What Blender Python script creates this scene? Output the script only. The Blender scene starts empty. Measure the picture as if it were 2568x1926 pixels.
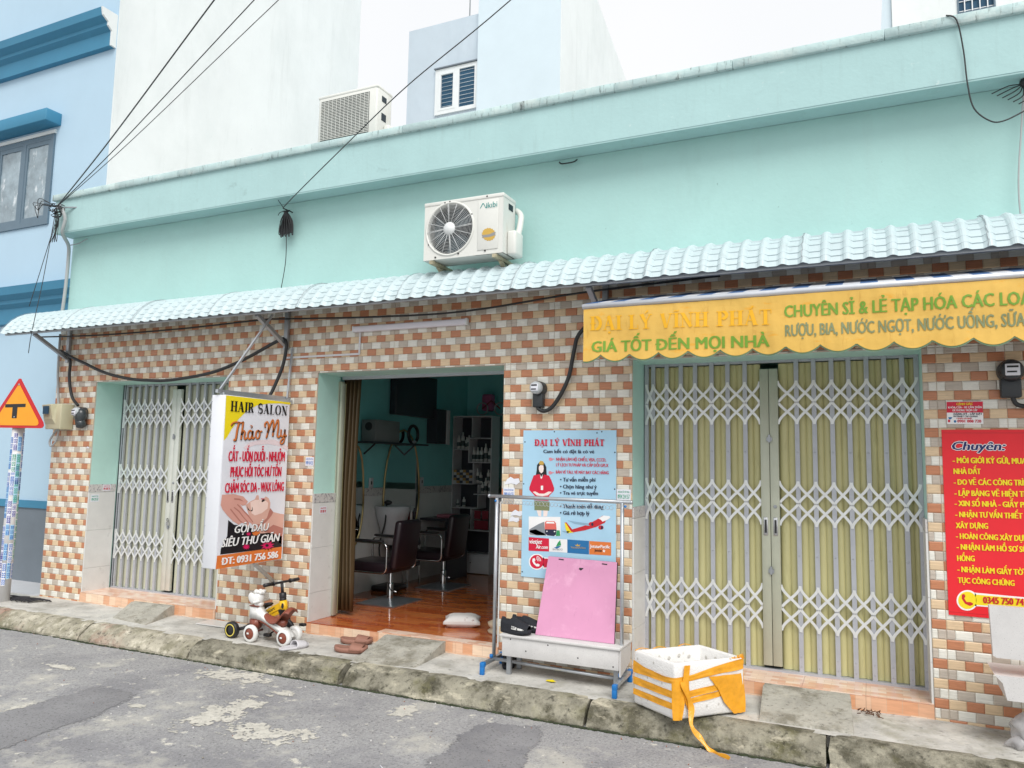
import bpy, bmesh, math, random
from mathutils import Vector, Matrix
random.seed(7)
sc = bpy.context.scene
COL = sc.collection
PI = math.pi

# ---------------------------------------------------------------- camera
cam_d = bpy.data.cameras.new('camera'); cam = bpy.data.objects.new('camera', cam_d); COL.objects.link(cam)
sc.camera = cam
cam_d.sensor_width = 36.0; cam_d.lens = 36.0 * 1923.53 / 2568; cam_d.clip_end = 500; cam_d.clip_start = 0.05
yaw, pit, rol = 0.4382, 0.1044, 0.0187
fwd = Vector((-math.sin(yaw) * math.cos(pit), math.cos(yaw) * math.cos(pit), math.sin(pit)))
rgt = Vector((math.cos(yaw), math.sin(yaw), 0)); upv = rgt.cross(fwd)
r2 = math.cos(rol) * rgt + math.sin(rol) * upv; u2 = -math.sin(rol) * rgt + math.cos(rol) * upv
m = Matrix((r2, u2, -fwd)).transposed().to_4x4(); m.translation = (0, -5.913, 1.61)
cam.matrix_world = m

# ---------------------------------------------------------------- world, sun, exposure (bright overcast)
w = bpy.data.worlds.new('World'); sc.world = w; w.use_nodes = True
nt = w.node_tree; nt.nodes.clear()
out = nt.nodes.new('ShaderNodeOutputWorld'); bg = nt.nodes.new('ShaderNodeBackground')
sky = nt.nodes.new('ShaderNodeTexSky'); sky.sky_type = 'NISHITA'; sky.sun_disc = False
sky.sun_elevation = math.radians(50.3); sky.sun_rotation = math.radians(142)
sky.air_density = 1.0; sky.dust_density = 3.0; sky.ozone_density = 1.0
hs = nt.nodes.new('ShaderNodeHueSaturation'); hs.inputs['Saturation'].default_value = 0.35
# even cloud cover mixed over the clear sky, with faint soft structure
tc = nt.nodes.new('ShaderNodeTexCoord'); cn = nt.nodes.new('ShaderNodeTexNoise'); cn.inputs['Scale'].default_value = 2.2; cn.inputs['Detail'].default_value = 5
cr = nt.nodes.new('ShaderNodeValToRGB'); cr.color_ramp.elements[0].position = .3; cr.color_ramp.elements[1].position = .72
cr.color_ramp.elements[0].color = (.93, .95, .97, 1); cr.color_ramp.elements[1].color = (1, 1, 1, 1)
vm = nt.nodes.new('ShaderNodeVectorMath'); vm.operation = 'SCALE'; vm.inputs['Scale'].default_value = 4.5
mxs = nt.nodes.new('ShaderNodeMix'); mxs.data_type = 'RGBA'; mxs.inputs[0].default_value = .85
nt.links.new(tc.outputs['Generated'], cn.inputs['Vector']); nt.links.new(cn.outputs['Fac'], cr.inputs[0]); nt.links.new(cr.outputs[0], vm.inputs[0])
nt.links.new(sky.outputs[0], hs.inputs['Color']); nt.links.new(hs.outputs[0], mxs.inputs[6]); nt.links.new(vm.outputs[0], mxs.inputs[7])
nt.links.new(mxs.outputs[2], bg.inputs['Color'])
nt.links.new(bg.outputs[0], out.inputs['Surface']); bg.inputs['Strength'].default_value = 0.15
sd = bpy.data.lights.new('sun', 'SUN'); sun = bpy.data.objects.new('sun', sd); COL.objects.link(sun)
sd.energy = 1.5; sd.angle = math.radians(35); sd.color = (1, .97, .93)
sv = Vector((0.62, -0.80, 1.22)).normalized()      # direction towards the sun
sun.rotation_euler = sv.to_track_quat('Z', 'Y').to_euler()
vs = sc.view_settings
sc.display_settings.display_device = 'sRGB'
vs.view_transform = 'Standard'; vs.look = 'None'; vs.gamma = 1; vs.use_curve_mapping = False
vs.exposure = 0.66
sc.cycles.max_bounces = 8; sc.cycles.diffuse_bounces = 5

# ---------------------------------------------------------------- materials
def hexc(c):
    if isinstance(c, str):
        v = [int(c[i:i+2], 16) / 255 for i in (0, 2, 4)]
        return tuple((x / 12.92 if x <= .04045 else ((x + .055) / 1.055) ** 2.4) for x in v)
    return c
def M(name, col, rough=.6, metal=0., var=.08, scale=6., bump=0., bscale=60., dirt=None, stretch=None, alpha=None, emit=None, spec=None):
    mt = bpy.data.materials.new(name); mt.use_nodes = True; n = mt.node_tree; N = n.nodes; L = n.links
    b = N['Principled BSDF']; b.inputs['Roughness'].default_value = rough; b.inputs['Metallic'].default_value = metal
    if spec is not None: b.inputs['Specular IOR Level'].default_value = spec
    c = hexc(col)
    geo = N.new('ShaderNodeNewGeometry'); src = geo.outputs['Position']
    if stretch:
        mp = N.new('ShaderNodeMapping'); mp.inputs['Scale'].default_value = stretch; L.new(src, mp.inputs[0]); src = mp.outputs[0]
    last = None
    if var > 0:
        nz = N.new('ShaderNodeTexNoise'); nz.inputs['Scale'].default_value = scale; nz.inputs['Detail'].default_value = 6; nz.inputs['Roughness'].default_value = .62
        L.new(src, nz.inputs['Vector'])
        rp = N.new('ShaderNodeValToRGB'); rp.color_ramp.elements[0].position = .3; rp.color_ramp.elements[1].position = .7
        rp.color_ramp.elements[0].color = tuple(x * (1 - var) for x in c) + (1,); rp.color_ramp.elements[1].color = tuple(min(1, x * (1 + var)) for x in c) + (1,)
        L.new(nz.outputs['Fac'], rp.inputs[0]); last = rp.outputs[0]
    if dirt:
        for (dc, amt, ds, lo, hi, dst) in dirt:
            nz2 = N.new('ShaderNodeTexNoise'); nz2.inputs['Scale'].default_value = ds; nz2.inputs['Detail'].default_value = 8; nz2.inputs['Roughness'].default_value = .68
            if dst:
                mp2 = N.new('ShaderNodeMapping'); mp2.inputs['Scale'].default_value = dst; mp2.inputs['Location'].default_value = (ds, dc if isinstance(dc, float) else 1.7, 3.1)
                L.new(geo.outputs['Position'], mp2.inputs[0]); L.new(mp2.outputs[0], nz2.inputs['Vector'])
            else: L.new(geo.outputs['Position'], nz2.inputs['Vector'])
            mr = N.new('ShaderNodeMapRange'); mr.inputs['From Min'].default_value = lo; mr.inputs['From Max'].default_value = hi; mr.inputs['To Max'].default_value = amt
            L.new(nz2.outputs['Fac'], mr.inputs['Value'])
            mx = N.new('ShaderNodeMix'); mx.data_type = 'RGBA'; L.new(mr.outputs[0], mx.inputs[0])
            if last: L.new(last, mx.inputs[6])
            else: mx.inputs[6].default_value = tuple(c) + (1,)
            mx.inputs[7].default_value = tuple(hexc(dc)) + (1,); last = mx.outputs[2]
    if last: L.new(last, b.inputs['Base Color'])
    else: b.inputs['Base Color'].default_value = tuple(c) + (1,)
    if bump > 0:
        nb = N.new('ShaderNodeTexNoise'); nb.inputs['Scale'].default_value = bscale; nb.inputs['Detail'].default_value = 5; L.new(src, nb.inputs['Vector'])
        bp = N.new('ShaderNodeBump'); bp.inputs['Strength'].default_value = bump; bp.inputs['Distance'].default_value = .01
        L.new(nb.outputs['Fac'], bp.inputs['Height']); L.new(bp.outputs[0], b.inputs['Normal'])
    if alpha is not None: b.inputs['Alpha'].default_value = alpha
    return mt

mMint = M('mint_paint', (.40, .635, .605), .75, var=.05, scale=1.2, bump=.18, bscale=28, dirt=[('a8c4c0', .22, 4., .54, .74, (2.5, 1, .22)), ('8fb0ab', .25, 1.3, .58, .76, (1.6, 1, .5)), ('55706c', .55, 22., .68, .74, (1, 1, .7))])
mMintP = M('parapet_paint', (.395, .595, .595), .75, var=.05, scale=2.5, bump=.15, bscale=35, dirt=[('8da6a4', .22, 7., .54, .72, (3, 2, .3)), ('e4ebe8', .5, 14., .64, .72, None), ('6b827f', .3, 3., .64, .74, (1, 1, 1.4))])
mCope = M('weathered_coping', (.44, .58, .58), .85, var=.10, scale=6, bump=.4, bscale=50, dirt=[('cfdcd8', .6, 5., .50, .66, None), ('4a5452', .75, 10., .56, .68, (3, 3, .6)), ('2a302f', .8, 2.2, .62, .70, (3, 3, 1))])
mWhite = M('white_render', (.76, .80, .80), .8, var=.03, scale=1.5, bump=.25, bscale=12, dirt=[('b4bfbe', .25, .9, .48, .72, (1, 1, .4)), ('a4aaa8', .15, 2.2, .56, .72, (2, 2, .2)), ('8f9694', .3, 6., .68, .76, None)])
mGreyW = M('pale_blue_render', (.52, .60, .67), .8, var=.04, scale=1.3, bump=.1, dirt=[('8fa0ae', .35, 1.1, .5, .8, (1, 1, .4))])
mGreyW2 = M('pale_grey_blue_render', (.60, .70, .76), .8, var=.03, scale=1.3, bump=.1)
mBlue = M('sky_blue_render', (.43, .59, .71), .8, var=.03, scale=1.1, bump=.08, dirt=[('a9c3d6', .4, 1.3, .5, .8, (1, 1, .4))])
mBlueD = M('deep_blue_trim', (.045, .22, .36), .6, var=.06, scale=2)
mBaseG = M('grey_base_render', (.16, .19, .22), .75, var=.06, scale=3, bump=.1)
mGrout = M('cream_grout', (.60, .53, .44), .8, var=.12, scale=20)
GR = (40, 1, 400)
bcol = {'red': (.52, .225, .12), 'cream': (.71, .54, .35), 'white': (.78, .77, .70), 'grey': (.53, .47, .40)}
mBr = {k: M('glazed_' + k + '_brick', v, .26, var=.17, scale=1., stretch=(7, 7, 160), bump=.05, bscale=1.5,
            dirt=[(tuple(x * .72 for x in v), .5, 9., .50, .72, None)], spec=.35) for k, v in bcol.items()}
mJamb = M('mint_jamb', (.50, .76, .69), .7, var=.05, scale=4)
mTileW = M('white_wall_tile', (.70, .70, .68), .3, var=.04, scale=8, dirt=[('8d8a82', .4, 12., .6, .75, None)])
mBord = M('patterned_border', (.60, .58, .56), .4, var=.0, dirt=[('77707a', .8, 40., .52, .60, None)])
mConc = M('pavement_concrete', (.53, .52, .485), .9, var=.22, scale=3.5, bump=.7, bscale=45, dirt=[('85827a', .6, 2.2, .48, .66, None), ('d5d2c8', .6, 3.1, .52, .66, None), ('3a3930', .6, 16., .57, .70, None), ('8e8a50', .3, 1.1, .55, .7, None)])
mRamp = M('ramp_concrete', (.40, .385, .335), .9, var=.2, scale=6, bump=.8, bscale=55, dirt=[('6b6655', .7, 5., .46, .62, None), ('c2bcab', .5, 8., .56, .68, None), ('3a382e', .6, 30., .56, .68, None)])
mKerb = M('kerb_concrete', (.26, .245, .19), .95, var=.3, scale=9, bump=1., bscale=60, dirt=[('3d3a2a', .8, 5., .46, .60, None), ('7c7a3c', .4, 2.4, .52, .70, None), ('c4bda8', .85, 2.7, .56, .66, (1, 2.2, 2.2)), ('26251c', .7, 26., .55, .66, None), ('b5ae9c', .5, 60., .60, .70, None)])
mKerbL = M('pale_kerb_concrete', (.42, .39, .31), .95, var=.3, scale=9, bump=.9, bscale=60, dirt=[('6b6850', .7, 4., .46, .62, None), ('b06a5e', .35, 1.3, .56, .66, None), ('34322a', .75, 24., .54, .66, None), ('d8d2c2', .6, 9., .56, .68, None)])
mMoss = M('mossy_joint', (.035, .045, .022), 1., var=.5, scale=30, bump=1)
mAsph = M('old_asphalt', (.335, .332, .332), .85, var=.12, scale=1.3, bump=.8, bscale=190, dirt=[('c6c6c8', .45, 75., .50, .62, None), ('4a4a4e', .5, 55., .52, .64, None), ('74747b', .45, .9, .50, .60, None), ('c8c5ba', .6, 1.6, .56, .66, None), ('dedacd', .8, 8., .60, .66, None), ('2a2a2c', .7, 40., .60, .68, None)])
mPave2 = M('pale_forecourt_tile', (.55, .55, .57), .6, var=.05, scale=4)
mSteel = M('grey_steel', (.36, .38, .40), .4, .6, var=.08, scale=12)
mGalv = M('galvanised_tube', (.50, .53, .56), .35, .7, var=.08, scale=20)
mPick = M('gate_picket_paint', (.45, .47, .51), .5, .2, var=.06, scale=10)
mLatt = M('gate_lattice_paint', (.76, .78, .78), .4, .3, var=.05, scale=10)
mSlat = M('gate_slat_paint', (.56, .53, .27), .45, .0, var=.07, scale=5, stretch=(1, 1, .3), dirt=[('6b6a3a', .4, 4., .55, .75, (3, 3, .5))])
mSlatL = M('pale_gate_slat_paint', (.52, .53, .41), .5, .0, var=.07, scale=5, stretch=(1, 1, .3))
mStile = M('gate_stile_paint', (.48, .50, .40), .45, .1, var=.06, scale=6)
mStileL = M('pale_gate_stile_paint', (.66, .68, .62), .45, .1, var=.06, scale=6)
mBlack = M('black_plastic', (.018, .018, .02), .45, var=.2, scale=20)
mBlackC = M('black_cable', (.02, .022, .024), .5, var=.1)
mGreyC = M('grey_conduit', (.40, .42, .42), .5, var=.08)
mRoofS = M('white_painted_sheet', (.50, .60, .625), .45, var=.05, scale=4, dirt=[('9aa5a4', .4, 7., .54, .72, (1, 1, 1)), ('6f7572', .35, 22., .62, .74, None)])
mAC = M('ac_casing', (.70, .71, .67), .4, var=.03, scale=5, dirt=[('b8a98a', .35, 6., .60, .8, (1, 1, .5))])
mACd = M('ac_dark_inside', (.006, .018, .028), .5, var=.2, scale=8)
mWire = M('grille_wire', (.72, .75, .75), .35, var=.03)
mTerra = M('wood_look_floor', (.30, .10, .04), .12, var=.15, scale=4)
mSalonW = M('salon_teal_wall', (.20, .56, .56), .6, var=.05, scale=3)
mChrome = M('chrome', (.6, .6, .6), .18, 1., var=0)
mLeather = M('dark_leather', (.018, .010, .014), .35, var=.15, scale=15)
mCurt = M('golden_brown_curtain', (.085, .056, .026), .42, var=.15, scale=5, stretch=(1, 1, .2))
mMirror = M('mirror_glass', (.55, .62, .62), .03, 1., var=0)
mShelfW = M('white_shelf_board', (.55, .56, .58), .5, var=.05)
mDark = M('dark_panel', (.03, .035, .045), .4, var=.1)
mFoam = M('white_foam', (.78, .77, .75), .75, var=.03, scale=9, bump=.5, bscale=90, dirt=[('a8a294', .5, 14., .62, .74, None), ('8c867a', .5, 5., .66, .78, None)])
mTape = M('orange_tape', (.80, .36, .022), .22, var=.14, scale=14, bump=.5, bscale=25)
mPink = M('pink_board', (.60, .27, .43), .42, var=.05, scale=3, dirt=[('e9b9d2', .45, 4., .54, .7, None), ('a8698c', .5, 16., .62, .72, (3, 1, .4))])
mGran = M('speckled_white_stone', (.62, .61, .60), .5, var=.08, scale=6, dirt=[('6f6d6b', .6, 160., .58, .66, None)])
mCapB = M('blue_plastic', (.01, .17, .50), .4, var=.06)
mBrown = M('brown_rubber', (.30, .145, .105), .7, var=.08, scale=8)
mGreyR = M('pale_grey_rubber', (.56, .55, .57), .6, var=.05)
mShoeB = M('black_knit', (.012, .014, .02), .8, var=.2, scale=40, bump=.5, bscale=200)
mToyW = M('toy_white_plastic', (.76, .76, .74), .35, var=.03)
mToyB = M('toy_brown_plastic', (.23, .06, .035), .4, var=.08)
mYel = M('yellow_paint', (.85, .50, .02), .3, var=.04)
mGlass = M('window_glass', (.035, .09, .15), .3, var=.2, scale=2, spec=.15)
mFilm = M('plastic_film_glass', (.27, .34, .38), .25, var=.3, scale=3.5, bump=1., bscale=9, dirt=[('e5ecef', .7, 9., .56, .66, (1, 1, .45))])
mFrameG = M('grey_window_frame', (.11, .17, .22), .45, var=.05)
mFrameW = M('white_window_frame', (.74, .77, .78), .4, var=.03)
mAwnY = M('yellow_awning_fabric', (.70, .44, .095), .75, var=.08, scale=3, bump=.5, bscale=9, dirt=[('d9ac50', .6, 2.2, .48, .66, (1, 1, 2)), ('e29a00', .6, 5., .58, .68, (1, 1, 3)), ('b98a3a', .5, 9., .58, .7, (3, 1, .6))])
mTrim = M('awning_trim', (.16, .27, .16), .7, var=.1)
mFlat = {}
PC = dict(black='14161a', orange='d67a3c', red='d3123a', white='f2f2f2', navy='1c2340', grey='8a9096', gold='c9a44b', faded='e9ae10', green='6f9a2c', olive='7d8660', navyw='182060', yellow='f2dc1e', dred='c8202a', teal='0b8a86',
          palepink='e9d8dd', skin='dcae9f', skin2='d9a194', skin3='b8786c', skin4='f2d6cc', hair='17131a', lips='cf6a72', magenta='d8145f', orange2='e07a36', salmon='e06c62', leaf='2f9a5c', steel='8fb2c8', blue='1f6fa8', skinp='f2e2dc', palered='d98a98', badge='8d8f90',
          sheetw='e4e6ee', poster='abd3ea', redp='e6202c', signr='c4161f', signy='f2a012', stickb='2e6fc0', stickg='22a07a', sticku='3a3a9a', cream='e8e2c8')
def F(c):
    if c not in mFlat: mFlat[c] = M('print_' + c, PC[c], .5, var=.04, scale=5)
    return mFlat[c]

# ---------------------------------------------------------------- mesh helpers
ORG = {}
class MB:
    def __init__(s): s.v = []; s.f = []; s.m = []; s.sm = []
    def add(s, vs, fs, mi=0, smooth=False):
        o = len(s.v); s.v += [tuple(v) for v in vs]; s.f += [tuple(i + o for i in f) for f in fs]; s.m += [mi] * len(fs); s.sm += [smooth] * len(fs)
        return s
    def box(s, x0, x1, y0, y1, z0, z1, mi=0):
        return s.add([(x0, y0, z0), (x1, y0, z0), (x1, y1, z0), (x0, y1, z0), (x0, y0, z1), (x1, y0, z1), (x1, y1, z1), (x0, y1, z1)],
                     [(0, 3, 2, 1), (4, 5, 6, 7), (0, 1, 5, 4), (1, 2, 6, 5), (2, 3, 7, 6), (3, 0, 4, 7)], mi)
    def bevbox(s, x0, x1, y0, y1, z0, z1, r=.01, mi=0, seg=2):
        bm = bmesh.new(); bmesh.ops.create_cube(bm, size=1)
        for v in bm.verts: v.co = ((x0 + x1) / 2 + v.co.x * (x1 - x0), (y0 + y1) / 2 + v.co.y * (y1 - y0), (z0 + z1) / 2 + v.co.z * (z1 - z0))
        bmesh.ops.bevel(bm, geom=bm.edges[:], offset=r, segments=seg, affect='EDGES', profile=.5)
        return s.bm(bm, mi, True)
    def bm(s, bm, mi=0, smooth=False):
        bm.verts.index_update(); s.add([v.co.copy() for v in bm.verts], [[v.index for v in f.verts] for f in bm.faces], mi, smooth); bm.free(); return s
    def tube(s, pts, r, n=8, mi=0, cap=True, flat=None):
        pts = [Vector(p) for p in pts]; rs = r if isinstance(r, (list, tuple)) else [r] * len(pts)
        base = len(s.v); prev = None; rings = []
        for i, p in enumerate(pts):
            d = (pts[min(i + 1, len(pts) - 1)] - pts[max(i - 1, 0)]).normalized()
            if prev is None:
                a = Vector((0, 0, 1)) if abs(d.z) < .9 else Vector((1, 0, 0)); u = d.cross(a).normalized()
            else: u = (prev - d * prev.dot(d)).normalized()
            prev = u; v = d.cross(u)
            fl = flat or 1
            rings.append([p + (u * math.cos(2 * PI * k / n) + v * fl * math.sin(2 * PI * k / n)) * rs[i] for k in range(n)])
        vs = [q for rg in rings for q in rg]; fs = []
        for i in range(len(pts) - 1):
            for k in range(n): fs.append((i * n + k, i * n + (k + 1) % n, (i + 1) * n + (k + 1) % n, (i + 1) * n + k))
        if cap: fs.append(tuple(range(n))[::-1]); fs.append(tuple((len(pts) - 1) * n + k for k in range(n)))
        return s.add(vs, fs, mi, True)
    def sqtube(s, a, b, wx, mi=0):      # square bar between two points
        return s.tube([a, b], wx * .7071, 4, mi) if False else s._bar(a, b, wx, wx, mi)
    def _bar(s, a, b, w, h, mi=0, up=None):
        a = Vector(a); b = Vector(b); d = (b - a).normalized(); up = Vector(up) if up else (Vector((0, 0, 1)) if abs(d.z) < .95 else Vector((0, 1, 0)))
        u = d.cross(up).normalized() * (w / 2); v = u.cross(d).normalized() * (h / 2)
        P = [a - u - v, a + u - v, a + u + v, a - u + v, b - u - v, b + u - v, b + u + v, b - u + v]
        return s.add(P, [(0, 1, 2, 3), (7, 6, 5, 4), (0, 4, 5, 1), (1, 5, 6, 2), (2, 6, 7, 3), (3, 7, 4, 0)], mi)
    def lathe(s, c, axis, prof, n=24, mi=0, smooth=True):    # prof: (radius, along)
        c = Vector(c); ax = Vector(axis).normalized(); a = Vector((0, 0, 1)) if abs(ax.z) < .9 else Vector((1, 0, 0)); u = ax.cross(a).normalized(); v = ax.cross(u)
        vs = []; fs = []
        for r, h in prof:
            for k in range(n): vs.append(c + ax * h + (u * math.cos(2 * PI * k / n) + v * math.sin(2 * PI * k / n)) * max(r, 1e-4))
        for i in range(len(prof) - 1):
            for k in range(n): fs.append((i * n + k, i * n + (k + 1) % n, (i + 1) * n + (k + 1) % n, (i + 1) * n + k))
        return s.add(vs, fs, mi, smooth)
    def prism(s, pts, y0, y1, mi=0, plane='xz'):    # 2D outline extruded
        n = len(pts)
        f = {'xz': lambda p, t: (p[0], t, p[1]), 'yz': lambda p, t: (t, p[0], p[1]), 'xy': lambda p, t: (p[0], p[1], t)}[plane]
        vs = [f(p, y0) for p in pts] + [f(p, y1) for p in pts]
        fs = [tuple(range(n)), tuple(range(n, 2 * n))[::-1]] + [(i, i + n, (i + 1) % n + n, (i + 1) % n) for i in range(n)]
        return s.add(vs, fs, mi)
    def ell(s, c, r, mi=0, rot=0, seg=16):
        bm = bmesh.new(); bmesh.ops.create_uvsphere(bm, u_segments=seg, v_segments=seg // 2 + 2, radius=1)
        R = Matrix.Rotation(rot, 3, 'Y')
        for v in bm.verts: v.co = Vector(c) + R @ Vector((v.co.x * r[0], v.co.y * r[1], v.co.z * r[2]))
        return s.bm(bm, mi, True)
    def fix(s):
        bm = bmesh.new(); vv = [bm.verts.new(v) for v in s.v]
        for f, mi, sm in zip(s.f, s.m, s.sm):
            try: q = bm.faces.new([vv[i] for i in f]); q.material_index = mi; q.smooth = sm
            except ValueError: pass
        bmesh.ops.recalc_face_normals(bm, faces=bm.faces[:]); return bm
    def mesh(s, name, mats, org=(0, 0, 0), recalc=True):
        me = bpy.data.meshes.new(name); ox, oy, oz = org
        if recalc:
            bm = s.fix()
            for v in bm.verts: v.co = (v.co.x - ox, v.co.y - oy, v.co.z - oz)
            bm.to_mesh(me); bm.free()
        else:
            me.from_pydata([(x - ox, y - oy, z - oz) for x, y, z in s.v], [], s.f)
            me.polygons.foreach_set('material_index', s.m); me.polygons.foreach_set('use_smooth', s.sm)
        for q in (mats if isinstance(mats, (list, tuple)) else [mats]): me.materials.append(q)
        return me
def link(o, parent=None):
    COL.objects.link(o)
    if parent: o.parent = parent
    return o
def T(name, label, cat, loc=(0, 0, 0), group=None):
    o = bpy.data.objects.new(name, None); COL.objects.link(o); o.location = loc; ORG[o.name] = Vector(loc); o.empty_display_size = .05
    o['label'] = label; o['category'] = cat
    if group: o['group'] = group
    return o
def P(name, mb, mats, parent=None, label=None, kind=None, recalc=True):
    org = ORG[parent.name] if parent else Vector((0, 0, 0))
    o = bpy.data.objects.new(name, mb.mesh(name, mats, org, recalc) if isinstance(mb, MB) else mb); link(o, parent)
    if parent: ORG[o.name] = org
    else: ORG[o.name] = Vector((0, 0, 0))
    if label: o['label'] = label
    if kind: o['kind'] = kind
    return o
def single(name, mb, mats, label, cat, group=None, recalc=True):     # a thing that is one mesh, origin at its base
    xs = [v[0] for v in mb.v]; ys = [v[1] for v in mb.v]; zs = [v[2] for v in mb.v]
    org = Vector(((min(xs) + max(xs)) / 2, (min(ys) + max(ys)) / 2, min(zs)))
    o = bpy.data.objects.new(name, mb.mesh(name, mats, org, recalc)); link(o); o.location = org; ORG[o.name] = org
    o['label'] = label; o['category'] = cat
    if group: o['group'] = group
    return o
def struct(name, mb, mats, recalc=True): return P(name, mb, mats, None, None, 'structure', recalc)
def spl(pts, n=6):      # Catmull-Rom through points
    pts = [Vector(p) for p in pts]; out = []
    for i in range(len(pts) - 1):
        p0 = pts[max(i - 1, 0)]; p1 = pts[i]; p2 = pts[i + 1]; p3 = pts[min(i + 2, len(pts) - 1)]
        for k in range(n):
            t = k / n; out.append(.5 * ((2 * p1) + (p2 - p0) * t + (2 * p0 - 5 * p1 + 4 * p2 - p3) * t * t + (3 * p1 - p0 - 3 * p2 + p3) * t ** 3))
    out.append(pts[-1]); return out

# ---------------------------------------------------------------- lettering
def glyph_text(body, bold=.0, shear=0.):
    c = bpy.data.curves.new('t', 'FONT'); c.body = body; c.offset = bold; c.shear = shear; c.resolution_u = 2
    o = bpy.data.objects.new('t', c); COL.objects.link(o)
    dg = bpy.context.evaluated_depsgraph_get(); dg.update(); me = bpy.data.meshes.new_from_object(o.evaluated_get(dg))
    vs = [(v.co.x, v.co.y) for v in me.vertices]; fs = [tuple(p.vertices) for p in me.polygons]
    COL.objects.unlink(o); bpy.data.objects.remove(o); bpy.data.curves.remove(c); bpy.data.meshes.remove(me)
    return vs, fs
HORN = dict(zip('ƠỚỜỞỠỢƯỨỪỬỮỰơớờởỡợưứừửữự', 'OÓÒỎÕỌUÚÙỦŨỤoóòỏõọuúùủũụ')); HORN['Đ'] = 'D'; HORN['đ'] = 'd'
def vn_text(body, shear=0.):
    """text with the barred D and the horned vowels assembled from plain glyphs plus a bar or a horn"""
    plain = ''.join(HORN.get(c, c) for c in body); vs, fs = glyph_text(plain, 0, shear)
    for i, c in enumerate(body):
        if c not in HORN: continue
        full_, _ = glyph_text(plain[:i + 1], 0, 0); one, _ = glyph_text(plain[i], 0, 0); xr = max(v[0] for v in full_); wd = max(v[0] for v in one) - min(v[0] for v in one)
        if c == 'Đ': q = [(xr - wd - .07, .33), (xr - wd + .22, .33), (xr - wd + .22, .39), (xr - wd - .07, .39)]
        elif c == 'đ': q = [(xr - .24, .58), (xr + .07, .58), (xr + .07, .63), (xr - .24, .63)]
        else:
            y = .62 if c.isupper() else .42; q = [(xr - .05, y), (xr + .03, y - .02), (xr + .11, y + .06), (xr + .10, y + .17), (xr + .03, y + .17), (xr + .03, y + .07)]
        o = len(vs); vs = vs + [(a + shear * b, b) for a, b in q]; fs = fs + [tuple(range(o, o + len(q)))]
    return vs, fs
CAPH = None
def stroke(pts, wds, caps=False):     # 2D ribbon along polyline with per-point widths
    vs = []; fs = []; n = len(pts)
    for i, p in enumerate(pts):
        a = pts[max(i - 1, 0)]; b = pts[min(i + 1, n - 1)]; dx, dy = b[0] - a[0], b[1] - a[1]; l = math.hypot(dx, dy) or 1
        w_ = wds[i] if isinstance(wds, (list, tuple)) else wds
        vs += [(p[0] - dy / l * w_ / 2, p[1] + dx / l * w_ / 2), (p[0] + dy / l * w_ / 2, p[1] - dx / l * w_ / 2)]
    for i in range(n - 1): fs.append((2 * i, 2 * i + 1, 2 * i + 3, 2 * i + 2))
    return vs, fs
def arc(cx, cy, rx, ry, a0, a1, n=10): return [(cx + rx * math.cos(math.radians(a0 + (a1 - a0) * i / n)), cy + ry * math.sin(math.radians(a0 + (a1 - a0) * i / n))) for i in range(n + 1)]
ST, TH = .21, .055     # stem and hairline widths
def bar(x0, y0, x1, y1): return ([(x0, y0), (x1, y0), (x1, y1), (x0, y1)], [(0, 1, 2, 3)])
def stem(x, w_=ST, s=.09): return [bar(x - w_ / 2, 0, x + w_ / 2, 1), bar(x - w_ / 2 - s, 0, x + w_ / 2 + s, TH), bar(x - w_ / 2 - s, 1 - TH, x + w_ / 2 + s, 1)]
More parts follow.
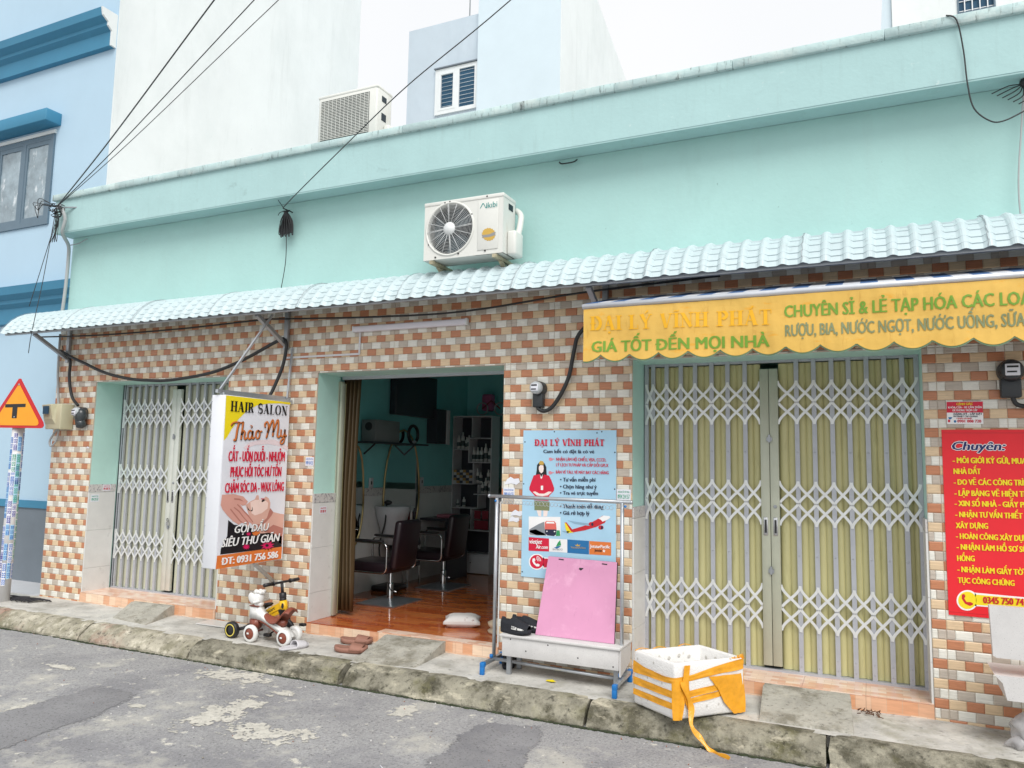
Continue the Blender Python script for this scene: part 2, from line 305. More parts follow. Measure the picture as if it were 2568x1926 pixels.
def serif_glyph(ch):
    base = ch; acc = ''
    table = {'Ạ': ('A', '.'), 'Ý': ('Y', '/'), 'Ĩ': ('I', '~'), 'Á': ('A', '/'), 'Ỹ': ('Y', '~'), 'Đ': ('D', '-')}
    if ch in table: base, acc = table[ch]
    g = []
    if base == 'H': g = stem(.17) + stem(.63) + [bar(.2, .47, .6, .53)]; wd = .8
    elif base == 'A':
        g = [stroke([(.36, 1), (.62, 0)], ST * 1.05), stroke([(.36, 1), (.1, 0)], TH * 1.2), bar(.2, .3, .52, .36), bar(0, 0, .22, TH), bar(.48, 0, .78, TH)]; wd = .78
    elif base == 'I': g = stem(.17); wd = .34
    elif base == 'R': g = stem(.17) + [stroke(arc(.30, .75, .25, .225, 90, -90), [TH] + [ST * .8] * 9 + [TH]), bar(.2, .95, .32, 1), bar(.2, .5, .32, .55), stroke([(.38, .52), (.52, .3), (.56, .08), (.70, .04)], [ST * .6, ST, ST, TH])]; wd = .74
    elif base == 'S': g = [stroke(arc(.33, .73, .24, .24, 25, 270, 12) + arc(.33, .26, .25, .235, 90, -155, 12)[1:], [TH] * 2 + [ST * .75] * 20 + [TH] * 3), bar(.53, .68, .57, 1), bar(.05, 0, .09, .32)]; wd = .66
    elif base == 'L': g = stem(.17) + [bar(.2, 0, .6, TH), bar(.56, 0, .60, .3)]; wd = .64
    elif base == 'O': g = [stroke(arc(.42, .5, .31, .475, 90, 450, 24), [TH * .9 + (ST - TH) * abs(math.cos(2 * PI * i / 24 + PI / 2)) for i in range(25)])]; wd = .84
    elif base == 'N': g = [bar(.14, 0, .19, 1), bar(.62, 0, .67, 1), stroke([(.14, .98), (.66, .02)], ST), bar(.03, 0, .3, TH), bar(.0, 1 - TH, .24, 1), bar(.52, 1 - TH, .8, 1)]; wd = .82
    elif base == 'D': g = stem(.17) + [stroke(arc(.30, .5, .38, .475, 90, -90, 14), [TH] * 2 + [ST] * 11 + [TH] * 2), bar(.2, .95, .32, 1), bar(.2, 0, .32, TH)]; wd = .80
    elif base == 'Y': g = [stroke([(.12, 1), (.38, .45)], ST), stroke([(.66, 1), (.40, .45)], TH * 1.2), bar(.31, 0, .48, .48), bar(.2, 0, .6, TH), bar(0, 1 - TH, .28, 1), bar(.54, 1 - TH, .78, 1)]; wd = .78
    elif base == 'V': g = [stroke([(.12, 1), (.38, 0)], ST), stroke([(.66, 1), (.40, 0)], TH * 1.2), bar(0, 1 - TH, .28, 1), bar(.54, 1 - TH, .78, 1)]; wd = .78
    elif base == 'P': g = stem(.17) + [stroke(arc(.30, .73, .27, .245, 90, -90), [TH] + [ST * .9] * 9 + [TH]), bar(.2, .95, .32, 1), bar(.2, .46, .32, .51)]; wd = .66
    elif base == 'T': g = stem(.35) + [bar(.02, 1 - TH, .68, 1), bar(.02, .72, .06, 1), bar(.64, .72, .68, 1)]; wd = .70
    else: wd = .38
    mx_ = wd / 2
    if acc == '.': g.append(bar(mx_ - .07, -.24, mx_ + .07, -.11))
    if acc == '/': g.append(stroke([(mx_ - .05, 1.06), (mx_ + .12, 1.26)], [.05, .12]))
    if acc == '~': g.append(stroke([(mx_ - .17, 1.10), (mx_ - .07, 1.18), (mx_ + .05, 1.12), (mx_ + .16, 1.20)], .07))
    if acc == '-': g.append(bar(.0, .46, .36, .54))
    return g, wd + .06
def serif_text(body):
    vs = []; fs = []; x = 0
    for ch in body:
        g, wd = serif_glyph(ch)
        for gv, gf in g:
            o = len(vs); vs += [(a + x, b) for a, b in gv]; fs += [tuple(i + o for i in f) for f in gf]
        x += wd
    return vs, fs
def script_text():
    S = []
    def st(pts, w_=.13, n=5): S.append(stroke([(p.x, p.y) for p in spl([(a, b, 0) for a, b in pts], n)], w_ * .66))
    st([(-.05, .80), (.05, .93), (.25, .97), (.48, .92), (.62, .98)], .11); st([(.38, .95), (.30, .6), (.26, .2), (.22, .02), (.12, .04)], .15)
    st([(.60, .98), (.56, .5), (.52, .02)], .13); st([(.53, .25), (.62, .48), (.72, .42), (.70, .15), (.76, .02), (.86, .12)], .12)
    st([(1.12, .40), (1.0, .48), (.90, .34), (.92, .08), (1.02, .03), (1.12, .2), (1.16, .46), (1.14, .12), (1.20, .03), (1.28, .12)], .12)
    st([(1.04, .62), (1.12, .70), (1.06, .76), (1.0, .74)], .05)
    st([(1.50, .46), (1.38, .42), (1.34, .2), (1.42, .03), (1.54, .1), (1.56, .34), (1.48, .46), (1.58, .40), (1.70, .42)], .12)
    st([(1.86, .62), (1.84, .82), (1.98, .92), (2.06, .7), (2.02, .3), (1.96, .03)], .13); st([(2.02, .3), (2.16, .75), (2.30, 1.02), (2.36, .7), (2.34, .1)], .14); st([(2.34, .3), (2.48, .75), (2.62, 1.02), (2.66, .6), (2.62, .12), (2.72, .03), (2.80, .12)], .14)
    st([(2.84, .46), (2.84, .16), (2.92, .05), (3.04, .16), (3.08, .46)], .12); st([(3.08, .46), (3.08, .0), (3.02, -.30), (2.88, -.36), (2.84, -.22), (3.0, -.04), (3.2, .12)], .12)
    vs = []; fs = []
    for gv, gf in S:
        o = len(vs); vs += gv; fs += [tuple(i + o for i in f) for f in gf]
    return vs, fs
def lettering(row, place, mb=None):
    """row from TEXTS -> appended to mb, 2D coords mapped with place(u, z)"""
    g, body, rest, u0, z0, u1, z1, cap, col, style = row; copies = [0.]
    mb = mb or MB()
    if style == 'serif': vs, fs = serif_text(body); H = 1.; x0 = 0; x1 = max(v[0] for v in vs)
    elif style == 'script': vs, fs = script_text(); H = 1.; x0 = -.05; x1 = 3.2
    else:
        copies = [0.] if style == 'n' else ([-.06, -.036, -.012, .012, .036, .06] if g in ('A', 'E') and style == 'b' else [-.036, -.012, .012, .036])
        vs, fs = vn_text(body + rest, .22 if style == 'i' else 0)
        hv, _ = glyph_text('H', 0); H = max(v[1] for v in hv)
        if rest: bv, _ = vn_text(body, 0); x1 = max(v[0] for v in bv)
        else: x1 = max(v[0] for v in vs)
        x0 = min(v[0] for v in vs)
    k = (u1 - u0) / (x1 - x0); kz = cap / H; sl = (z1 - z0) / (u1 - u0)
    p0 = Vector(place(u0, z0)); nn = (Vector(place(u0 + .01, z0)) - p0).cross(Vector(place(u0, z0 + .01)) - p0).normalized()
    for ci, dx in enumerate(copies):
        out = []
        for x, y in vs:
            u = u0 + (x + dx - x0) * k; q = Vector(place(u, z0 + (u - u0) * sl + y * kz)) + nn * (.00008 * ci); out.append(tuple(q))
        mb.add(out, fs)
    return mb

TEXTS=[
('A', 'HAIR SALON', '', -0.842, 2.032, -0.114, 2.038, 0.091, 'black', 'serif'),
('A', 'Thảo My', '', -0.827, 1.773, -0.11, 1.832, 0.167, 'orange', 'script'),
('A', 'CẮT - UỐN DUỖI - NHUỘM', '', -0.833, 1.591, -0.121, 1.599, 0.089, 'red', 'b'),
('A', 'PHỤC HỒI TÓC HƯ TỔN', '', -0.799, 1.455, -0.159, 1.458, 0.087, 'red', 'b'),
('A', 'CHĂM SÓC DA - WAX LÔNG', '', -0.852, 1.316, -0.114, 1.317, 0.085, 'red', 'b'),
('A', 'GỘI ĐẦU', '', -0.714, 0.961, -0.287, 0.957, 0.066, 'white', 'i'),
('A', 'SIÊU THƯ GIÃN', '', -0.859, 0.851, -0.135, 0.847, 0.071, 'white', 'i'),
('A', 'ĐT: 0931 756 586', '', -0.844, 0.698, -0.148, 0.692, 0.061, 'white', 'b'),
('B', 'ĐẠI LÝ VĨNH PHÁT', '', -2.545, 1.77, -1.939, 1.772, 0.051, 'red', 'serif'),
('B', 'Cam kết có đặt là có vé', '', -2.464, 1.709, -2.022, 1.711, 0.027, 'navy', 'b'),
('B', 'NHẬN LÀM HỘ CHIẾU, VISA, CCCD,', '', -2.349, 1.647, -1.922, 1.647, 0.025, 'red', 'b'),
('B', 'LÝ LỊCH TƯ PHÁP VÀ CẤP ĐỔI GPLX', '', -2.349, 1.602, -1.902, 1.604, 0.024, 'red', 'b'),
('B', 'BÁN VÉ TÀU, VÉ MÁY BAY CÁC HÃNG', '', -2.35, 1.543, -1.9, 1.546, 0.024, 'red', 'b'),
('B', '• Tư vấn miễn phí', '', -2.312, 1.479, -2.008, 1.485, 0.03, 'navy', 'b'),
('B', '• Chọn hãng như ý', '', -2.312, 1.423, -1.999, 1.429, 0.03, 'navy', 'b'),
('B', '• Tra vé trực tuyến', '', -2.311, 1.372, -1.988, 1.379, 0.029, 'navy', 'b'),
('B', '• Thanh toán dễ dàng', '', -2.31, 1.263, -1.942, 1.274, 0.03, 'navy', 'b'),
('B', '• Giá rẻ hợp lý', '', -2.309, 1.211, -2.058, 1.217, 0.03, 'navy', 'b'),
('B', 'vietjet', '', -2.576, 0.964, -2.465, 0.966, 0.036, 'white', 'i'),
('B', 'Air.com', '', -2.518, 0.927, -2.413, 0.929, 0.029, 'white', 'i'),
('B', 'BAMBOO', '', -2.369, 0.923, -2.284, 0.925, 0.015, 'grey', 'n'),
('B', 'VietnamAirlines', '', -2.213, 0.948, -2.088, 0.951, 0.015, 'gold', 'n'),
('B', 'JetstarPacific', '', -2.05, 0.962, -1.885, 0.966, 0.025, 'white', 'b'),
('B', 'Jetstar', '', -2.012, 0.936, -1.948, 0.937, 0.019, 'black', 'b'),
('C', 'ĐẠI LÝ VĨNH PHÁT', '', -1.85, 2.601, -0.579, 2.569, 0.104, 'faded', 'serif'),
('C', 'GIÁ TỐT ĐẾN MỌI NHÀ', '', -1.836, 2.44, -0.597, 2.422, 0.079, 'green', 'b'),
('C', 'CHUYÊN SỈ & LẺ TẠP HÓA CÁC LO', 'ẠI', -0.495, 2.611, 0.819, 2.602, 0.079, 'green', 'b'),
('C', 'RƯỢU, BIA, NƯỚC NGỌT, NƯỚC UỐNG, SỮ', 'A', -0.491, 2.482, 0.799, 2.476, 0.076, 'olive', 'b'),
('E', 'Chuyên:', '', 0.492, 1.761, 0.792, 1.761, 0.055, 'navyw', 'i'),
('E', '- MÔI GIỚI KÝ GỬI, MU', 'A BÁN', 0.492, 1.674, 0.876, 1.675, 0.036, 'yellow', 'b'),
('E', 'NHÀ ĐẤT', '', 0.494, 1.602, 0.647, 1.604, 0.035, 'yellow', 'b'),
('E', '- ĐO VẼ CÁC CÔNG TR', 'ÌNH', 0.493, 1.53, 0.873, 1.536, 0.036, 'yellow', 'b'),
('E', '- LẬP BẢNG VẼ HIỆN T', 'RẠNG', 0.494, 1.458, 0.879, 1.464, 0.036, 'yellow', 'b'),
('E', '- XIN SỐ NHÀ - GIẤY P', 'HÉP', 0.493, 1.391, 0.876, 1.396, 0.035, 'yellow', 'b'),
('E', '- NHẬN TƯ VẤN THIẾT', '', 0.494, 1.319, 0.866, 1.325, 0.035, 'yellow', 'b'),
('E', 'XÂY DỰNG', '', 0.494, 1.246, 0.674, 1.251, 0.036, 'yellow', 'b'),
('E', '- HOÀN CÔNG XÂY DỰ', 'NG', 0.493, 1.178, 0.867, 1.183, 0.035, 'yellow', 'b'),
('E', '- NHẬN LÀM HỒ SƠ S', 'Ổ', 0.494, 1.108, 0.857, 1.114, 0.035, 'yellow', 'b'),
('E', 'HỒNG', '', 0.494, 1.034, 0.591, 1.038, 0.035, 'yellow', 'b'),
('E', '- NHẬN LÀM GIẤY TỜ', '', 0.493, 0.963, 0.858, 0.97, 0.035, 'yellow', 'b'),
('E', 'TỤC CÔNG CHỨNG', '', 0.493, 0.892, 0.805, 0.898, 0.035, 'yellow', 'b'),
('E', '0345 750 74', '', 0.631, 0.775, 0.85, 0.781, 0.041, 'dred', 'b'),
('S', 'CẢNH GIÁC', '', 0.526, 2.059, 0.621, 2.06, 0.016, 'yellow', 'b'),
('S', 'KHÓA CỬA - XE CẨN THẬN', '', 0.477, 2.039, 0.671, 2.038, 0.013, 'white', 'b'),
('S', 'ĐỀ PHÒNG TRỘM CẮP', '', 0.502, 2.019, 0.645, 2.018, 0.013, 'white', 'b'),
('S', 'ĐĂNG KÝ - LẮP ĐẶT', '', 0.507, 1.994, 0.672, 1.993, 0.013, 'navy', 'b'),
('S', 'INTERNET CÁP QUANG', '', 0.507, 1.98, 0.646, 1.979, 0.01, 'navy', 'b'),
('S', 'CAMERA AN NINH', '', 0.523, 1.967, 0.611, 1.966, 0.009, 'red', 'b'),
('S', '0901 888 720', '', 0.528, 1.944, 0.664, 1.943, 0.018, 'red', 'b'),
('D', 'ikıbi', '', -2.845, 3.725, -2.744, 3.726, 0.047, 'teal', 'n'),
]
POLYS=[
('A','yellow',1,[(-0.897,2.167),(-0.073,2.17),(-0.073,2.148),(-0.214,2.15),(-0.368,2.136),(-0.517,2.108),(-0.642,2.046),(-0.735,1.967),(-0.81,1.875),(-0.859,1.802),(-0.894,1.771)]),
('A','palepink',1,[(-0.66,1.717),(-0.593,1.761),(-0.464,1.791),(-0.283,1.803),(-0.155,1.775),(-0.074,1.733),(-0.072,1.7),(-0.184,1.741),(-0.341,1.758),(-0.519,1.742),(-0.638,1.702)]),
('A','skin',1,[(-0.304,1.254),(-0.278,1.21),(-0.279,1.162),(-0.233,1.122),(-0.138,1.101),(-0.082,1.093),(-0.087,0.941),(-0.093,0.811),(-0.341,0.927),(-0.431,0.944),(-0.502,1.021),(-0.561,1.138),(-0.594,1.201),(-0.539,1.23),(-0.482,1.249),(-0.463,1.285),(-0.438,1.284),(-0.423,1.241),(-0.365,1.255),(-0.343,1.271)]),
('A','hair',1,[(-0.791,1.079),(-0.72,1.035),(-0.608,1.017),(-0.507,0.99),(-0.43,0.933),(-0.281,0.933),(-0.099,0.887),(-0.096,0.784),(-0.861,0.788),(-0.858,0.836),(-0.793,0.94)]),
('A','skin2',2,[(-0.88,1.301),(-0.74,1.303),(-0.628,1.279),(-0.567,1.231),(-0.594,1.201),(-0.635,1.197),(-0.665,1.214),(-0.604,1.15),(-0.529,1.095),(-0.482,1.04),(-0.502,1.026),(-0.554,1.055),(-0.522,1.007),(-0.543,0.993),(-0.624,1.049),(-0.665,1.031),(-0.736,1.066),(-0.807,1.12),(-0.864,1.172),(-0.889,1.213)]),
('A','lips',2,[(-0.41,1.257),(-0.365,1.253),(-0.348,1.234),(-0.385,1.219),(-0.4,1.23),(-0.386,1.24)]),
('A','hair',2,[(-0.579,1.2),(-0.562,1.158),(-0.532,1.142),(-0.539,1.152),(-0.563,1.174)]),
('A','hair',2,[(-0.533,1.147),(-0.512,1.156),(-0.514,1.187),(-0.502,1.161),(-0.506,1.14)]),
('A','magenta',2,[(-0.235,0.812),(-0.195,0.794),(-0.242,0.797),(-0.222,0.771),(-0.264,0.788),(-0.27,0.763),(-0.293,0.788),(-0.323,0.773),(-0.32,0.797),(-0.364,0.795),(-0.336,0.813),(-0.381,0.825),(-0.338,0.829),(-0.368,0.852),(-0.323,0.842),(-0.33,0.868),(-0.297,0.847),(-0.278,0.868),(-0.268,0.842),(-0.228,0.852),(-0.245,0.829),(-0.197,0.824)]),
('A','magenta',2,[(-0.531,0.828),(-0.51,0.818),(-0.535,0.819),(-0.525,0.805),(-0.546,0.814),(-0.55,0.801),(-0.562,0.814),(-0.578,0.806),(-0.576,0.819),(-0.599,0.818),(-0.585,0.828),(-0.608,0.834),(-0.585,0.837),(-0.602,0.849),(-0.578,0.844),(-0.581,0.858),(-0.564,0.846),(-0.554,0.858),(-0.549,0.844),(-0.528,0.849),(-0.536,0.837),(-0.511,0.834)]),
('A','magenta',2,[(-0.521,0.94),(-0.508,0.934),(-0.524,0.934),(-0.517,0.926),(-0.531,0.931),(-0.533,0.923),(-0.541,0.931),(-0.551,0.925),(-0.55,0.934),(-0.564,0.933),(-0.555,0.939),(-0.57,0.943),(-0.556,0.945),(-0.566,0.953),(-0.551,0.95),(-0.553,0.958),(-0.542,0.951),(-0.536,0.959),(-0.532,0.95),(-0.519,0.953),(-0.525,0.946),(-0.509,0.944)]),
('A','hair',3,[(-0.272,0.816),(-0.276,0.808),(-0.287,0.805),(-0.301,0.806),(-0.313,0.812),(-0.318,0.82),(-0.314,0.827),(-0.303,0.83),(-0.289,0.829),(-0.277,0.823)]),
('A','orange2',2,[(-0.897,0.781),(-0.09,0.789),(-0.095,0.676),(-0.903,0.668)]),
('A','skin3',3,[(-0.732,1.191),(-0.667,1.153),(-0.607,1.094),(-0.539,1.039),(-0.544,1.034),(-0.613,1.087),(-0.676,1.145),(-0.737,1.184)]),
('A','skin3',3,[(-0.692,1.215),(-0.619,1.161),(-0.551,1.106),(-0.489,1.046),(-0.495,1.041),(-0.558,1.098),(-0.627,1.153),(-0.699,1.207)]),
('A','skin3',3,[(-0.771,1.178),(-0.713,1.125),(-0.654,1.071),(-0.617,1.047),(-0.624,1.043),(-0.662,1.063),(-0.722,1.117),(-0.779,1.17)]),
('A','skin3',3,[(-0.737,1.267),(-0.668,1.26),(-0.617,1.233),(-0.674,1.247),(-0.736,1.255)]),
('A','skin3',2,[(-0.279,1.162),(-0.233,1.122),(-0.254,1.091),(-0.311,1.041),(-0.405,0.994),(-0.479,1.009),(-0.502,1.026),(-0.392,1.019),(-0.314,1.073)]),
('A','skin3',2,[(-0.225,1.004),(-0.088,0.963),(-0.097,0.887),(-0.281,0.933),(-0.342,0.948)]),
('A','skin4',2,[(-0.538,1.225),(-0.475,1.243),(-0.364,1.245),(-0.309,1.211),(-0.312,1.158),(-0.385,1.119),(-0.472,1.102),(-0.517,1.125)]),
('A','orange2',3,[(-0.496,0.948),(-0.461,0.961),(-0.402,0.954),(-0.393,0.936),(-0.444,0.919),(-0.48,0.926)]),
('B','white',1,[(-2.589,1.183),(-2.307,1.192),(-2.303,1.038),(-2.586,1.029)]),
('B','grey',2,[(-2.58,1.035),(-2.581,1.078),(-2.5,1.125),(-2.449,1.147),(-2.443,1.077),(-2.43,1.037),(-2.515,1.033)]),
('B','navy',2,[(-2.581,1.07),(-2.525,1.081),(-2.447,1.053),(-2.43,1.037),(-2.515,1.034),(-2.576,1.054)]),
('B','salmon',3,[(-2.444,1.139),(-2.432,1.154),(-2.36,1.155),(-2.345,1.14),(-2.339,1.09),(-2.443,1.086)]),
('B','navy',3,[(-2.442,1.086),(-2.339,1.089),(-2.344,1.048),(-2.362,1.036),(-2.421,1.038),(-2.44,1.054)]),
('B','white',4,[(-2.427,1.148),(-2.364,1.149),(-2.357,1.136),(-2.433,1.134)]),
('B','white',4,[(-2.417,1.071),(-2.419,1.067),(-2.424,1.065),(-2.428,1.066),(-2.43,1.07),(-2.428,1.074),(-2.424,1.076),(-2.419,1.074)]),
('B','white',4,[(-2.349,1.073),(-2.351,1.069),(-2.356,1.067),(-2.361,1.068),(-2.363,1.072),(-2.361,1.076),(-2.356,1.078),(-2.351,1.076)]),
('B','leaf',2,[(-2.338,1.083),(-2.312,1.084),(-2.306,1.04),(-2.345,1.037)]),
('B','dred',2,[(-2.271,1.148),(-2.255,1.152),(-2.204,1.097),(-2.082,1.138),(-2.001,1.183),(-1.95,1.217),(-1.906,1.207),(-1.929,1.164),(-2.001,1.127),(-2.098,1.095),(-2.204,1.073),(-2.233,1.073),(-2.254,1.102)]),
('B','yellow',3,[(-2.27,1.144),(-2.261,1.148),(-2.212,1.078),(-2.188,1.075),(-2.245,1.064),(-2.262,1.102)]),
('B','white',3,[(-1.985,1.195),(-1.938,1.22),(-1.894,1.218),(-1.882,1.208),(-1.906,1.188),(-1.949,1.171),(-1.961,1.185)]),
('B','steel',3,[(-2.247,1.168),(-2.222,1.165),(-2.115,1.155),(-2.05,1.151),(-2.053,1.132),(-2.131,1.139),(-2.188,1.144)]),
('B','steel',3,[(-2.296,1.081),(-2.221,1.081),(-2.245,1.064),(-2.27,1.071)]),
('B','dred',4,[(-2.019,1.148),(-2.021,1.141),(-2.027,1.135),(-2.036,1.131),(-2.046,1.131),(-2.055,1.134),(-2.062,1.139),(-2.064,1.146),(-2.062,1.154),(-2.056,1.16),(-2.047,1.163),(-2.037,1.164),(-2.027,1.161),(-2.021,1.156)]),
('B','navy',5,[(-2.024,1.147),(-2.025,1.14),(-2.028,1.135),(-2.033,1.133),(-2.038,1.135),(-2.042,1.139),(-2.043,1.146),(-2.042,1.152),(-2.038,1.157),(-2.033,1.159),(-2.029,1.158),(-2.025,1.153)]),
('B','dred',4,[(-1.939,1.126),(-1.941,1.119),(-1.947,1.113),(-1.956,1.109),(-1.966,1.109),(-1.975,1.111),(-1.981,1.117),(-1.983,1.124),(-1.981,1.131),(-1.975,1.137),(-1.966,1.141),(-1.956,1.141),(-1.947,1.139),(-1.941,1.133)]),
('B','navy',5,[(-1.943,1.124),(-1.945,1.118),(-1.948,1.113),(-1.953,1.111),(-1.958,1.112),(-1.961,1.117),(-1.962,1.123),(-1.961,1.13),(-1.958,1.135),(-1.953,1.137),(-1.948,1.135),(-1.945,1.131)]),
('B','red',1,[(-2.586,1.015),(-2.405,1.013),(-2.403,0.909),(-2.586,0.904)]),
('B','white',1,[(-2.404,1.013),(-2.246,1.015),(-2.244,0.91),(-2.403,0.909)]),
('B','blue',1,[(-2.245,1.015),(-2.061,1.014),(-2.06,0.908),(-2.244,0.909)]),
('B','orange2',1,[(-2.058,1.014),(-1.877,1.013),(-1.876,0.911),(-2.057,0.909)]),
('B','leaf',2,[(-2.307,1.007),(-2.298,0.966),(-2.344,0.951),(-2.328,0.983)]),
('B','blue',2,[(-2.361,0.943),(-2.327,0.956),(-2.296,0.963),(-2.315,0.945),(-2.336,0.936)]),
('B','gold',2,[(-2.18,0.977),(-2.166,0.974),(-2.158,0.987),(-2.15,0.975),(-2.133,0.983),(-2.141,0.967),(-2.17,0.966)]),
('B','white',2,[(-1.936,0.957),(-1.931,0.948),(-1.922,0.947),(-1.929,0.941),(-1.928,0.932),(-1.936,0.937),(-1.945,0.932),(-1.941,0.942),(-1.948,0.949),(-1.939,0.948)]),
('B','white',1,[(-2.439,0.824),(-2.44,0.81),(-2.445,0.796),(-2.454,0.783),(-2.465,0.772),(-2.478,0.763),(-2.493,0.757),(-2.509,0.754),(-2.525,0.755),(-2.54,0.759),(-2.554,0.765),(-2.566,0.775),(-2.575,0.787),(-2.58,0.8),(-2.582,0.814),(-2.581,0.829),(-2.576,0.843),(-2.567,0.856),(-2.556,0.867),(-2.542,0.876),(-2.527,0.882),(-2.511,0.884),(-2.495,0.884),(-2.48,0.88),(-2.466,0.873),(-2.455,0.864),(-2.446,0.852),(-2.441,0.839)]),
('B','red',2,[(-2.449,0.824),(-2.45,0.811),(-2.454,0.799),(-2.462,0.788),(-2.471,0.779),(-2.483,0.771),(-2.496,0.766),(-2.509,0.764),(-2.523,0.764),(-2.536,0.767),(-2.548,0.773),(-2.558,0.781),(-2.565,0.791),(-2.57,0.803),(-2.572,0.815),(-2.571,0.828),(-2.566,0.84),(-2.559,0.851),(-2.549,0.86),(-2.538,0.868),(-2.525,0.873),(-2.511,0.875),(-2.497,0.875),(-2.484,0.871),(-2.473,0.865),(-2.463,0.857),(-2.455,0.847),(-2.451,0.836)]),
('B','white',1,[(-2.457,0.859),(-1.896,0.86),(-1.888,0.823),(-1.887,0.794),(-2.456,0.767)]),
('B','red',2,[(-2.448,0.851),(-1.904,0.85),(-1.897,0.804),(-2.447,0.779)]),
('B','white',3,[(-2.547,0.842),(-2.531,0.848),(-2.522,0.832),(-2.531,0.819),(-2.516,0.801),(-2.499,0.806),(-2.482,0.796),(-2.49,0.784),(-2.511,0.782),(-2.537,0.8),(-2.551,0.822)]),
('B','white',3,[(-2.502,0.825),(-2.502,0.828),(-2.503,0.831),(-2.504,0.833),(-2.506,0.836),(-2.508,0.838),(-2.511,0.839),(-2.514,0.84),(-2.517,0.841),(-2.516,0.846),(-2.512,0.845),(-2.508,0.843),(-2.505,0.841),(-2.502,0.839),(-2.5,0.836),(-2.498,0.833),(-2.497,0.829),(-2.497,0.826)]),
('B','white',3,[(-2.49,0.826),(-2.49,0.831),(-2.492,0.835),(-2.494,0.839),(-2.497,0.843),(-2.501,0.846),(-2.505,0.849),(-2.51,0.851),(-2.515,0.852),(-2.514,0.856),(-2.508,0.855),(-2.502,0.853),(-2.497,0.85),(-2.493,0.846),(-2.489,0.842),(-2.487,0.837),(-2.485,0.832),(-2.485,0.827)]),
('B','white',3,[(-2.478,0.827),(-2.479,0.833),(-2.48,0.84),(-2.484,0.845),(-2.488,0.851),(-2.493,0.855),(-2.499,0.859),(-2.505,0.861),(-2.512,0.862),(-2.511,0.867),(-2.503,0.865),(-2.496,0.863),(-2.489,0.859),(-2.484,0.854),(-2.479,0.848),(-2.476,0.842),(-2.473,0.835),(-2.473,0.827)]),
('B','black',1,[(-2.482,1.633),(-2.456,1.626),(-2.438,1.594),(-2.433,1.531),(-2.428,1.504),(-2.454,1.499),(-2.515,1.502),(-2.534,1.513),(-2.524,1.561),(-2.521,1.609),(-2.504,1.629)]),
('B','skinp',2,[(-2.503,1.597),(-2.49,1.609),(-2.464,1.606),(-2.46,1.578),(-2.465,1.554),(-2.481,1.54),(-2.498,1.554),(-2.505,1.577)]),
('B','gold',2,[(-2.504,1.629),(-2.491,1.645),(-2.469,1.641),(-2.458,1.627),(-2.463,1.611),(-2.501,1.613)]),
('B','red',2,[(-2.55,1.522),(-2.498,1.534),(-2.48,1.503),(-2.455,1.531),(-2.412,1.524),(-2.39,1.485),(-2.365,1.423),(-2.367,1.4),(-2.409,1.359),(-2.413,1.316),(-2.542,1.319),(-2.536,1.355),(-2.587,1.401),(-2.587,1.425),(-2.566,1.481)]),
('B','skinp',3,[(-2.556,1.386),(-2.534,1.391),(-2.495,1.374),(-2.452,1.375),(-2.414,1.394),(-2.384,1.391),(-2.418,1.363),(-2.469,1.353),(-2.521,1.359)]),
('B','white',4,[(-2.483,1.439),(-2.463,1.44),(-2.463,1.405),(-2.483,1.404)]),
('B','white',3,[(-2.493,1.534),(-2.482,1.507),(-2.468,1.535),(-2.473,1.503),(-2.482,1.495),(-2.487,1.502)]),
('B','olive',1,[(-2.542,1.314),(-2.404,1.311),(-2.406,1.238),(-2.538,1.237)]),
('B','skinp',1,[(-2.519,1.237),(-2.476,1.238),(-2.477,1.188),(-2.501,1.19)]),
('B','skinp',1,[(-2.459,1.238),(-2.418,1.238),(-2.424,1.191),(-2.458,1.189)]),
('B','palered',1,[(-2.415,1.67),(-2.398,1.672),(-2.385,1.665),(-2.366,1.663),(-2.367,1.657),(-2.385,1.655),(-2.381,1.649),(-2.402,1.644),(-2.415,1.649)]),
('B','palered',1,[(-2.416,1.559),(-2.399,1.562),(-2.386,1.554),(-2.367,1.553),(-2.368,1.547),(-2.386,1.545),(-2.382,1.539),(-2.403,1.534),(-2.416,1.538)]),
('E','white',1,[(0.602,0.79),(0.6,0.775),(0.595,0.761),(0.587,0.748),(0.577,0.736),(0.565,0.727),(0.552,0.721),(0.539,0.718),(0.525,0.719),(0.512,0.722),(0.501,0.729),(0.492,0.739),(0.485,0.751),(0.481,0.764),(0.48,0.779),(0.482,0.794),(0.487,0.808),(0.495,0.821),(0.505,0.832),(0.517,0.841),(0.53,0.847),(0.543,0.85),(0.557,0.85),(0.57,0.846),(0.581,0.839),(0.59,0.829),(0.597,0.818),(0.601,0.804)]),
('E','yellow',2,[(0.593,0.789),(0.591,0.776),(0.587,0.764),(0.58,0.753),(0.572,0.744),(0.562,0.736),(0.551,0.731),(0.539,0.729),(0.527,0.729),(0.517,0.732),(0.507,0.738),(0.499,0.746),(0.493,0.756),(0.49,0.767),(0.489,0.78),(0.491,0.792),(0.495,0.804),(0.502,0.815),(0.51,0.825),(0.52,0.832),(0.531,0.837),(0.543,0.84),(0.555,0.839),(0.565,0.836),(0.575,0.83),(0.583,0.822),(0.588,0.812),(0.592,0.801)]),
('E','white',1,[(0.585,0.837),(1.03,0.828),(1.026,0.753),(0.582,0.752)]),
('E','yellow',2,[(0.591,0.825),(1.021,0.818),(1.018,0.762),(0.589,0.76)]),
('E','dred',3,[(0.511,0.818),(0.525,0.824),(0.532,0.809),(0.524,0.796),(0.537,0.773),(0.558,0.775),(0.572,0.769),(0.571,0.758),(0.554,0.749),(0.527,0.762),(0.51,0.792)]),
('S','red',0,[(0.469,2.083),(0.679,2.082),(0.676,2.009),(0.468,2.011)]),
('S','white',0,[(0.468,2.01),(0.678,2.008),(0.677,1.933),(0.466,1.934)]),
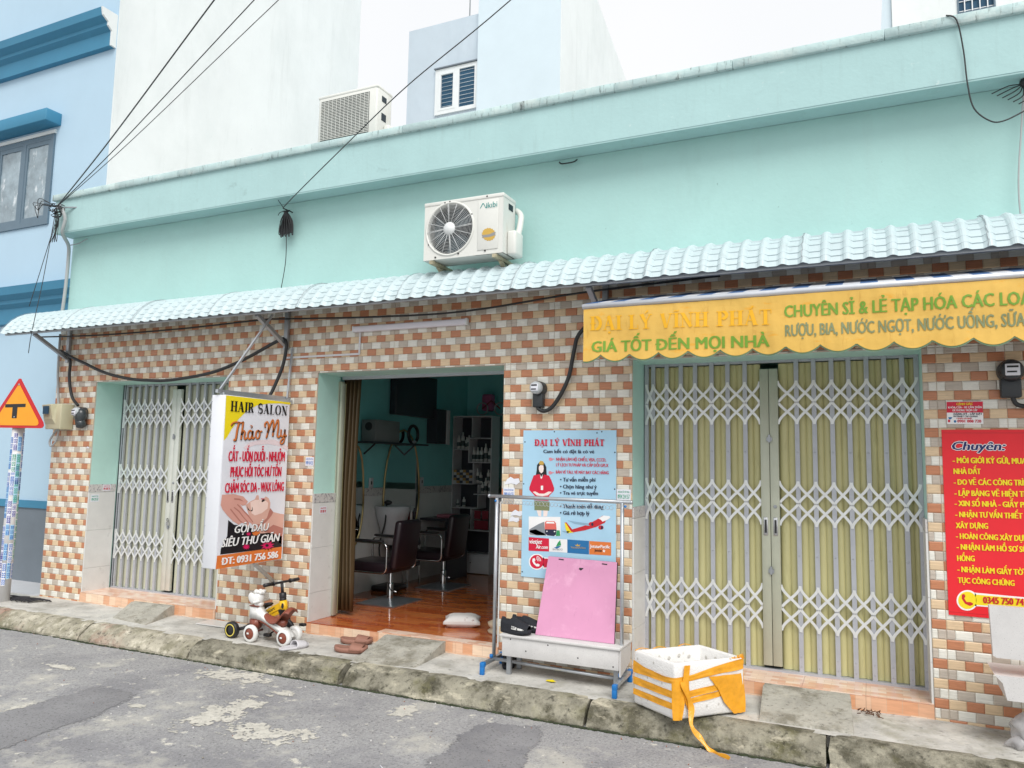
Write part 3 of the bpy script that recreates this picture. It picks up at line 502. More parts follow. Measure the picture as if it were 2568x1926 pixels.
('S','blue',1,[(0.475,1.98),(0.5,1.98),(0.492,1.966),(0.479,1.966)]),
('S','red',1,[(0.473,1.964),(0.486,1.964),(0.486,1.946),(0.472,1.946)]),
('S','blue',1,[(0.522,1.952),(0.52,1.946),(0.517,1.943),(0.512,1.943),(0.508,1.946),(0.507,1.952),(0.508,1.957),(0.512,1.96),(0.517,1.96),(0.521,1.957)]),
('D','teal',0,[(-2.906,3.731),(-2.901,3.729),(-2.878,3.764),(-2.873,3.762),(-2.852,3.726),(-2.838,3.729),(-2.839,3.763),(-2.845,3.762),(-2.844,3.736),(-2.851,3.734),(-2.87,3.769),(-2.882,3.773)]),
('D','gold',0,[(-2.76,3.492),(-2.754,3.48),(-2.764,3.473),(-2.763,3.461),(-2.776,3.458),(-2.781,3.447),(-2.795,3.449),(-2.804,3.441),(-2.817,3.447),(-2.83,3.444),(-2.84,3.454),(-2.854,3.455),(-2.86,3.467),(-2.873,3.473),(-2.873,3.485),(-2.883,3.495),(-2.878,3.505),(-2.884,3.517),(-2.874,3.524),(-2.874,3.537),(-2.862,3.54),(-2.857,3.55),(-2.843,3.548),(-2.833,3.556),(-2.82,3.55),(-2.807,3.553),(-2.797,3.543),(-2.783,3.542),(-2.778,3.53),(-2.765,3.524),(-2.765,3.512),(-2.755,3.502)]),
('D','badge',1,[(-2.888,3.506),(-2.869,3.498),(-2.816,3.498),(-2.766,3.513),(-2.751,3.51),(-2.76,3.5),(-2.755,3.486),(-2.766,3.483),(-2.815,3.475),(-2.866,3.476),(-2.882,3.477),(-2.874,3.489)]),
]
# ================================================================ SETTING
def grid(x0, x1, y0, y1, nx, ny, z, amp=0., sc_=3.):
    from mathutils import noise
    vs = []; fs = []
    for j in range(ny + 1):
        for i in range(nx + 1):
            x = x0 + (x1 - x0) * i / nx; y = y0 + (y1 - y0) * j / ny
            vs.append((x, y, z + amp * noise.noise(Vector((x * sc_, y * sc_, 0)))))
    for j in range(ny):
        for i in range(nx): a = j * (nx + 1) + i; fs.append((a, a + 1, a + nx + 2, a + nx + 1))
    return vs, fs
struct('ground', MB().box(-150, 150, -150, 150, -.6, -.22), mConc)
mb = MB(); v_, f_ = grid(-12, 4, -6.5, -.74, 160, 60, -.140, .008, 1.3); mb.add(v_, f_, 0, True)
for a, b, c, d in ((-60, -12, -60, .2), (4, 60, -60, -.74), (-12, 4, -60, -6.5)): mb.box(a, b, c, d, -.2, -.1395 if a == -60 and False else -.141)
struct('road', mb, mAsph)
mb = MB(); v_, f_ = grid(-9.4, 3.2, -.66, .40, 130, 12, 0., .006, 2.2); mb.add(v_, f_, 0, True); mb.box(-9.4, 3.2, -.62, .4, -.18, -.012)
struct('pavement', mb, mConc)
struct('forecourt', MB().box(-16, -8.76, -.02, .57, -.18, .006), mPave2)
# kerb: stones with open mossy joints
kerb = struct('kerb', MB().box(-16, 4, -.72, -.60, -.22, -.085), mMoss)
from mathutils import noise as NZ
jx = [-11.5, -9.3, -6.90, -5.47, -3.84, -1.805, -.285, 1.25, 3.0]
for i in range(len(jx) - 1):
    a, b = jx[i] + .012, jx[i + 1] - .012
    if 4 == i: a += .02
    bt = -.79 if i < 3 else (-.70 if i > 3 else -.74)
    prof = [(-.60, -.10), (-.60, .001), (bt + .03, .004), (bt, -.004), (bt - (.045 if i < 3 else .07), -.045 if i < 3 else -.05), (-.815, -.10), (-.832, -.125), (-.835, -.20)]
    if i < 3: prof = [(-.60, -.10), (-.60, .001), (-.66, .003), (-.70, -.004), (-.76, -.045), (-.808, -.082), (-.832, -.115), (-.835, -.20)]
    n = max(8, int((b - a) / .035)); vs = []; fs = []; k = len(prof)
    for q in range(n + 1):
        x = a + (b - a) * q / n
        for y, z in prof:
            d = NZ.noise(Vector((x * 6, y * 20, z * 9))) * .007 + NZ.noise(Vector((x * 25, y * 40, z * 9))) * .004
            e = .5 if q in (0, n) else 1
            vs.append((x + (NZ.noise(Vector((y * 9, z * 30, i))) * .014 if q in (0, n) else 0), y - d * .6, z + d * .8 - (0.006 if q in (0, n) else 0)))
    for q in range(n):
        for j in range(k - 1): fs.append((q * k + j, q * k + j + 1, (q + 1) * k + j + 1, (q + 1) * k + j))
    fs.append(tuple(range(k))); fs.append(tuple(n * k + j for j in range(k))[::-1])
    P('kerb_stone', MB().add(vs, fs, 0, False), mKerbL if i < 3 else mKerb, kerb)
mb = MB()   # moss and grit along the gutter
for q in range(520):
    x = -9.2 + q * .0215; r = .006 + .010 * random.random(); mb.ell((x, -.838 - random.random() * .012, -.139), (r * 1.9, r, r * .7), 0, 0, 6)
o = P('gutter_moss', mb, mMoss); o['kind'] = 'stuff'; o['label'] = 'dark mossy grit along the foot of the kerb'; o['category'] = 'moss'
mb = MB()
mb.add([(-7.15, .0, .088), (-6.57, 0, .096), (-6.57, -.06, .096), (-7.14, -.07, .088), (-6.40, -.50, .004), (-6.95, -.43, .004), (-6.38, -.52, -.02), (-6.97, -.45, -.02), (-6.57, 0, -.02), (-7.15, 0, -.02)],
       [(0, 1, 2, 3), (3, 2, 4, 5), (5, 4, 6, 7), (1, 8, 6, 4, 2), (0, 3, 5, 7, 9)]); r1 = single('concrete_ramp', mb, mRamp, 'small concrete ramp against the step of the left closed gate', 'ramp', 'concrete ramps at the door steps')
mb = MB()
mb.add([(-3.94, .0, .088), (-3.35, 0, .092), (-3.34, -.07, .094), (-3.94, -.06, .09), (-3.31, -.57, .004), (-3.85, -.64, .004), (-3.30, -.60, -.02), (-3.86, -.67, -.02), (-3.35, 0, -.02), (-3.94, 0, -.02)],
       [(0, 1, 2, 3), (3, 2, 4, 5), (5, 4, 6, 7), (1, 8, 6, 4, 2), (0, 3, 5, 7, 9)]); single('concrete_ramp', mb, mRamp, 'concrete ramp up to the open salon doorway', 'ramp', 'concrete ramps at the door steps')
mb = MB()
mb.add([(-.73, .0, .095), (-.18, 0, .095), (-.17, -.09, .093), (-.735, -.09, .093), (-.145, -.57, .012), (-.70, -.565, .012), (-.14, -.58, -.02), (-.705, -.58, -.02), (-.18, 0, -.02), (-.73, 0, -.02)],
       [(0, 1, 2, 3), (3, 2, 4, 5), (5, 4, 6, 7), (1, 8, 6, 4, 2), (0, 3, 5, 7, 9)]); single('concrete_ramp', mb, mRamp, 'concrete ramp at the step of the right closed gate, beside the foam box', 'ramp', 'concrete ramps at the door steps')

# ================================================================ THE TILED SHOP HOUSE
shop = T('shop_house', 'single storey mint green shop house with a brick-look tiled front and three wide doorways', 'building', (-3.5, 0, 0))
XL, XR = -8.737, 3.0
OPN = [(-8.04, -6.01), (-4.857, -2.85), (-1.71, .33)]
LZ = 2.46
mb = MB()
edges = [XL + .02] + [e for o_ in OPN for e in o_] + [XR]
for i in range(0, 8, 2): mb.box(edges[i], edges[i + 1], .016, .36, -.1, LZ)
mb.box(XL + .02, XR, .016, .36, LZ, 3.31)
mb.box(XL + .02, XL + .2, .36, 5.5, -.1, 4.2); mb.box(XR - .1, XR, .36, 5.5, -.1, 4.2); mb.box(XL + .2, XR - .1, 5.4, 5.5, -.1, 4.2); mb.box(XL + .2, XR - .1, .36, 5.4, 3.32, 3.44)
P('lower_wall', mb, mJamb, shop)
P('upper_wall', MB().box(-8.66, XR, .012, .35, 3.312, 4.222), mMint, shop)
mb = MB().box(-8.70, XR, -.209, .10, 4.225, 4.615); mb.box(-8.70, XR, -.205, -.185, 4.212, 4.2249)
par = P('parapet', mb, mMintP, shop)
P('flat_roof', MB().box(-8.66, XR, .10, 5.5, 4.2, 4.32), mConc, shop)
x = -8.735
while x < XR:
    L = random.uniform(.78, 1.12); b = min(XR, x + L)
    P('coping_stone', MB().bevbox(x + .0015, b - .0015, -.240, .13, 4.616, 4.688 + random.uniform(-.002, .002), .004, seg=1), mCope, shop); x = b
# jamb linings
for (a, b) in OPN:
    for q in (a + .001, b - .014):
        for (c, d) in ((.10, .36), (.362, .78), (.782, 1.205)): P('jamb_tile', MB().box(q, q + .013, .002, .34, c, d), mTileW, shop)
        P('border_tile', MB().box(q, q + .013, .002, .34, 1.208, 1.295), mBord, shop)
# stone steps
def floor_mat(name, c0, c1, c2, rough, sx, sy):
    mt = bpy.data.materials.new(name); mt.use_nodes = True; n = mt.node_tree; N = n.nodes; L = n.links; b = N['Principled BSDF']; b.inputs['Roughness'].default_value = rough
    geo = N.new('ShaderNodeNewGeometry'); sep = N.new('ShaderNodeSeparateXYZ'); L.new(geo.outputs['Position'], sep.inputs[0]); add = N.new('ShaderNodeMath'); L.new(sep.outputs[1], add.inputs[0]); L.new(sep.outputs[2], add.inputs[1])
    cb = N.new('ShaderNodeCombineXYZ'); L.new(sep.outputs[0], cb.inputs[0]); L.new(add.outputs[0], cb.inputs[1])
    br = N.new('ShaderNodeTexBrick'); br.inputs['Scale'].default_value = 1; br.inputs['Brick Width'].default_value = sx; br.inputs['Row Height'].default_value = sy; br.inputs['Mortar Size'].default_value = .0012
    br.inputs['Color1'].default_value = (*hexc(c0), 1); br.inputs['Color2'].default_value = (*hexc(c1), 1); br.inputs['Mortar'].default_value = (*hexc(c2), 1); br.offset = .5; br.squash = 1
    L.new(cb.outputs[0], br.inputs['Vector'])
    nz = N.new('ShaderNodeTexNoise'); nz.inputs['Scale'].default_value = 9; nz.inputs['Detail'].default_value = 5; mp = N.new('ShaderNodeMapping'); mp.inputs['Scale'].default_value = (1, 8, 8); L.new(geo.outputs['Position'], mp.inputs[0]); L.new(mp.outputs[0], nz.inputs[0])
    mr = N.new('ShaderNodeMapRange'); mr.inputs['To Min'].default_value = .75; mr.inputs['To Max'].default_value = 1.2; L.new(nz.outputs[0], mr.inputs['Value'])
    mx = N.new('ShaderNodeMix'); mx.data_type = 'RGBA'; mx.blend_type = 'MULTIPLY'; mx.inputs[0].default_value = 1; L.new(br.outputs['Color'], mx.inputs[6])
    L.new(mr.outputs[0], mx.inputs[7]); L.new(mx.outputs[2], b.inputs['Base Color']); return mt
mStep = floor_mat('step_tile', 'dda98c', 'f1dccb', 'cfb29c', .3, .10, .05)
mRise = floor_mat('riser_tile', 'dc9f78', 'f1dac0', 'cdb096', .35, .095, .16)
mSalF = floor_mat('salon_floor_tile', 'a84f2a', 'c4743f', '5a2a18', .10, .30, .075)
for i, (a, b) in enumerate(OPN):
    zt = (.108, .100, .100)[i]; n = 5; w_ = (b - a) / n
    for k in range(n):
        x0, x1 = a + k * w_ + .001, a + (k + 1) * w_ - .001
        P('step_tile', MB().box(x0, x1, -.006, .42 if i != 1 else .12, zt - .006, zt), mStep if i != 1 else (mStep if k > 1 else mSalF), shop)
        P('riser_tile', MB().box(x0, x1, -.010, .0, -.02, zt - .008), mRise, shop)
    P('step_core', MB().box(a, b, .0, .42, -.1, zt - .007), mRamp, shop)
# brick-look tiles
tw = P('tiled_wall', MB().box(XL, edges[1] - .001, 0.003, .015, -.02, LZ).box(edges[2] + .001, edges[3] - .001, .003, .015, -.02, LZ).box(edges[4] + .001, edges[5] - .001, .003, .015, -.02, LZ).box(edges[6] + .001, XR, .003, .015, -.02, LZ).box(XL, XR, .003, .015, LZ, 3.305), mGrout, shop)
def brick_geo(w_, h, g=.0009, dpt=.0042, bev=.0065):
    b = min(bev, w_ * .3, h * .3); x0, x1, z0, z1 = g, w_ - g, g, h - g
    vs = [(x0, .0028, z0), (x1, .0028, z0), (x1, .0028, z1), (x0, .0028, z1), (x0, -.0005, z0), (x1, -.0005, z0), (x1, -.0005, z1), (x0, -.0005, z1),
          (x0 + b, -dpt, z0 + b), (x1 - b, -dpt, z0 + b), (x1 - b, -dpt, z1 - b), (x0 + b, -dpt, z1 - b)]
    fs = []
    for a, c in ((0, 4), (4, 8)):
        for k in range(4): fs.append((a + k, a + (k + 1) % 4, c + (k + 1) % 4, c + k))
    fs.append((8, 9, 10, 11)); return vs, fs
RH = .0631; Z00 = -.0487; X00 = -2.385
def pieces(x0, x1, z0, z1):
    rs = []
    # split at tile joints in x
    k = math.floor((x0 - X00) / .4 + 1e-6); xj = X00 + .4 * (k + 1)
    xs = [(x0, xj - .001), (xj + .001, x1)] if xj < x1 - .004 and xj > x0 + .004 else [(x0, x1)]
    for a, b in xs:
        a = max(a, XL + .001); b = min(b, 1.95)
        if b - a < .008: continue
        zs = [(max(z0, -.018), min(z1, 3.285))]
        if z0 < LZ < z1: zs = [(z0, LZ - .001), (LZ + .001, z1)]
        for c, d in zs:
            if d - c < .006: continue
            segs = [(a, b)]
            if (c + d) / 2 < LZ:
                for (p, q) in OPN:
                    ns = []
                    for (s0, s1) in segs:
                        if s1 <= p or s0 >= q: ns.append((s0, s1)); continue
                        if s0 < p - .006: ns.append((s0, p - .001))
                        if s1 > q + .006: ns.append((q + .001, s1))
                    segs = ns
            for s0, s1 in segs: rs.append((s0, s1, c, d))
    return rs
full = []; rest = {k: MB() for k in bcol}; C0 = Vector((0, -5.913, 1.61))
for r in range(0, 54):
    z0 = Z00 + r * RH; z1 = z0 + RH; j = r // 2; off = .05 if r % 2 else 0
    tj = .0006 if r % 4 == 0 else 0
    for i in range(-66, 46):
        x0 = X00 + i * .1 + off; x1 = x0 + .1
        if x1 < XL or x0 > 1.95: continue
        colr = (('red', 'cream') if r % 2 == 0 else ('white', 'grey'))[(i + j) % 2]
        for q in pieces(x0, x1, z0 + tj, z1):
            isfull = abs(q[1] - q[0] - .1) < .0011 and abs(q[3] - q[2] - RH) < .0009
            hid = (-2.66 < q[0] and q[1] < -1.83 and .70 < q[2] < 1.88) or (.43 < q[0] and q[2] > .68 and q[2] < 1.88) or q[0] > .93
            d = (Vector((q[0], 0, q[2])) - C0).length * (1 if not hid else 9)
            if isfull: full.append((d, colr, q))
            else:
                gv, gf = brick_geo(q[1] - q[0], q[3] - q[2]); rest[colr].add([(x + q[0], y, z + q[2]) for x, y, z in gv], gf)
full.sort(key=lambda t: t[0])
BM_ = {}
for k in bcol:
    gv, gf = brick_geo(.1, RH); BM_[k] = MB().add(gv, gf).mesh('brick', mBr[k])
for d, k, q in full[:296]:
    o = bpy.data.objects.new('brick', BM_[k]); COL.objects.link(o); o.parent = tw; o.location = Vector((q[0], 0, q[2])) - ORG[tw.name]
for d, k, q in full[296:]:
    gv, gf = brick_geo(.1, RH); rest[k].add([(x + q[0], y, z + q[2]) for x, y, z in gv], gf)
allb = MB(); ks = list(bcol)
for n_, k in enumerate(ks): allb.add(rest[k].v, rest[k].f, n_)
P('brick_field', allb, [mBr[k] for k in ks], tw, kind='stuff', recalc=False)

# corrugated eave canopy
prof = [(.008, 3.288), (-.09, 3.284), (-.18, 3.268), (-.26, 3.24), (-.335, 3.196), (-.40, 3.14), (-.45, 3.08), (-.485, 3.03), (-.505, 2.985)]
pp = []
for i in range(len(prof) - 1):
    y0, z0 = prof[i]; y1, z1 = prof[i + 1]; d = Vector((y1 - y0, z1 - z0)).normalized(); nn = Vector((d.y, -d.x));  nn = nn if nn.y > 0 else -nn
    pp.append((y0, z0, nn, 0.)); pp.append((y1 - d.x * .001, z1 - d.y * .001, nn, 1.))
def wave(t):   # one rib per .135 m
    t = t % 1.; a = abs(t - .5) * 2
    return .024 * max(0, math.cos(min(1, (1 - a) / .5) * PI / 2)) ** .9 if (1 - a) < .5 else 0.
can = P('canopy', MB().box(-9.0, 2.8, -.485, -.455, 2.975, 3.005).box(-8.98, 2.8, -.27, -.24, 3.19, 3.22), mSteel, shop)
k0 = -9
xs_ = .70 - 1.08 * 9
si = 0
while xs_ < 2.8:
    NX = 8 * 12; vs = []; fs = []; lift = .004 if si % 2 else 0
    for i in range(NX + 1):
        x = xs_ - .012 + (1.08 + .02) * i / NX; hv = wave((x - .70) / .135)
        for (y, z, nn, st_) in pp:
            h = hv + lift + .0065 * st_ * (1 - .7 * hv / .024)
            vs.append((x, y + nn.x * h, z + nn.y * h))
    k = len(pp)
    for i in range(NX):
        for j in range(k - 1): fs.append((i * k + j, i * k + j + 1, (i + 1) * k + j + 1, (i + 1) * k + j))
    me = MB().add(vs, fs, 0, False); bmm = me.fix(); bmesh.ops.solidify(bmm, geom=bmm.faces[:], thickness=.0015)
    mesh = bpy.data.meshes.new('roof_sheet'); org = ORG[can.name]
    for v in bmm.verts: v.co -= org
    bmm.to_mesh(mesh); bmm.free(); mesh.materials.append(mRoofS)
    P('roof_sheet', mesh, None, can); hh = wave((xs_ - .70) / .135) + .0065
    P('seam_strip', MB().tube([(xs_ - .010 + .006 * math.sin(i * 2.4), y + nn.x * hh, z + nn.y * hh) for i, (y, z, nn, st_) in enumerate(pp)], .0018, 5), mSteel, can); xs_ += 1.08; si += 1
for bx_ in (-8.53, -5.245, -1.93, 1.4):
    mb = MB(); mb._bar((bx_, -.03, 2.70), (bx_, -.03, 3.24), .045, .03); mb._bar((bx_ + .001, -.05, 2.75), (bx_ + .001, -.45, 2.975), .04, .035); mb._bar((bx_, -.045, 3.215), (bx_, -.26, 3.18), .03, .03); mb._bar((bx_, -.25, 3.19), (bx_, -.47, 3.0), .025, .025)
    P('canopy_bracket', mb, mSteel, can)

# ---------------------------------------------------------------- folding gates
def scurve(x0, z0, x1, z1, y, w_=.0195, n=10):
    """strip that leaves the rivet at x0,z0 and turns vertical at x1,z1"""
    pts = []
    for i in range(n + 1):
        t = i / n; s = (t ** 3 - 2 * t * t + t) * .75 + (3 * t * t - 2 * t ** 3) + (t ** 3 - t * t) * .0
        pts.append((x0 + (x1 - x0) * s, z0 + (z1 - z0) * t))
    v2, f2 = stroke(pts, w_)
    vs = [(a, y, b) for a, b in v2] + [(a, y + .0025, b) for a, b in v2]; k = len(v2); nseg = n
    fs = [f for f in f2] + [tuple(i + k for i in f)[::-1] for f in f2]
    for i in range(nseg): fs += [(2 * i, 2 * i + 2, 2 * i + 2 + k, 2 * i + k), (2 * i + 1, 2 * i + 1 + k, 2 * i + 3 + k, 2 * i + 3)]
    return vs, fs
def gate(x0, x1, y, z0, z1, lock, left, right, bands, H, ms, mst, label):
    fr = MB().box(x0, x1, y + .012, y + .05, z1 + .001, LZ + .03)
    g = P('folding_gate', fr, mPick, shop, label); P('bottom_rail', MB().box(x0, x1, y - .005, y + .045, z0 - .006, z0 + .012), mPick, g)
    px_ = left + right; bays = []
    for a, b in zip(left[:-1], left[1:]): bays.append((a, b))
    if lock: bays.append((left[-1], lock[0])); bays.append((lock[1], right[0]))
    for a, b in zip(right[:-1], right[1:]): bays.append((a, b))
    cache = {}
    for a, b in bays:
        w_ = b - a
        for h in range(2):
            cx = a + w_ * (.25 + .5 * h); hw = w_ * .245; key = round(hw, 4)
            if key not in cache:
                vs = []; fs = []; N_ = 6
                for zz in (0, z1 - z0 - .02):
                    for i in range(N_ + 1):
                        t = i / N_ * 2 - 1; vs.append((hw * t, .004 - .012 * math.cos(t * PI / 2) ** .7 if abs(t) < 1 else .004, zz))
                    vs.append((hw, .012, zz)); vs.append((-hw, .012, zz))
                k = N_ + 3; fs = [(i, (i + 1) % k, (i + 1) % k + k, i + k) for i in range(k)] + [tuple(range(k)), tuple(range(k, 2 * k))[::-1]]
                cache[key] = MB().add(vs, fs).mesh('slat', ms)
            o = bpy.data.objects.new('slat', cache[key]); COL.objects.link(o); o.parent = g; o.location = Vector((cx, y + .045, z0 + .014)) - ORG[g.name]
        for zc in bands:
            mb = MB()
            for sgn in (1, -1):
                for (p, q) in ((a, b), (b, a)):
                    d = .004 if p < q else 0
                    v, f = scurve(p, zc, q, zc + sgn * H, y - .004 + d); mb.add(v, f)
            P('lattice', mb, mLatt, g)
    pm = MB().box(-.0165, .0165, 0, .022, 0, z1 - z0 + .02)
    for zc in bands:
        for dz in (0,): pm.lathe((0, -.0005, zc - z0), (0, -1, 0), [(.007, 0), (.006, .004), (0, .005)], 8)
    for zc in [(a + b) / 2 for a, b in zip(bands[:-1], bands[1:])]: pm.lathe((0, -.0005, zc - z0), (0, -1, 0), [(.006, 0), (.005, .003), (0, .004)], 8)
    for dz in (.05, .12): pm.lathe((0, -.0005, dz), (0, -1, 0), [(.005, 0), (.004, .003), (0, .004)], 8)
    pmesh = pm.mesh('picket', mPick)
    for xx in px_:
        o = bpy.data.objects.new('picket', pmesh); COL.objects.link(o); o.parent = g; o.location = Vector((xx, y + .002, z0 + .003)) - ORG[g.name]
    if lock:
        xm = (lock[0] + lock[1]) / 2
        for s_, (a, b) in enumerate(((lock[0], xm - .002), (xm + .002, lock[1]))):
            st = P('lock_stile', MB().bevbox(a, b, y - .008, y + .03, z0 + .035, z1 - .05, .003, seg=1), mst, g)
        for xx in (xm - .036, xm + .036):
            mb = MB().bevbox(xx - .016, xx + .016, y - .014, y - .006, z0 + 1.00, z0 + 1.14, .006); mb.box(xx - .008, xx + .008, y - .0155, y - .013, z0 + 1.02, z0 + 1.12, 1)
            P('pull_handle', mb, [mChrome, mBlack], g)
        mb = MB()
        for zz in (1.72, .72): mb.box(xm - .020, xm + .020, y - .016, y - .007, z0 + zz, z0 + zz + .03).box(xm - .008, xm + .008, y - .024, y - .015, z0 + zz - .01, z0 + zz + .05)
        mb.lathe((xm + .035, y - .008, z0 + 1.22), (0, -1, 0), [(.014, 0), (.013, .006), (.006, .007), (0, .004)], 12)
        P('latch', mb, mSteel, g)
    return g
g3 = gate(-1.69, .325, .33, .105, 2.44, (-.78, -.645), [-1.685, -1.63, -1.517, -1.400, -1.284, -1.152, -1.026, -.893], [-.51, -.385, -.259, -.14, -.018, .101, .219, .312], [2.125, 1.354, .575], .168, mSlat, mStile, 'closed olive slatted folding gate under the yellow awning')
g1 = gate(-8.02, -6.02, .36, .112, 2.44, (-7.215, -7.075), [-8.01, -7.99, -7.88, -7.77, -7.665, -7.555, -7.445, -7.335], [-6.965, -6.845, -6.725, -6.605, -6.485, -6.365, -6.245, -6.125, -6.035], [2.119, 1.36, .61], .168, mSlatL, mStileL, 'closed pale cream slatted folding gate at the left doorway')
mb = MB().box(-7.158, -7.128, .325, .345, .86, .90); mb.tube(spl([(-7.152, .335, .90), (-7.152, .33, .935), (-7.134, .33, .935), (-7.134, .335, .90)], 4), .0035, 6, 1)
mb.add([], []); single('padlock', mb, [mChrome, mBlack], 'small padlock hanging on the closed left gate', 'padlock')
# folded-back gate of the salon doorway
gf = P('folding_gate', MB().box(-4.835, -2.87, .355, .39, 2.43, LZ + .03), mPick, shop, 'open folding gate bunched at the left of the salon doorway')
pmesh = MB().box(-.005, .005, 0, .05, 0, 2.30).mesh('picket', mStile); smesh = MB().box(-.002, .002, 0, .06, 0, 2.28).mesh('slat', mSlat)
for i in range(9):
    o = bpy.data.objects.new('picket', pmesh); COL.objects.link(o); o.parent = gf; o.location = Vector((-4.925 + .0125 * i, .325 + .012 * (i % 2), .108)) - ORG[gf.name]
    if i < 8: o = bpy.data.objects.new('slat', smesh); COL.objects.link(o); o.parent = gf; o.location = Vector((-4.919 + .0125 * i, .36, .115)) - ORG[gf.name]
P('lock_stile', MB().bevbox(-4.815, -4.80, .31, .375, .11, 2.39, .003, seg=1), mStile, gf)

# ================================================================ NEIGHBOURS
bh = T('blue_house', 'tall pale blue town house with deep blue cornices left of the shop', 'building', (-11.4, .57, 0))
P('front_wall', MB().box(-16, -8.925, .57, .80, 1.03, 13), mBlue, bh)
P('side_wall', MB().box(-8.924, -8.907, .575, 5.73, .0, 13).box(-16, -8.925, .801, 5.73, 0, 13), mWhite, bh)
P('base_wall', MB().box(-16, -8.93, .565, .80, 0, .935), mBaseG, bh)
P('band', MB().box(-16, -8.93, .545, .80, .936, 1.029), mBlueD, bh)
def cornice(z0, z1, x1):
    h = z1 - z0; pr = [(.57, z0), (.50, z0 + .02 * h), (.50, z0 + .45 * h), (.44, z0 + .56 * h), (.44, z0 + .66 * h), (.36, z0 + .78 * h), (.34, z0 + h), (.57, z0 + h)]
    P('cornice', MB().prism(pr, -16, x1, 0, 'yz'), mBlueD, bh); P('cornice_end', MB().prism(pr, x1 + .001, x1 + .03, 0, 'yz'), mWhite, bh)
cornice(7.0, 7.46, -8.96); cornice(3.37, 3.85, -8.96)
P('window_hood', MB().bevbox(-13, -9.92, .35, .575, 6.10, 6.27, .01), mBlueD, bh)
P('window_surround', MB().box(-13, -10.0, .545, .575, 6.01, 6.06), mWhite, bh)
wf = P('window', MB().box(-11.25, -10.01, .545, .60, 5.93, 6.0).box(-11.25, -10.01, .545, .60, 4.73, 4.80).box(-11.25, -11.19, .545, .60, 4.80, 5.93).box(-10.07, -10.01, .545, .60, 4.80, 5.93).box(-10.66, -10.60, .545, .60, 4.80, 5.93), mFrameG, bh)
for a, b in ((-11.19, -10.66), (-10.60, -10.07)):
    P('sash', MB().box(a, a + .05, .549, .5695, 4.80, 5.93).box(b - .05, b, .549, .5695, 4.80, 5.93).box(a + .05, b - .05, .549, .5695, 4.80, 4.86).box(a + .05, b - .05, .549, .5695, 5.87, 5.93), mFrameG, wf)
    vs, fs = [], []
    for j in range(13):
        for i in range(9):
            x = a + .05 + (b - a - .1) * i / 8; z = 4.86 + 1.01 * j / 12; vs.append((x, .561 + .006 * NZ.noise(Vector((x * 9 + z * 5, z * 4, 1))), z))
    for j in range(12):
        for i in range(8): k = j * 9 + i; fs.append((k, k + 1, k + 10, k + 9))
    P('pane', MB().add(vs, fs, 0, True), mFilm, wf, 'pane covered in wrinkled clear film')
gh = T('grey_house', 'pale grey-blue rendered house with a small white framed window, rising behind the parapet', 'building', (-6.8, 7, 0))
P('rear_block', MB().box(-8.60, -6.90, 7.0, 11, 0, 10.66), mGreyW, gh)
P('front_block', MB().prism([(6.90, 0), (13.5, 0), (13.5, 10.0), (11.2, 10.87), (6.90, 12.4)], -6.899, -5.125, 0, 'yz'), mGreyW2, gh)
P('side_wall', MB().prism([(6.905, 0), (13.5, 0), (13.5, 10.0), (11.2, 10.87), (6.905, 12.4)], -5.124, -5.11, 0, 'yz'), mWhite, gh)  # white sheet puts this side's lit look into colour, against the grey front
wf = P('window', MB().box(-7.90, -6.93, 6.96, 7.02, 9.55, 9.63).box(-7.90, -6.93, 6.96, 7.02, 8.66, 8.74).box(-7.90, -7.82, 6.96, 7.02, 8.74, 9.55).box(-7.42, -7.34, 6.96, 7.02, 8.74, 9.55).box(-6.99, -6.93, 6.96, 7.02, 8.74, 9.55), mFrameW, gh)
P('sash', MB().box(-7.82, -7.76, 6.955, 7.0, 8.74, 9.55).box(-7.48, -7.42, 6.955, 7.0, 8.74, 9.55).box(-7.76, -7.48, 6.955, 7.0, 9.50, 9.55).box(-7.76, -7.48, 6.955, 7.0, 8.74, 8.79), mFrameW, wf)
for a, b in ((-7.82, -7.42), (-7.34, -6.99)): P('pane', MB().box(a, b, 6.990, 6.996, 8.74, 9.55), mGlass, wf)
mb = MB()
for k in range(9): mb.tube([(-7.82, 6.975, 8.82 + k * .085), (-6.99, 6.975, 8.82 + k * .085)], .0035, 6)
P('grille', mb, mFrameW, wf)
P('hood', MB().box(-7.92, -6.9, 6.93, 7.02, 9.635, 9.66), mBaseG, gh)
mb = MB().tube([(-7.32, 7.3, 10.66), (-7.32, 7.3, 12.6)], .012, 6); mb.tube(spl([(-7.05, 7.3, 10.6), (-7.02, 7.28, 10.95), (-7.08, 7.25, 11.3), (-7.2, 7.2, 11.8)], 5), .010, 6)
P('roof_mast', mb, mGreyC, gh)
rh = T('white_house', 'white rendered house with a small barred window behind the right end of the parapet', 'building', (3, 8, 0))
P('front_wall', MB().box(.524, 7, 8.0, 8.3, 0, 9.13).box(.524, 1.49, 8, 8.3, 9.13, 9.62).box(2.03, 7, 8, 8.3, 9.13, 9.62).box(.524, 7, 8, 8.3, 9.62, 12.5), mWhite, rh)
P('gable_wall', MB().prism([(.20, 0), (.52, 0), (.52, 11.5), (.42, 10.3), (.33, 8.85), (.20, 8.0)], 8.05, 11, 0, 'xz'), mGreyW2, rh)
wf = P('window', MB().box(1.49, 2.03, 7.985, 8.05, 9.13, 9.16).box(1.49, 2.03, 7.985, 8.05, 9.59, 9.62).box(1.49, 1.515, 7.985, 8.05, 9.16, 9.59).box(2.005, 2.03, 7.985, 8.05, 9.16, 9.59), mFrameG, rh)
P('pane', MB().box(1.515, 2.005, 8.04, 8.045, 9.16, 9.59), mGlass, wf)
mb = MB()
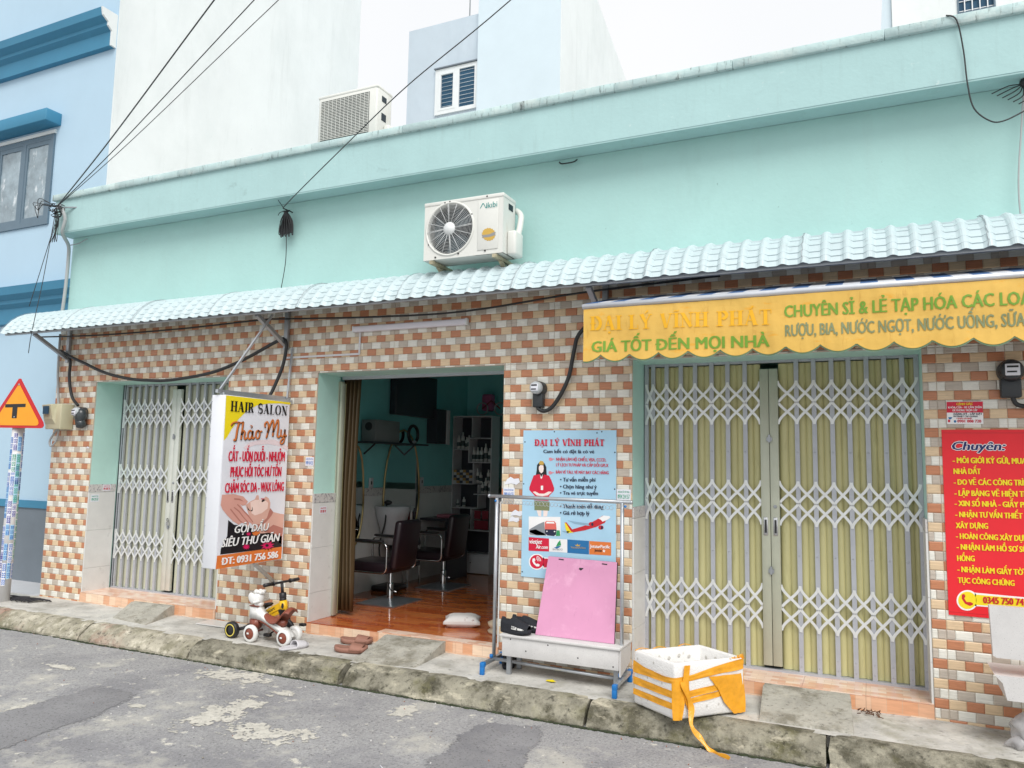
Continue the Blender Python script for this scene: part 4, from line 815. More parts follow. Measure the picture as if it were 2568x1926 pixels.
for k in range(1, 5): mb.box(1.49 + k * .108 - .008, 1.49 + k * .108 + .008, 8.0, 8.02, 9.16, 9.59)
for zz in (9.19, 9.36, 9.53): mb.box(1.515, 2.005, 8.021, 8.03, zz, zz + .014)
P('grille', mb, mFrameW, wf)
# ================================================================ SALON INTERIOR
P('salon_floor', MB().box(-5.42, -2.3, .121, 4.1, .02, .0985), mSalF, shop)
P('salon_wall', MB().box(-5.47, -5.42, .36, 4.1, 1.30, 3.3).box(-5.42, -2.3, 4.1, 4.15, 1.3, 3.3).box(-2.3, -2.25, .36, 4.1, 1.3, 3.3).box(-5.42, -2.3, .361, 4.1, 3.28, 3.31), mSalonW, shop)
P('dado_tile', MB().box(-5.469, -5.412, .361, 4.09, .0, 1.205).box(-5.41, -2.31, 4.09, 4.14, 0, 1.205).box(-2.31, -2.26, .361, 4.1, 0, 1.205), mTileW, shop)
P('border_tile', MB().box(-5.468, -5.412, .361, 4.09, 1.206, 1.298), mBord, shop)
# wall shelf with speaker
mb = MB().box(-5.41, -5.17, 1.40, 2.62, 1.825, 1.845); mb._bar((-5.4, 1.55, 1.70), (-5.25, 1.55, 1.82), .015, .015); mb._bar((-5.4, 2.4, 1.70), (-5.25, 2.4, 1.82), .015, .015)
single('wall_shelf', mb, mDark, 'dark shelf on the left wall inside the salon', 'shelf')
sp = T('loudspeaker', 'grey loudspeaker box on the dark wall shelf in the salon', 'speaker', (-5.28, 1.72, 1.846))
P('cabinet', MB().bevbox(-5.39, -5.19, 1.47, 1.97, 1.846, 2.10, .006), M('speaker_grey', (.16, .18, .18), .5), sp)
P('speaker_cone', MB().lathe((-5.29, 1.469, 2.02), (0, -1, 0), [(.05, 0), (.048, .006), (.03, -.0), (0, .003)], 20), mBlack, sp)
sp = single('television', MB().bevbox(-5.40, -5.30, 2.04, 3.02, 2.20, 2.74, .01), mDark, 'black television high on the left wall of the salon', 'television')
# mirrors (pointed arch, gilt rim)
def mirror(y0, y1, z0, z1, lab):
    t = T('arched_mirror', lab, 'mirror', (-5.40, (y0 + y1) / 2, z0), 'arched mirrors on the salon wall')
    cy = (y0 + y1) / 2; hw = (y1 - y0) / 2; pts = []
    n = 12; body = z0 + (z1 - z0) * .42
    for i in range(n + 1): a = PI * i / n; pts.append((cy + hw * math.cos(a), body + (z1 - body) * math.sin(a) ** .9))
    for i in range(1, n): a = PI + PI * i / n; pts.append((cy + hw * math.cos(a), body + (body - z0) * math.sin(a)))
    P('glass', MB().prism(pts, -5.400, -5.392, 0, 'yz'), mMirror, t)
    P('rim', MB().tube([(-5.392, a, b) for a, b in pts + pts[:1]], .012, 6), mGold, t)
mGold = M('gilt_rim', (.55, .42, .2), .35, .6)
mirror(1.20, 1.56, .64, 1.80, 'arched mirror nearest the curtain on the salon wall'); mirror(1.97, 2.78, .55, 2.02, 'arched mirror facing the second styling chair')
# styling chairs
def chair(cx, cy, lab, sgn=1):
    t = T('styling_chair', lab, 'chair', (cx, cy, .10), 'dark hydraulic styling chairs')
    P('base_plate', MB().add([(cx - .24, cy - .29, .100), (cx + .24, cy - .29, .100), (cx + .24, cy + .29, .100), (cx - .24, cy + .29, .100), (cx - .24, cy - .29, .110), (cx + .24, cy - .29, .110), (cx + .24, cy + .29, .110), (cx - .24, cy + .29, .110), (cx - .03, cy - .03, .135), (cx + .03, cy - .03, .135), (cx + .03, cy + .03, .135), (cx - .03, cy + .03, .135)],
        [(0, 3, 2, 1), (0, 1, 5, 4), (1, 2, 6, 5), (2, 3, 7, 6), (3, 0, 4, 7), (4, 5, 9, 8), (5, 6, 10, 9), (6, 7, 11, 10), (7, 4, 8, 11), (8, 9, 10, 11)]), mChromeD, t)
    P('column', MB().lathe((cx, cy, .13), (0, 0, 1), [(.035, 0), (.035, .16), (.028, .17), (.022, .18), (.022, .31)], 16), mChrome, t)
    P('foot_lever', MB().tube([(cx, cy - .03, .27), (cx + .08, cy - .1, .24), (cx + .16, cy - .12, .235)], .007, 6), mChrome, t)
    P('seat', MB().bevbox(cx - .44, cx + .12, cy - .25, cy + .25, .425, .54, .03), mLeather, t)
    mb = MB().bevbox(-.045, .045, -.215, .215, -.27, .25, .035); R = Matrix.Rotation(math.radians(8), 3, 'Y')
    mb.v = [tuple(R @ Vector(v) + Vector((cx + .18, cy, .74))) for v in mb.v]; P('backrest', mb, mLeather, t)
    for s in (-1, 1):
        y = cy + s * .285; x0, x1, z0, z1, r = cx - .45, cx + .13, .44, .755, .06
        pts = []
        for (ox, oz, a0) in ((x1 - r, z1 - r, 0), (x0 + r, z1 - r, 90), (x0 + r, z0 + r, 180), (x1 - r, z0 + r, 270)):
            for k in range(5): a = math.radians(a0 + 90 * k / 4); pts.append((ox + r * math.cos(a), y, oz + r * math.sin(a)))
        P('arm_frame', MB().tube(pts + pts[:2], .011, 8), mChrome, t)
        P('arm_pad', MB().bevbox(x0 + .03, x1 - .05, y - .025, y + .025, z1 + .006, z1 + .03, .008), mBlack, t)
mChromeD = M('brushed_plate', (.36, .40, .44), .3, .8, var=.1)
chair(-4.79, 1.28, 'dark styling chair nearest the salon doorway'); chair(-4.82, 2.48, 'dark styling chair further back, in front of the shelf unit')
# shampoo unit
t = T('shampoo_basin', 'white shampoo basin on a black stand behind the first styling chair', 'basin', (-5.24, 1.95, .1))
mb = MB().lathe((-5.24, 1.95, .62), (0, 0, 1), [(.02, 0), (.11, .02), (.14, .18), (.19, .34), (.22, .46), (.20, .47), (.16, .36), (.05, .30), (0, .29)], 20); P('bowl', mb, mShelfW, t)
P('stand', MB().bevbox(-5.40, -5.10, 1.78, 2.12, .1, .16, .02).tube([(-5.24, 1.95, .16), (-5.24, 1.95, .63)], .022, 8), mBlack, t)
P('hose', MB().tube(spl([(-5.24, 1.82, 1.12), (-5.20, 1.74, .9), (-5.27, 1.74, .6), (-5.22, 1.78, .3)], 6), .010, 8), mBlack, t)
P('shower_head', MB().ell((-5.24, 1.85, 1.13), (.05, .04, .03)), mBlack, t)
# tall shelf unit facing the door
t = T('shelf_unit', 'tall white asymmetric shelf unit with a two-door cabinet at the back of the salon', 'shelf unit', (-5.1, 3.85, .1))
X0, X1 = -5.40, -4.78; Yf, Yb = 3.66, 3.92
P('back_panel', MB().box(X0, X1, Yb - .01, Yb, .35, 2.28), mDark, t)
def brd(a, b, c, d): P('board', MB().box(a, b, Yf, Yb - .011, c, d), mShelfW, t)
brd(X0, X0 + .014, .10, 2.266); brd(X1 - .014, X1, .10, 2.266); brd(X0, X1, 2.267, 2.282)
for (a, b, z) in ((X0 + .015, -5.15, 1.80), (-5.14, X1 - .015, 1.96), (-5.14, X1 - .015, 1.62), (X0 + .015, -5.06, 1.32), (-5.05, X1 - .015, 1.18), (X0 + .015, -4.98, .985), (X0 + .015, X1 - .015, .68), (X0 + .015, X1 - .015, .36)): brd(a, b, z, z + .012)
for (x, z0, z1) in ((-5.10, 1.98, 2.265), (-5.145, 1.62, 1.972), (-5.07, 1.335, 1.615), (-4.985, .985, 1.318), (-5.09, .695, .98)): brd(x, x + .012, z0, z1)
for a, b in ((X0 + .002, (X0 + X1) / 2 - .002), ((X0 + X1) / 2 + .002, X1 - .002)):
    dr = P('door', MB().bevbox(a, b, Yf - .018, Yf - .001, .11, .355, .003), mShelfW, t)
    P('handle', MB().ell(((X0 + X1) / 2 + (.03 if a > -5.2 else -.03), Yf - .028, .25), (.008, .01, .008), 0, 0, 8), mBlack, dr)
mRedC2 = M('maroon_paint', (.20, .02, .03), .4); bott = M('bottle_plastic', (.62, .62, .60), .35, var=.05); botd = M('bottle_label', (.05, .08, .08), .5)
def bottle(x, z, h, r=.026, lab='white product bottle on the salon shelf unit'):
    t_ = MB().lathe((x, 3.74, z), (0, 0, 1), [(0, 0), (r, .0), (r, h * .72), (r * .5, h * .82), (r * .45, h * .83), (r * .45, h), (0, h)], 12)
    t_.lathe((x, 3.74, z + h * .2), (0, 0, 1), [(r + .0006, 0), (r + .0006, h * .3)], 12, 1)
    single('bottle', t_, [bott, botd], lab, 'bottle', 'product bottles on the shelf unit')
O_ = ('first', 'second', 'third', 'fourth', 'fifth')
for i, (x, h) in enumerate(((-5.345, .20), (-5.28, .24), (-5.215, .17), (-5.18, .20))): bottle(x, 1.813, h, lab=O_[i] + ' white product bottle from the left on the upper left shelf')
for i, (x, h) in enumerate(((-5.095, .21), (-5.035, .21), (-4.975, .21), (-4.91, .26), (-4.845, .2))): bottle(x, 1.633, h, .027, O_[i] + ' white product bottle from the left in the boxed middle shelf')
boxm = [M('carton_' + c, v, .6) for c, v in (('white', (.5, .5, .5)), ('ochre', (.4, .25, .08)), ('dark', (.06, .07, .1)))]
k = 0
for r in range(5):
    for c in range(6):
        single('carton', MB().box(-5.385 + c * .05, -5.340 + c * .05, 3.68, 3.8, 1.333 + r * .038, 1.368 + r * .038), boxm[(k * 7 + r) % 3], ('pale', 'ochre', 'dark')[(k * 7 + r) % 3] + ' hair dye carton, ' + ('first', 'second', 'third', 'fourth', 'fifth', 'sixth')[c] + ' from the left in the ' + ('bottom', 'second', 'third', 'fourth', 'top')[r] + ' row', 'carton', 'hair dye cartons on the shelf'); k += 1
mRedC = M('maroon_case', (.22, .02, .035), .4)
for (a, b, c, d, l) in ((-5.04, -4.93, .84, .97, 'upper left'), (-4.92, -4.81, .84, .97, 'upper right'), (-5.04, -4.81, .70, .835, 'lower')):
    t2 = T('makeup_case', 'maroon case with silver edges, ' + l + ' of the stack in the shelf unit', 'case', ((a + b) / 2, 3.75, c)); P('body', MB().box(a, b, 3.68, 3.82, c, d), mRedC, t2)
    P('edge_trim', MB().box(a - .004, a + .006, 3.672, 3.68, c, d).box(b - .006, b + .004, 3.672, 3.68, c, d).box(a, b, 3.672, 3.679, c, c + .008).box(a, b, 3.672, 3.679, d - .008, d), mChrome, t2)
single('foil_bag', MB().ell((-5.13 + .0, 3.74, .76), (.06, .05, .065), 0, 0, 10), mChrome, 'crumpled silver foil bag in the shelf unit', 'bag')
t2 = T('wall_cabinet', 'narrow dark wall cabinet with a white door edge left of the shelf unit', 'cabinet', (-5.35, 3.1, 1.87)); P('carcass', MB().box(-5.41, -5.25, 2.96, 3.28, 1.87, 2.33), mDark, t2); P('door_edge', MB().box(-5.25, -5.235, 3.20, 3.28, 1.86, 2.33), mShelfW, t2)
t2 = T('styling_counter', 'dark counter along the salon wall between the mirrors and the shelf', 'counter', (-5.2, 3.0, .1)); P('top', MB().box(-5.41, -5.0, 2.85, 3.5, .86, .89), mDark, t2); P('leg', MB().box(-5.05, -5.01, 2.9, 3.45, .1, .86), mDark, t2)
single('folded_towel', MB().bevbox(-5.25, -5.03, 3.0, 3.25, .891, .935, .015), M('pink_towel', (.35, .12, .16), .9, bump=.5), 'pink towel folded on the dark salon counter', 'towel')
# curtain
vs = []; fs = []; NXc = 70
for j in range(9):
    z = .14 + (2.46 - .14) * j / 8
    for i in range(NXc + 1):
        t_ = i / NXc; wdt = .215 - .03 * math.sin(j / 8 * PI); x = -4.885 + wdt * t_; vs.append((x, .46 + .030 * math.sin(t_ * 4.0 * 2 * PI + .6 * math.sin(j * .5)) + .008 * math.sin(t_ * 31 + j), z))
for j in range(8):
    for i in range(NXc): a = j * (NXc + 1) + i; fs.append((a, a + 1, a + NXc + 2, a + NXc + 1))
cm = MB().add(vs, fs, 0, True); b_ = cm.fix(); bmesh.ops.solidify(b_, geom=b_.faces[:], thickness=.003); c2 = MB().bm(b_, 0, True)
t = T('curtain', 'golden brown curtain gathered at the left of the salon doorway', 'curtain', (-4.7, .46, .14)); P('cloth', c2, mCurt, t)
t2 = T('curtain_rail', 'steel curtain rod across the salon doorway', 'rail', (-3.85, .46, 2.48)); P('rod', MB().tube([(-4.85, .46, 2.48), (-2.86, .46, 2.48)], .011, 8), mChrome, t2); P('rod_end', MB().lathe((-4.855, .46, 2.48), (1, 0, 0), [(0, 0), (.02, .002), (.02, .014), (.01, .02)], 12), mChrome, t2)
# odds and ends in the room
t = T('wreath_ornament', 'round dark wreath standing on the right end of the wall shelf', 'ornament', (-5.28, 2.42, 1.846)); mb = MB(); mb.tube([(-5.28, 2.42 + .11 * math.cos(2 * PI * i / 20), 1.965 + .11 * math.sin(2 * PI * i / 20)) for i in range(21)], .020, 8, cap=False); P('ring', mb, mBlack, t)
P('bow', MB().ell((-5.26, 2.42, 1.87), (.02, .05, .02)), mShelfW, t)
for (y, z, l) in ((1.72, 1.36, 'nearest the curtain'), (2.86, 1.36, 'right of the larger mirror')):
    t = T('wall_socket', 'white wall socket on the salon wall ' + l, 'socket', (-5.41, y, z)); P('plate', MB().bevbox(-5.412, -5.398, y - .04, y + .04, z - .06, z + .06, .004), mShelfW, t); P('socket_hole', MB().box(-5.3975, -5.3965, y - .012, y + .012, z - .02, z + .02), mBlack, t)
single('hanging_bag', MB().bevbox(-5.02, -4.86, 3.78, 3.92, 2.36, 2.60, .03), M('dusky_pink_bag', (.40, .10, .22), .6), 'dusky pink bag on top of the shelf unit', 'bag')
t = T('child_bicycle', 'small dark bicycle stored on top of the shelf unit', 'bicycle', (-4.9, 3.8, 2.3))
for xx in (-4.98, -4.70): P('wheel', MB().tube([(xx + .085 * math.cos(2 * PI * i / 20), 3.74, 2.385 + .085 * math.sin(2 * PI * i / 20)) for i in range(21)], .010, 6, cap=False), mSteel, t)
P('frame', MB()._bar((-4.98, 3.74, 2.385), (-4.84, 3.74, 2.50), .014, .014)._bar((-4.84, 3.74, 2.50), (-4.70, 3.74, 2.385), .014, .014), mRedC2, t)
t = T('trolley', 'small dark salon trolley with brushes between the two styling chairs', 'trolley', (-5.2, 2.2, .1))
for zz in (.35, .60, .84): P('tray', MB().bevbox(-5.34, -5.08, 2.08, 2.36, zz, zz + .05, .008), mDark, t)
for (xx, yy) in ((-5.33, 2.09), (-5.09, 2.09), (-5.33, 2.35), (-5.09, 2.35)): P('post', MB().box(xx - .008, xx + .008, yy - .008, yy + .008, .12, .86), mChrome, t)
for k in range(7): single('spray_can', MB().lathe((-5.30 + .033 * k, 2.15 + .06 * (k % 3), .892), (0, 0, 1), [(0, 0), (.016, 0), (.016, .10 + .02 * (k % 2)), (.009, .12 + .02 * (k % 2)), (.009, .14 + .02 * (k % 2)), (0, .14 + .02 * (k % 2))], 10), (bott, mRedC2, mDark)[k % 3], ('white', 'maroon', 'dark')[k % 3] + ' spray can on the salon trolley, ' + ('first', 'second', 'third', 'fourth', 'fifth', 'sixth', 'seventh')[k] + ' from the left', 'spray can', 'cans on the salon trolley')
for (x_, z_, h_, c_) in ((-5.38, 1.335, .17, 3),): pass
for i, (x, z, h) in enumerate(((-4.95, 1.195, .16), (-4.90, 1.195, .22), (-4.84, 1.195, .18), (-5.03, 1.34, .20), (-4.98, 1.34, .15), (-4.86, 1.34, .19), (-5.34, 1.0, .10), (-5.24, 1.0, .14), (-5.36, .70, .18), (-5.30, .70, .15))):
    bottle(x, z, h, .022, ('first', 'second', 'third', 'fourth', 'fifth', 'sixth', 'seventh', 'eighth', 'ninth', 'tenth')[i] + ' small bottle on the lower shelves of the salon unit')
# cushion and bag at the door
mPil = M('printed_cushion', (.62, .60, .58), .85, var=.05, scale=9, bump=.3, bscale=30, dirt=[('7a5247', .8, 14., .60, .66, None)])
bm = bmesh.new(); bmesh.ops.create_cube(bm, size=2); bmesh.ops.subdivide_edges(bm, edges=bm.edges[:], cuts=7, use_grid_fill=True)
for v in bm.verts:
    x, y, z = v.co; f = (1 - abs(x) ** 3) * (1 - abs(y) ** 3); ang = .45
    X_, Y_ = x * .17, y * .15; X_ *= 1 - .12 * (1 - abs(y)) ; Y_ *= 1 - .12 * (1 - abs(x))
    v.co = (-3.52 + X_ * math.cos(ang) - Y_ * math.sin(ang), .60 + X_ * math.sin(ang) + Y_ * math.cos(ang), .102 + .045 + z * (.012 + .045 * f ** .5) + .006 * NZ.noise(Vector((x * 3, y * 3, z))))
single('cushion', MB().bm(bm, 0, True), mPil, 'small white cushion with brown printed motifs on the salon threshold', 'cushion')
mb = MB().lathe((-3.06, .50, .101), (0, 0, 1), [(0, .0), (.12, .0), (.13, .02), (.10, .04), (.12, .06), (.13, .09), (.06, .12), (0, .125)], 20); single('woven_hat', mb, M('straw', (.55, .45, .32), .8, bump=.4), 'pale round woven hat on the floor at the right of the salon doorway', 'hat')

def rows(g): return [r for r in TEXTS if r[0] == g]
def polys(g): return [r for r in POLYS if r[0] == g]
def art(g, parent, place, base=0., step=.0009, tl=8):
    byc = {}
    for (_, c, lay, pts) in polys(g): byc.setdefault(c, []).append((lay, pts))
    for c, lst in byc.items():
        for lay, pts in lst:
          mb = MB().add([place(u, z, base + step * lay) for u, z in pts], [tuple(range(len(pts)))])
          P('print_' + {'skin': 'face', 'skin2': 'hand', 'skin3': 'shade_tone', 'skin4': 'pale_skin', 'skinp': 'skin', 'orange2': 'orange', 'dred': 'dark_red', 'palered': 'pale_red', 'palepink': 'pale_pink'}.get(c, c), mb, F(c), parent)
    for r in rows(g):
        col = r[8]; tr = base + step * tl
        if col == 'navyw':
            for k, (du, dz) in enumerate(((-.004, 0), (.004, 0), (0, .004), (0, -.004))):
                P('lettering_outline', lettering(r, lambda u, z: place(u + du, z + dz, tr - .0003 * (k + 1))), F('white'), parent)
            col = 'navyw'
        if r[9] == 'script': P('lettering_shadow', lettering(r, lambda u, z: place(u + .006, z - .006, tr - .0006)), F('hair'), parent)
        if g == 'A' and r[9] == 'i': P('lettering_shadow', lettering(r, lambda u, z: place(u + .004, z - .004, tr - .0006)), F('hair'), parent)
        if r[9] == 'serif' and g == 'B': P('lettering_shadow', lettering(r, lambda u, z: place(u + .004, z - .003, tr - .0006)), F('palered'), parent)
        P('lettering', lettering(r, lambda u, z: place(u, z, tr)), F(col), parent)
# ================================================================ AIR CONDITIONERS
def disc_hole(cx, cz, r, x0, x1, z0, z1, y, n=32):   # plate with a round hole
    vs = []; fs = []
    for k in range(n):
        a = 2 * PI * k / n; dx, dz = math.cos(a), math.sin(a); vs.append((cx + r * dx, y, cz + r * dz))
        tx = ((x1 - cx) / dx if dx > 1e-6 else ((x0 - cx) / dx if dx < -1e-6 else 9e9)); tz = ((z1 - cz) / dz if dz > 1e-6 else ((z0 - cz) / dz if dz < -1e-6 else 9e9)); t_ = min(tx, tz)
        vs.append((cx + t_ * dx, y, cz + t_ * dz))
    for k in range(n): a = 2 * k; b = 2 * ((k + 1) % n); fs.append((a, a + 1, b + 1, b))
    for (X, Z) in ((x0, z0), (x1, z0), (x1, z1), (x0, z1)):
        # corner triangles
        best = sorted(range(n), key=lambda k: (vs[2 * k + 1][0] - X) ** 2 + (vs[2 * k + 1][2] - Z) ** 2)[:2]
        vs.append((X, y, Z)); fs.append((2 * best[0] + 1, len(vs) - 1, 2 * best[1] + 1))
    return vs, fs
ac = T('wall_air_conditioner', 'white outdoor air conditioner with a round fan grille on brackets on the mint wall', 'air conditioner', (-3.07, -.29, 3.33))
x0, x1, z0, z1, yf, yb = -3.447, -2.692, 3.335, 3.828, -.400, -.165
cx, cz = -3.195, 3.592
v, f = disc_hole(cx, cz, .222, x0, -2.945, z0, z1, yf); mb = MB().add(v, f)
mb.box(-2.945, x1, yf, yf + .012, z0, z1); mb.box(x0, x0 + .004, yf + .0005, yb, z0, z1); mb.box(x1 - .004, x1, yf + .012, yb, z0, z1); mb.box(x0, x1, yb - .004, yb, z0, z1); mb.box(x0, x1, yf + .0005, yb, z0, z0 + .004)
P('casing', mb, mAC, ac)
P('lid', MB().bevbox(x0 - .004, x1 + .004, yf - .005, yb + .003, z1 - .018, z1 + .016, .006), mAC, ac)
P('grille_ring', MB().lathe((cx, yf, cz), (0, -1, 0), [(.238, -.001), (.238, .004), (.228, .010), (.218, .004), (.214, -.03)], 48), mAC, ac)
mb = MB()
for k in range(13):
    r = .062 + k * .0122; mb.tube([(cx + r * math.cos(2 * PI * i / 40), yf - .008 + (.004 if r > .19 else 0), cz + r * math.sin(2 * PI * i / 40)) for i in range(41)], .0012, 4, cap=False)
for k in range(16):
    a = 2 * PI * (k + .2) / 16; 
    for da in ((-.02, .02) if k % 4 == 0 else (0,)): mb.tube([(cx + .055 * math.cos(a + da * 3), yf - .011, cz + .055 * math.sin(a + da * 3)), (cx + .218 * math.cos(a + da), yf - .006, cz + .218 * math.sin(a + da))], .0020, 4)
P('fan_grille', mb, mWire, ac)
P('grille_hub', MB().lathe((cx, yf - .006, cz), (0, -1, 0), [(.056, 0), (.054, .007), (0, .009)], 28), mWire, ac)
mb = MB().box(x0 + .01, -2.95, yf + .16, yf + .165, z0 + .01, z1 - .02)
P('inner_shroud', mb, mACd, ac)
mb = MB()
for k in range(3):
    a0 = 2 * PI * k / 3 + .3; vs = []; 
    for i in range(7):
        a = a0 + i * .22; vs += [(cx + .05 * math.cos(a), yf + .05 + .008 * i, cz + .05 * math.sin(a)), (cx + .20 * math.cos(a), yf + .045 + .010 * i, cz + .20 * math.sin(a))]
    mb.add(vs, [(2 * i, 2 * i + 1, 2 * i + 3, 2 * i + 2) for i in range(6)], 0, True)
P('fan', mb, M('fan_blade', (.02, .045, .06), .5), ac)
art('D', ac, lambda u, z, t_: (u, yf - .0075 - t_, z), step=.0004)
P('badge_panel', MB().bevbox(-2.926, -2.735, yf - .006, yf + .002, 3.372, 3.80, .005), mAC, ac)
P('valve_cover', MB().bevbox(x1 + .001, x1 + .085, -.33, -.17, 3.33, 3.54, .02), mAC, ac)
P('pipe', MB().tube(spl([(x1 + .055, -.22, 3.52), (x1 + .060, -.19, 3.62), (x1 + .040, -.14, 3.72), (x1 - .02, -.10, 3.78)], 6), .026, 10), mAC, ac)
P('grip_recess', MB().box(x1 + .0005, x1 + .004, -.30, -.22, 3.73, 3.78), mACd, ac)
mb = MB()
for (a, b) in ((x0 + .25, z1 + .0), (x1 - .15, z1 + .0)): mb.lathe((a, yf - .005, b), (0, -1, 0), [(.008, 0), (.006, .004), (0, .004)], 8)
for (a, b) in ((cx - .20, cz - .12), (cx + .21, cz + .10), (cx - .05, cz + .232), (cx + .09, cz - .225), (x0 + .12, z0 + .02), (x1 - .16, z0 + .03)): mb.lathe((a, yf - .001, b), (0, -1, 0), [(.008, 0), (.007, .007), (0, .008)], 8)
P('screw', mb, mBlack, ac, kind=None)
for bx in (-3.36, -2.76):
    mb = MB()._bar((bx, .01, 3.312), (bx, -.42, 3.312), .035, .028)._bar((bx, .0, 3.14), (bx, -.30, 3.30), .03, .022); mb._bar((bx, -.012, 3.12), (bx, -.012, 3.325), .045, .02)
    P('wall_bracket', mb, M('rusty_bracket', (.42, .38, .26), .6, .2, var=.3, scale=25), ac)
P('drain_hose', MB().tube(spl([(-3.40, -.20, 3.33), (-3.42, -.12, 3.24), (-3.55, -.10, 3.19), (-3.72, -.10, 3.15)], 6), .014, 8), mAC, ac)
# roof unit
ra = T('roof_air_conditioner', 'older grey-white air conditioner with a square slatted grille on the roof', 'air conditioner', (-4.95, .5, 4.32))
x0, x1, z0, z1, yf, yb = -5.30, -4.535, 4.975, 5.50, .35, .62
P('casing', MB().bevbox(x0, x1, yf, yb, z0, z1, .022), mAC, ra)
P('lid', MB().bevbox(x0 - .004, x1 + .004, yf - .004, yb + .004, z1 - .02, z1 + .012, .01), mAC, ra)
P('grille_opening', MB().box(x0 + .045, x1 - .10, yf - .004, yf + .001, z0 + .03, z1 - .05), M('dark_grille_back', (.10, .11, .11), .6), ra)
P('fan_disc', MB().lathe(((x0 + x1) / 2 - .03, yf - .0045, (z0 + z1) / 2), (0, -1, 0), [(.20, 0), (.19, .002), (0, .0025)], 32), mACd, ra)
mb = MB()
for k in range(26): zz = z0 + .035 + k * .0172; mb.box(x0 + .045, x1 - .10, yf - .016, yf - .009, zz, zz + .0055)
for k in range(13): xx = x0 + .045 + k * .0515; mb.box(xx, xx + .004, yf - .018, yf - .0165, z0 + .03, z1 - .05)
P('grille', mb, mAC, ra)
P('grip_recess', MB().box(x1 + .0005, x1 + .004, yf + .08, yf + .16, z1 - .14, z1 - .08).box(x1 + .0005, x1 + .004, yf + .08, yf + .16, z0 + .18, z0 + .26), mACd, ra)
P('valve_cover', MB().bevbox(x1, x1 + .07, yf + .12, yb - .02, z0 + .0, z0 + .14, .015), mAC, ra)
for xx in (x0 + .08, x1 - .12): P('leg', MB().box(xx, xx + .04, yf + .02, yf + .05, 4.32, z0).box(xx, xx + .04, yb - .05, yb - .02, 4.32, z0), mSteel, ra)

# ================================================================ SIGNS
# salon light box
sg = T('salon_sign', 'tall projecting hair salon light box with a face massage picture', 'sign', (-5.2, -.5, .67))
P('box', MB().bevbox(-5.275, -5.1235, -.905, -.072, .668, 2.172, .004), M('sign_white_metal', (.74, .76, .80), .4, var=.02), sg)
P('face', MB().box(-5.123, -5.121, -.897, -.078, .675, 2.166), F('sheetw'), sg)
art('A', sg, lambda u, z, t_: (-5.1205 + t_, u, z))
mb = MB()
for k in range(10): mb.lathe((-5.27, -.906, .72 + k * .155), (0, -1, 0), [(.004, 0), (.003, .003), (0, .003)], 6)
P('rivet', mb, mSteel, sg)
mb = MB()._bar((-5.20, -.93, 2.205), (-5.20, -.0, 2.215), .03, .03)._bar((-5.15, -.90, 2.185), (-5.15, -.02, 2.185), .02, .02)._bar((-5.19, -.90, 2.22), (-5.19, -.30, 3.0), .018, .018)._bar((-5.17, -.06, 2.21), (-5.17, -.02, 2.72), .018, .018); P('hanger', mb, mGalv, sg)
P('brace', MB()._bar((-5.17, -.40, .665), (-5.29, -.0, .44), .028, .028), mGalv, sg)
# blue travel poster
po = T('travel_poster', 'light blue travel agency poster with stewardess, train and aeroplane on the tiled pillar', 'poster', (-2.24, -.008, .69))
P('sheet', MB().box(-2.65, -1.838, -.0115, -.0085, .692, 1.897), F('poster'), po)
art('B', po, lambda u, z, t_: (u, -.0122 - t_, z), step=.0005)
mb = MB()
for a, b in ((-2.635, 1.80), (-2.37, 1.885), (-2.0, 1.875), (-1.85, 1.72), (-1.85, 1.43), (-2.64, 1.45), (-2.64, .73), (-1.96, 1.885)): mb.lathe((a, -.0116, b), (0, -1, 0), [(.006, 0), (.004, .003), (0, .003)], 8)
P('nail', mb, mBlack, po)
# red service poster
ro = T('red_poster', 'red poster listing services in yellow capitals on the right tiled pillar', 'poster', (.85, -.008, .68))
P('sheet', MB().box(.432, 1.28, -.0115, -.0085, .682, 1.896), F('redp'), ro)
art('E', ro, lambda u, z, t_: (u, -.0122 - t_, z), step=.0005)
P('hem', MB().box(.432, 1.28, -.0122, -.0117, .700, .704).box(.432, 1.28, -.0122, -.0117, 1.872, 1.876), F('dred'), ro)
st = T('warning_sticker', 'small red and white sticker with a phone number above the red poster', 'sticker', (.57, -.007, 1.94))
P('sheet', MB().box(.468, .672, -.0075, -.006, 1.939, 2.084), F('sheetw'), st); art('S', st, lambda u, z, t_: (u, -.0078 - t_, z), step=.0004)
# small phone-number stickers
def sticker(x, z, w_, h, num, col, lab, plane='y', xx=0):
    s_ = T('phone_sticker', lab, 'sticker', (x, -.007, z)); pl = (lambda u, v, t_: (u, -.0072 - t_, v)) if plane == 'y' else (lambda u, v, t_: (xx + t_, u, v))
    mb = MB().add([pl(x, z, -.0012), pl(x + w_, z, -.0012), pl(x + w_, z + h, -.0012), pl(x, z + h, -.0012), pl(x, z, 0), pl(x + w_, z, 0), pl(x + w_, z + h, 0), pl(x, z + h, 0)], [(0, 1, 2, 3), (4, 5, 6, 7), (0, 4, 5, 1), (1, 5, 6, 2), (2, 6, 7, 3), (3, 7, 4, 0)])
    P('sheet', mb, F('sheetw'), s_)
    P('lettering', lettering(('', num, '', x + w_ * .08, z + h * .15, x + w_ * .92, z + h * .15, h * .38, col, 'b'), lambda u, v: pl(u, v, .0006)), F(col), s_)
    P('lettering', lettering(('', 'KHOAN CẮT BÊ TÔNG', '', x + w_ * .1, z + h * .68, x + w_ * .9, z + h * .68, h * .16, col, 'b'), lambda u, v: pl(u, v, .0006)), F(col), s_)
sticker(-2.83, 1.33, .105, .085, '0909 434 255', 'stickb', 'blue phone-number sticker on the pillar right of the salon door')
sticker(-1.835, 1.345, .115, .085, '0934 224 557', 'stickg', 'green phone-number sticker right of the blue poster')
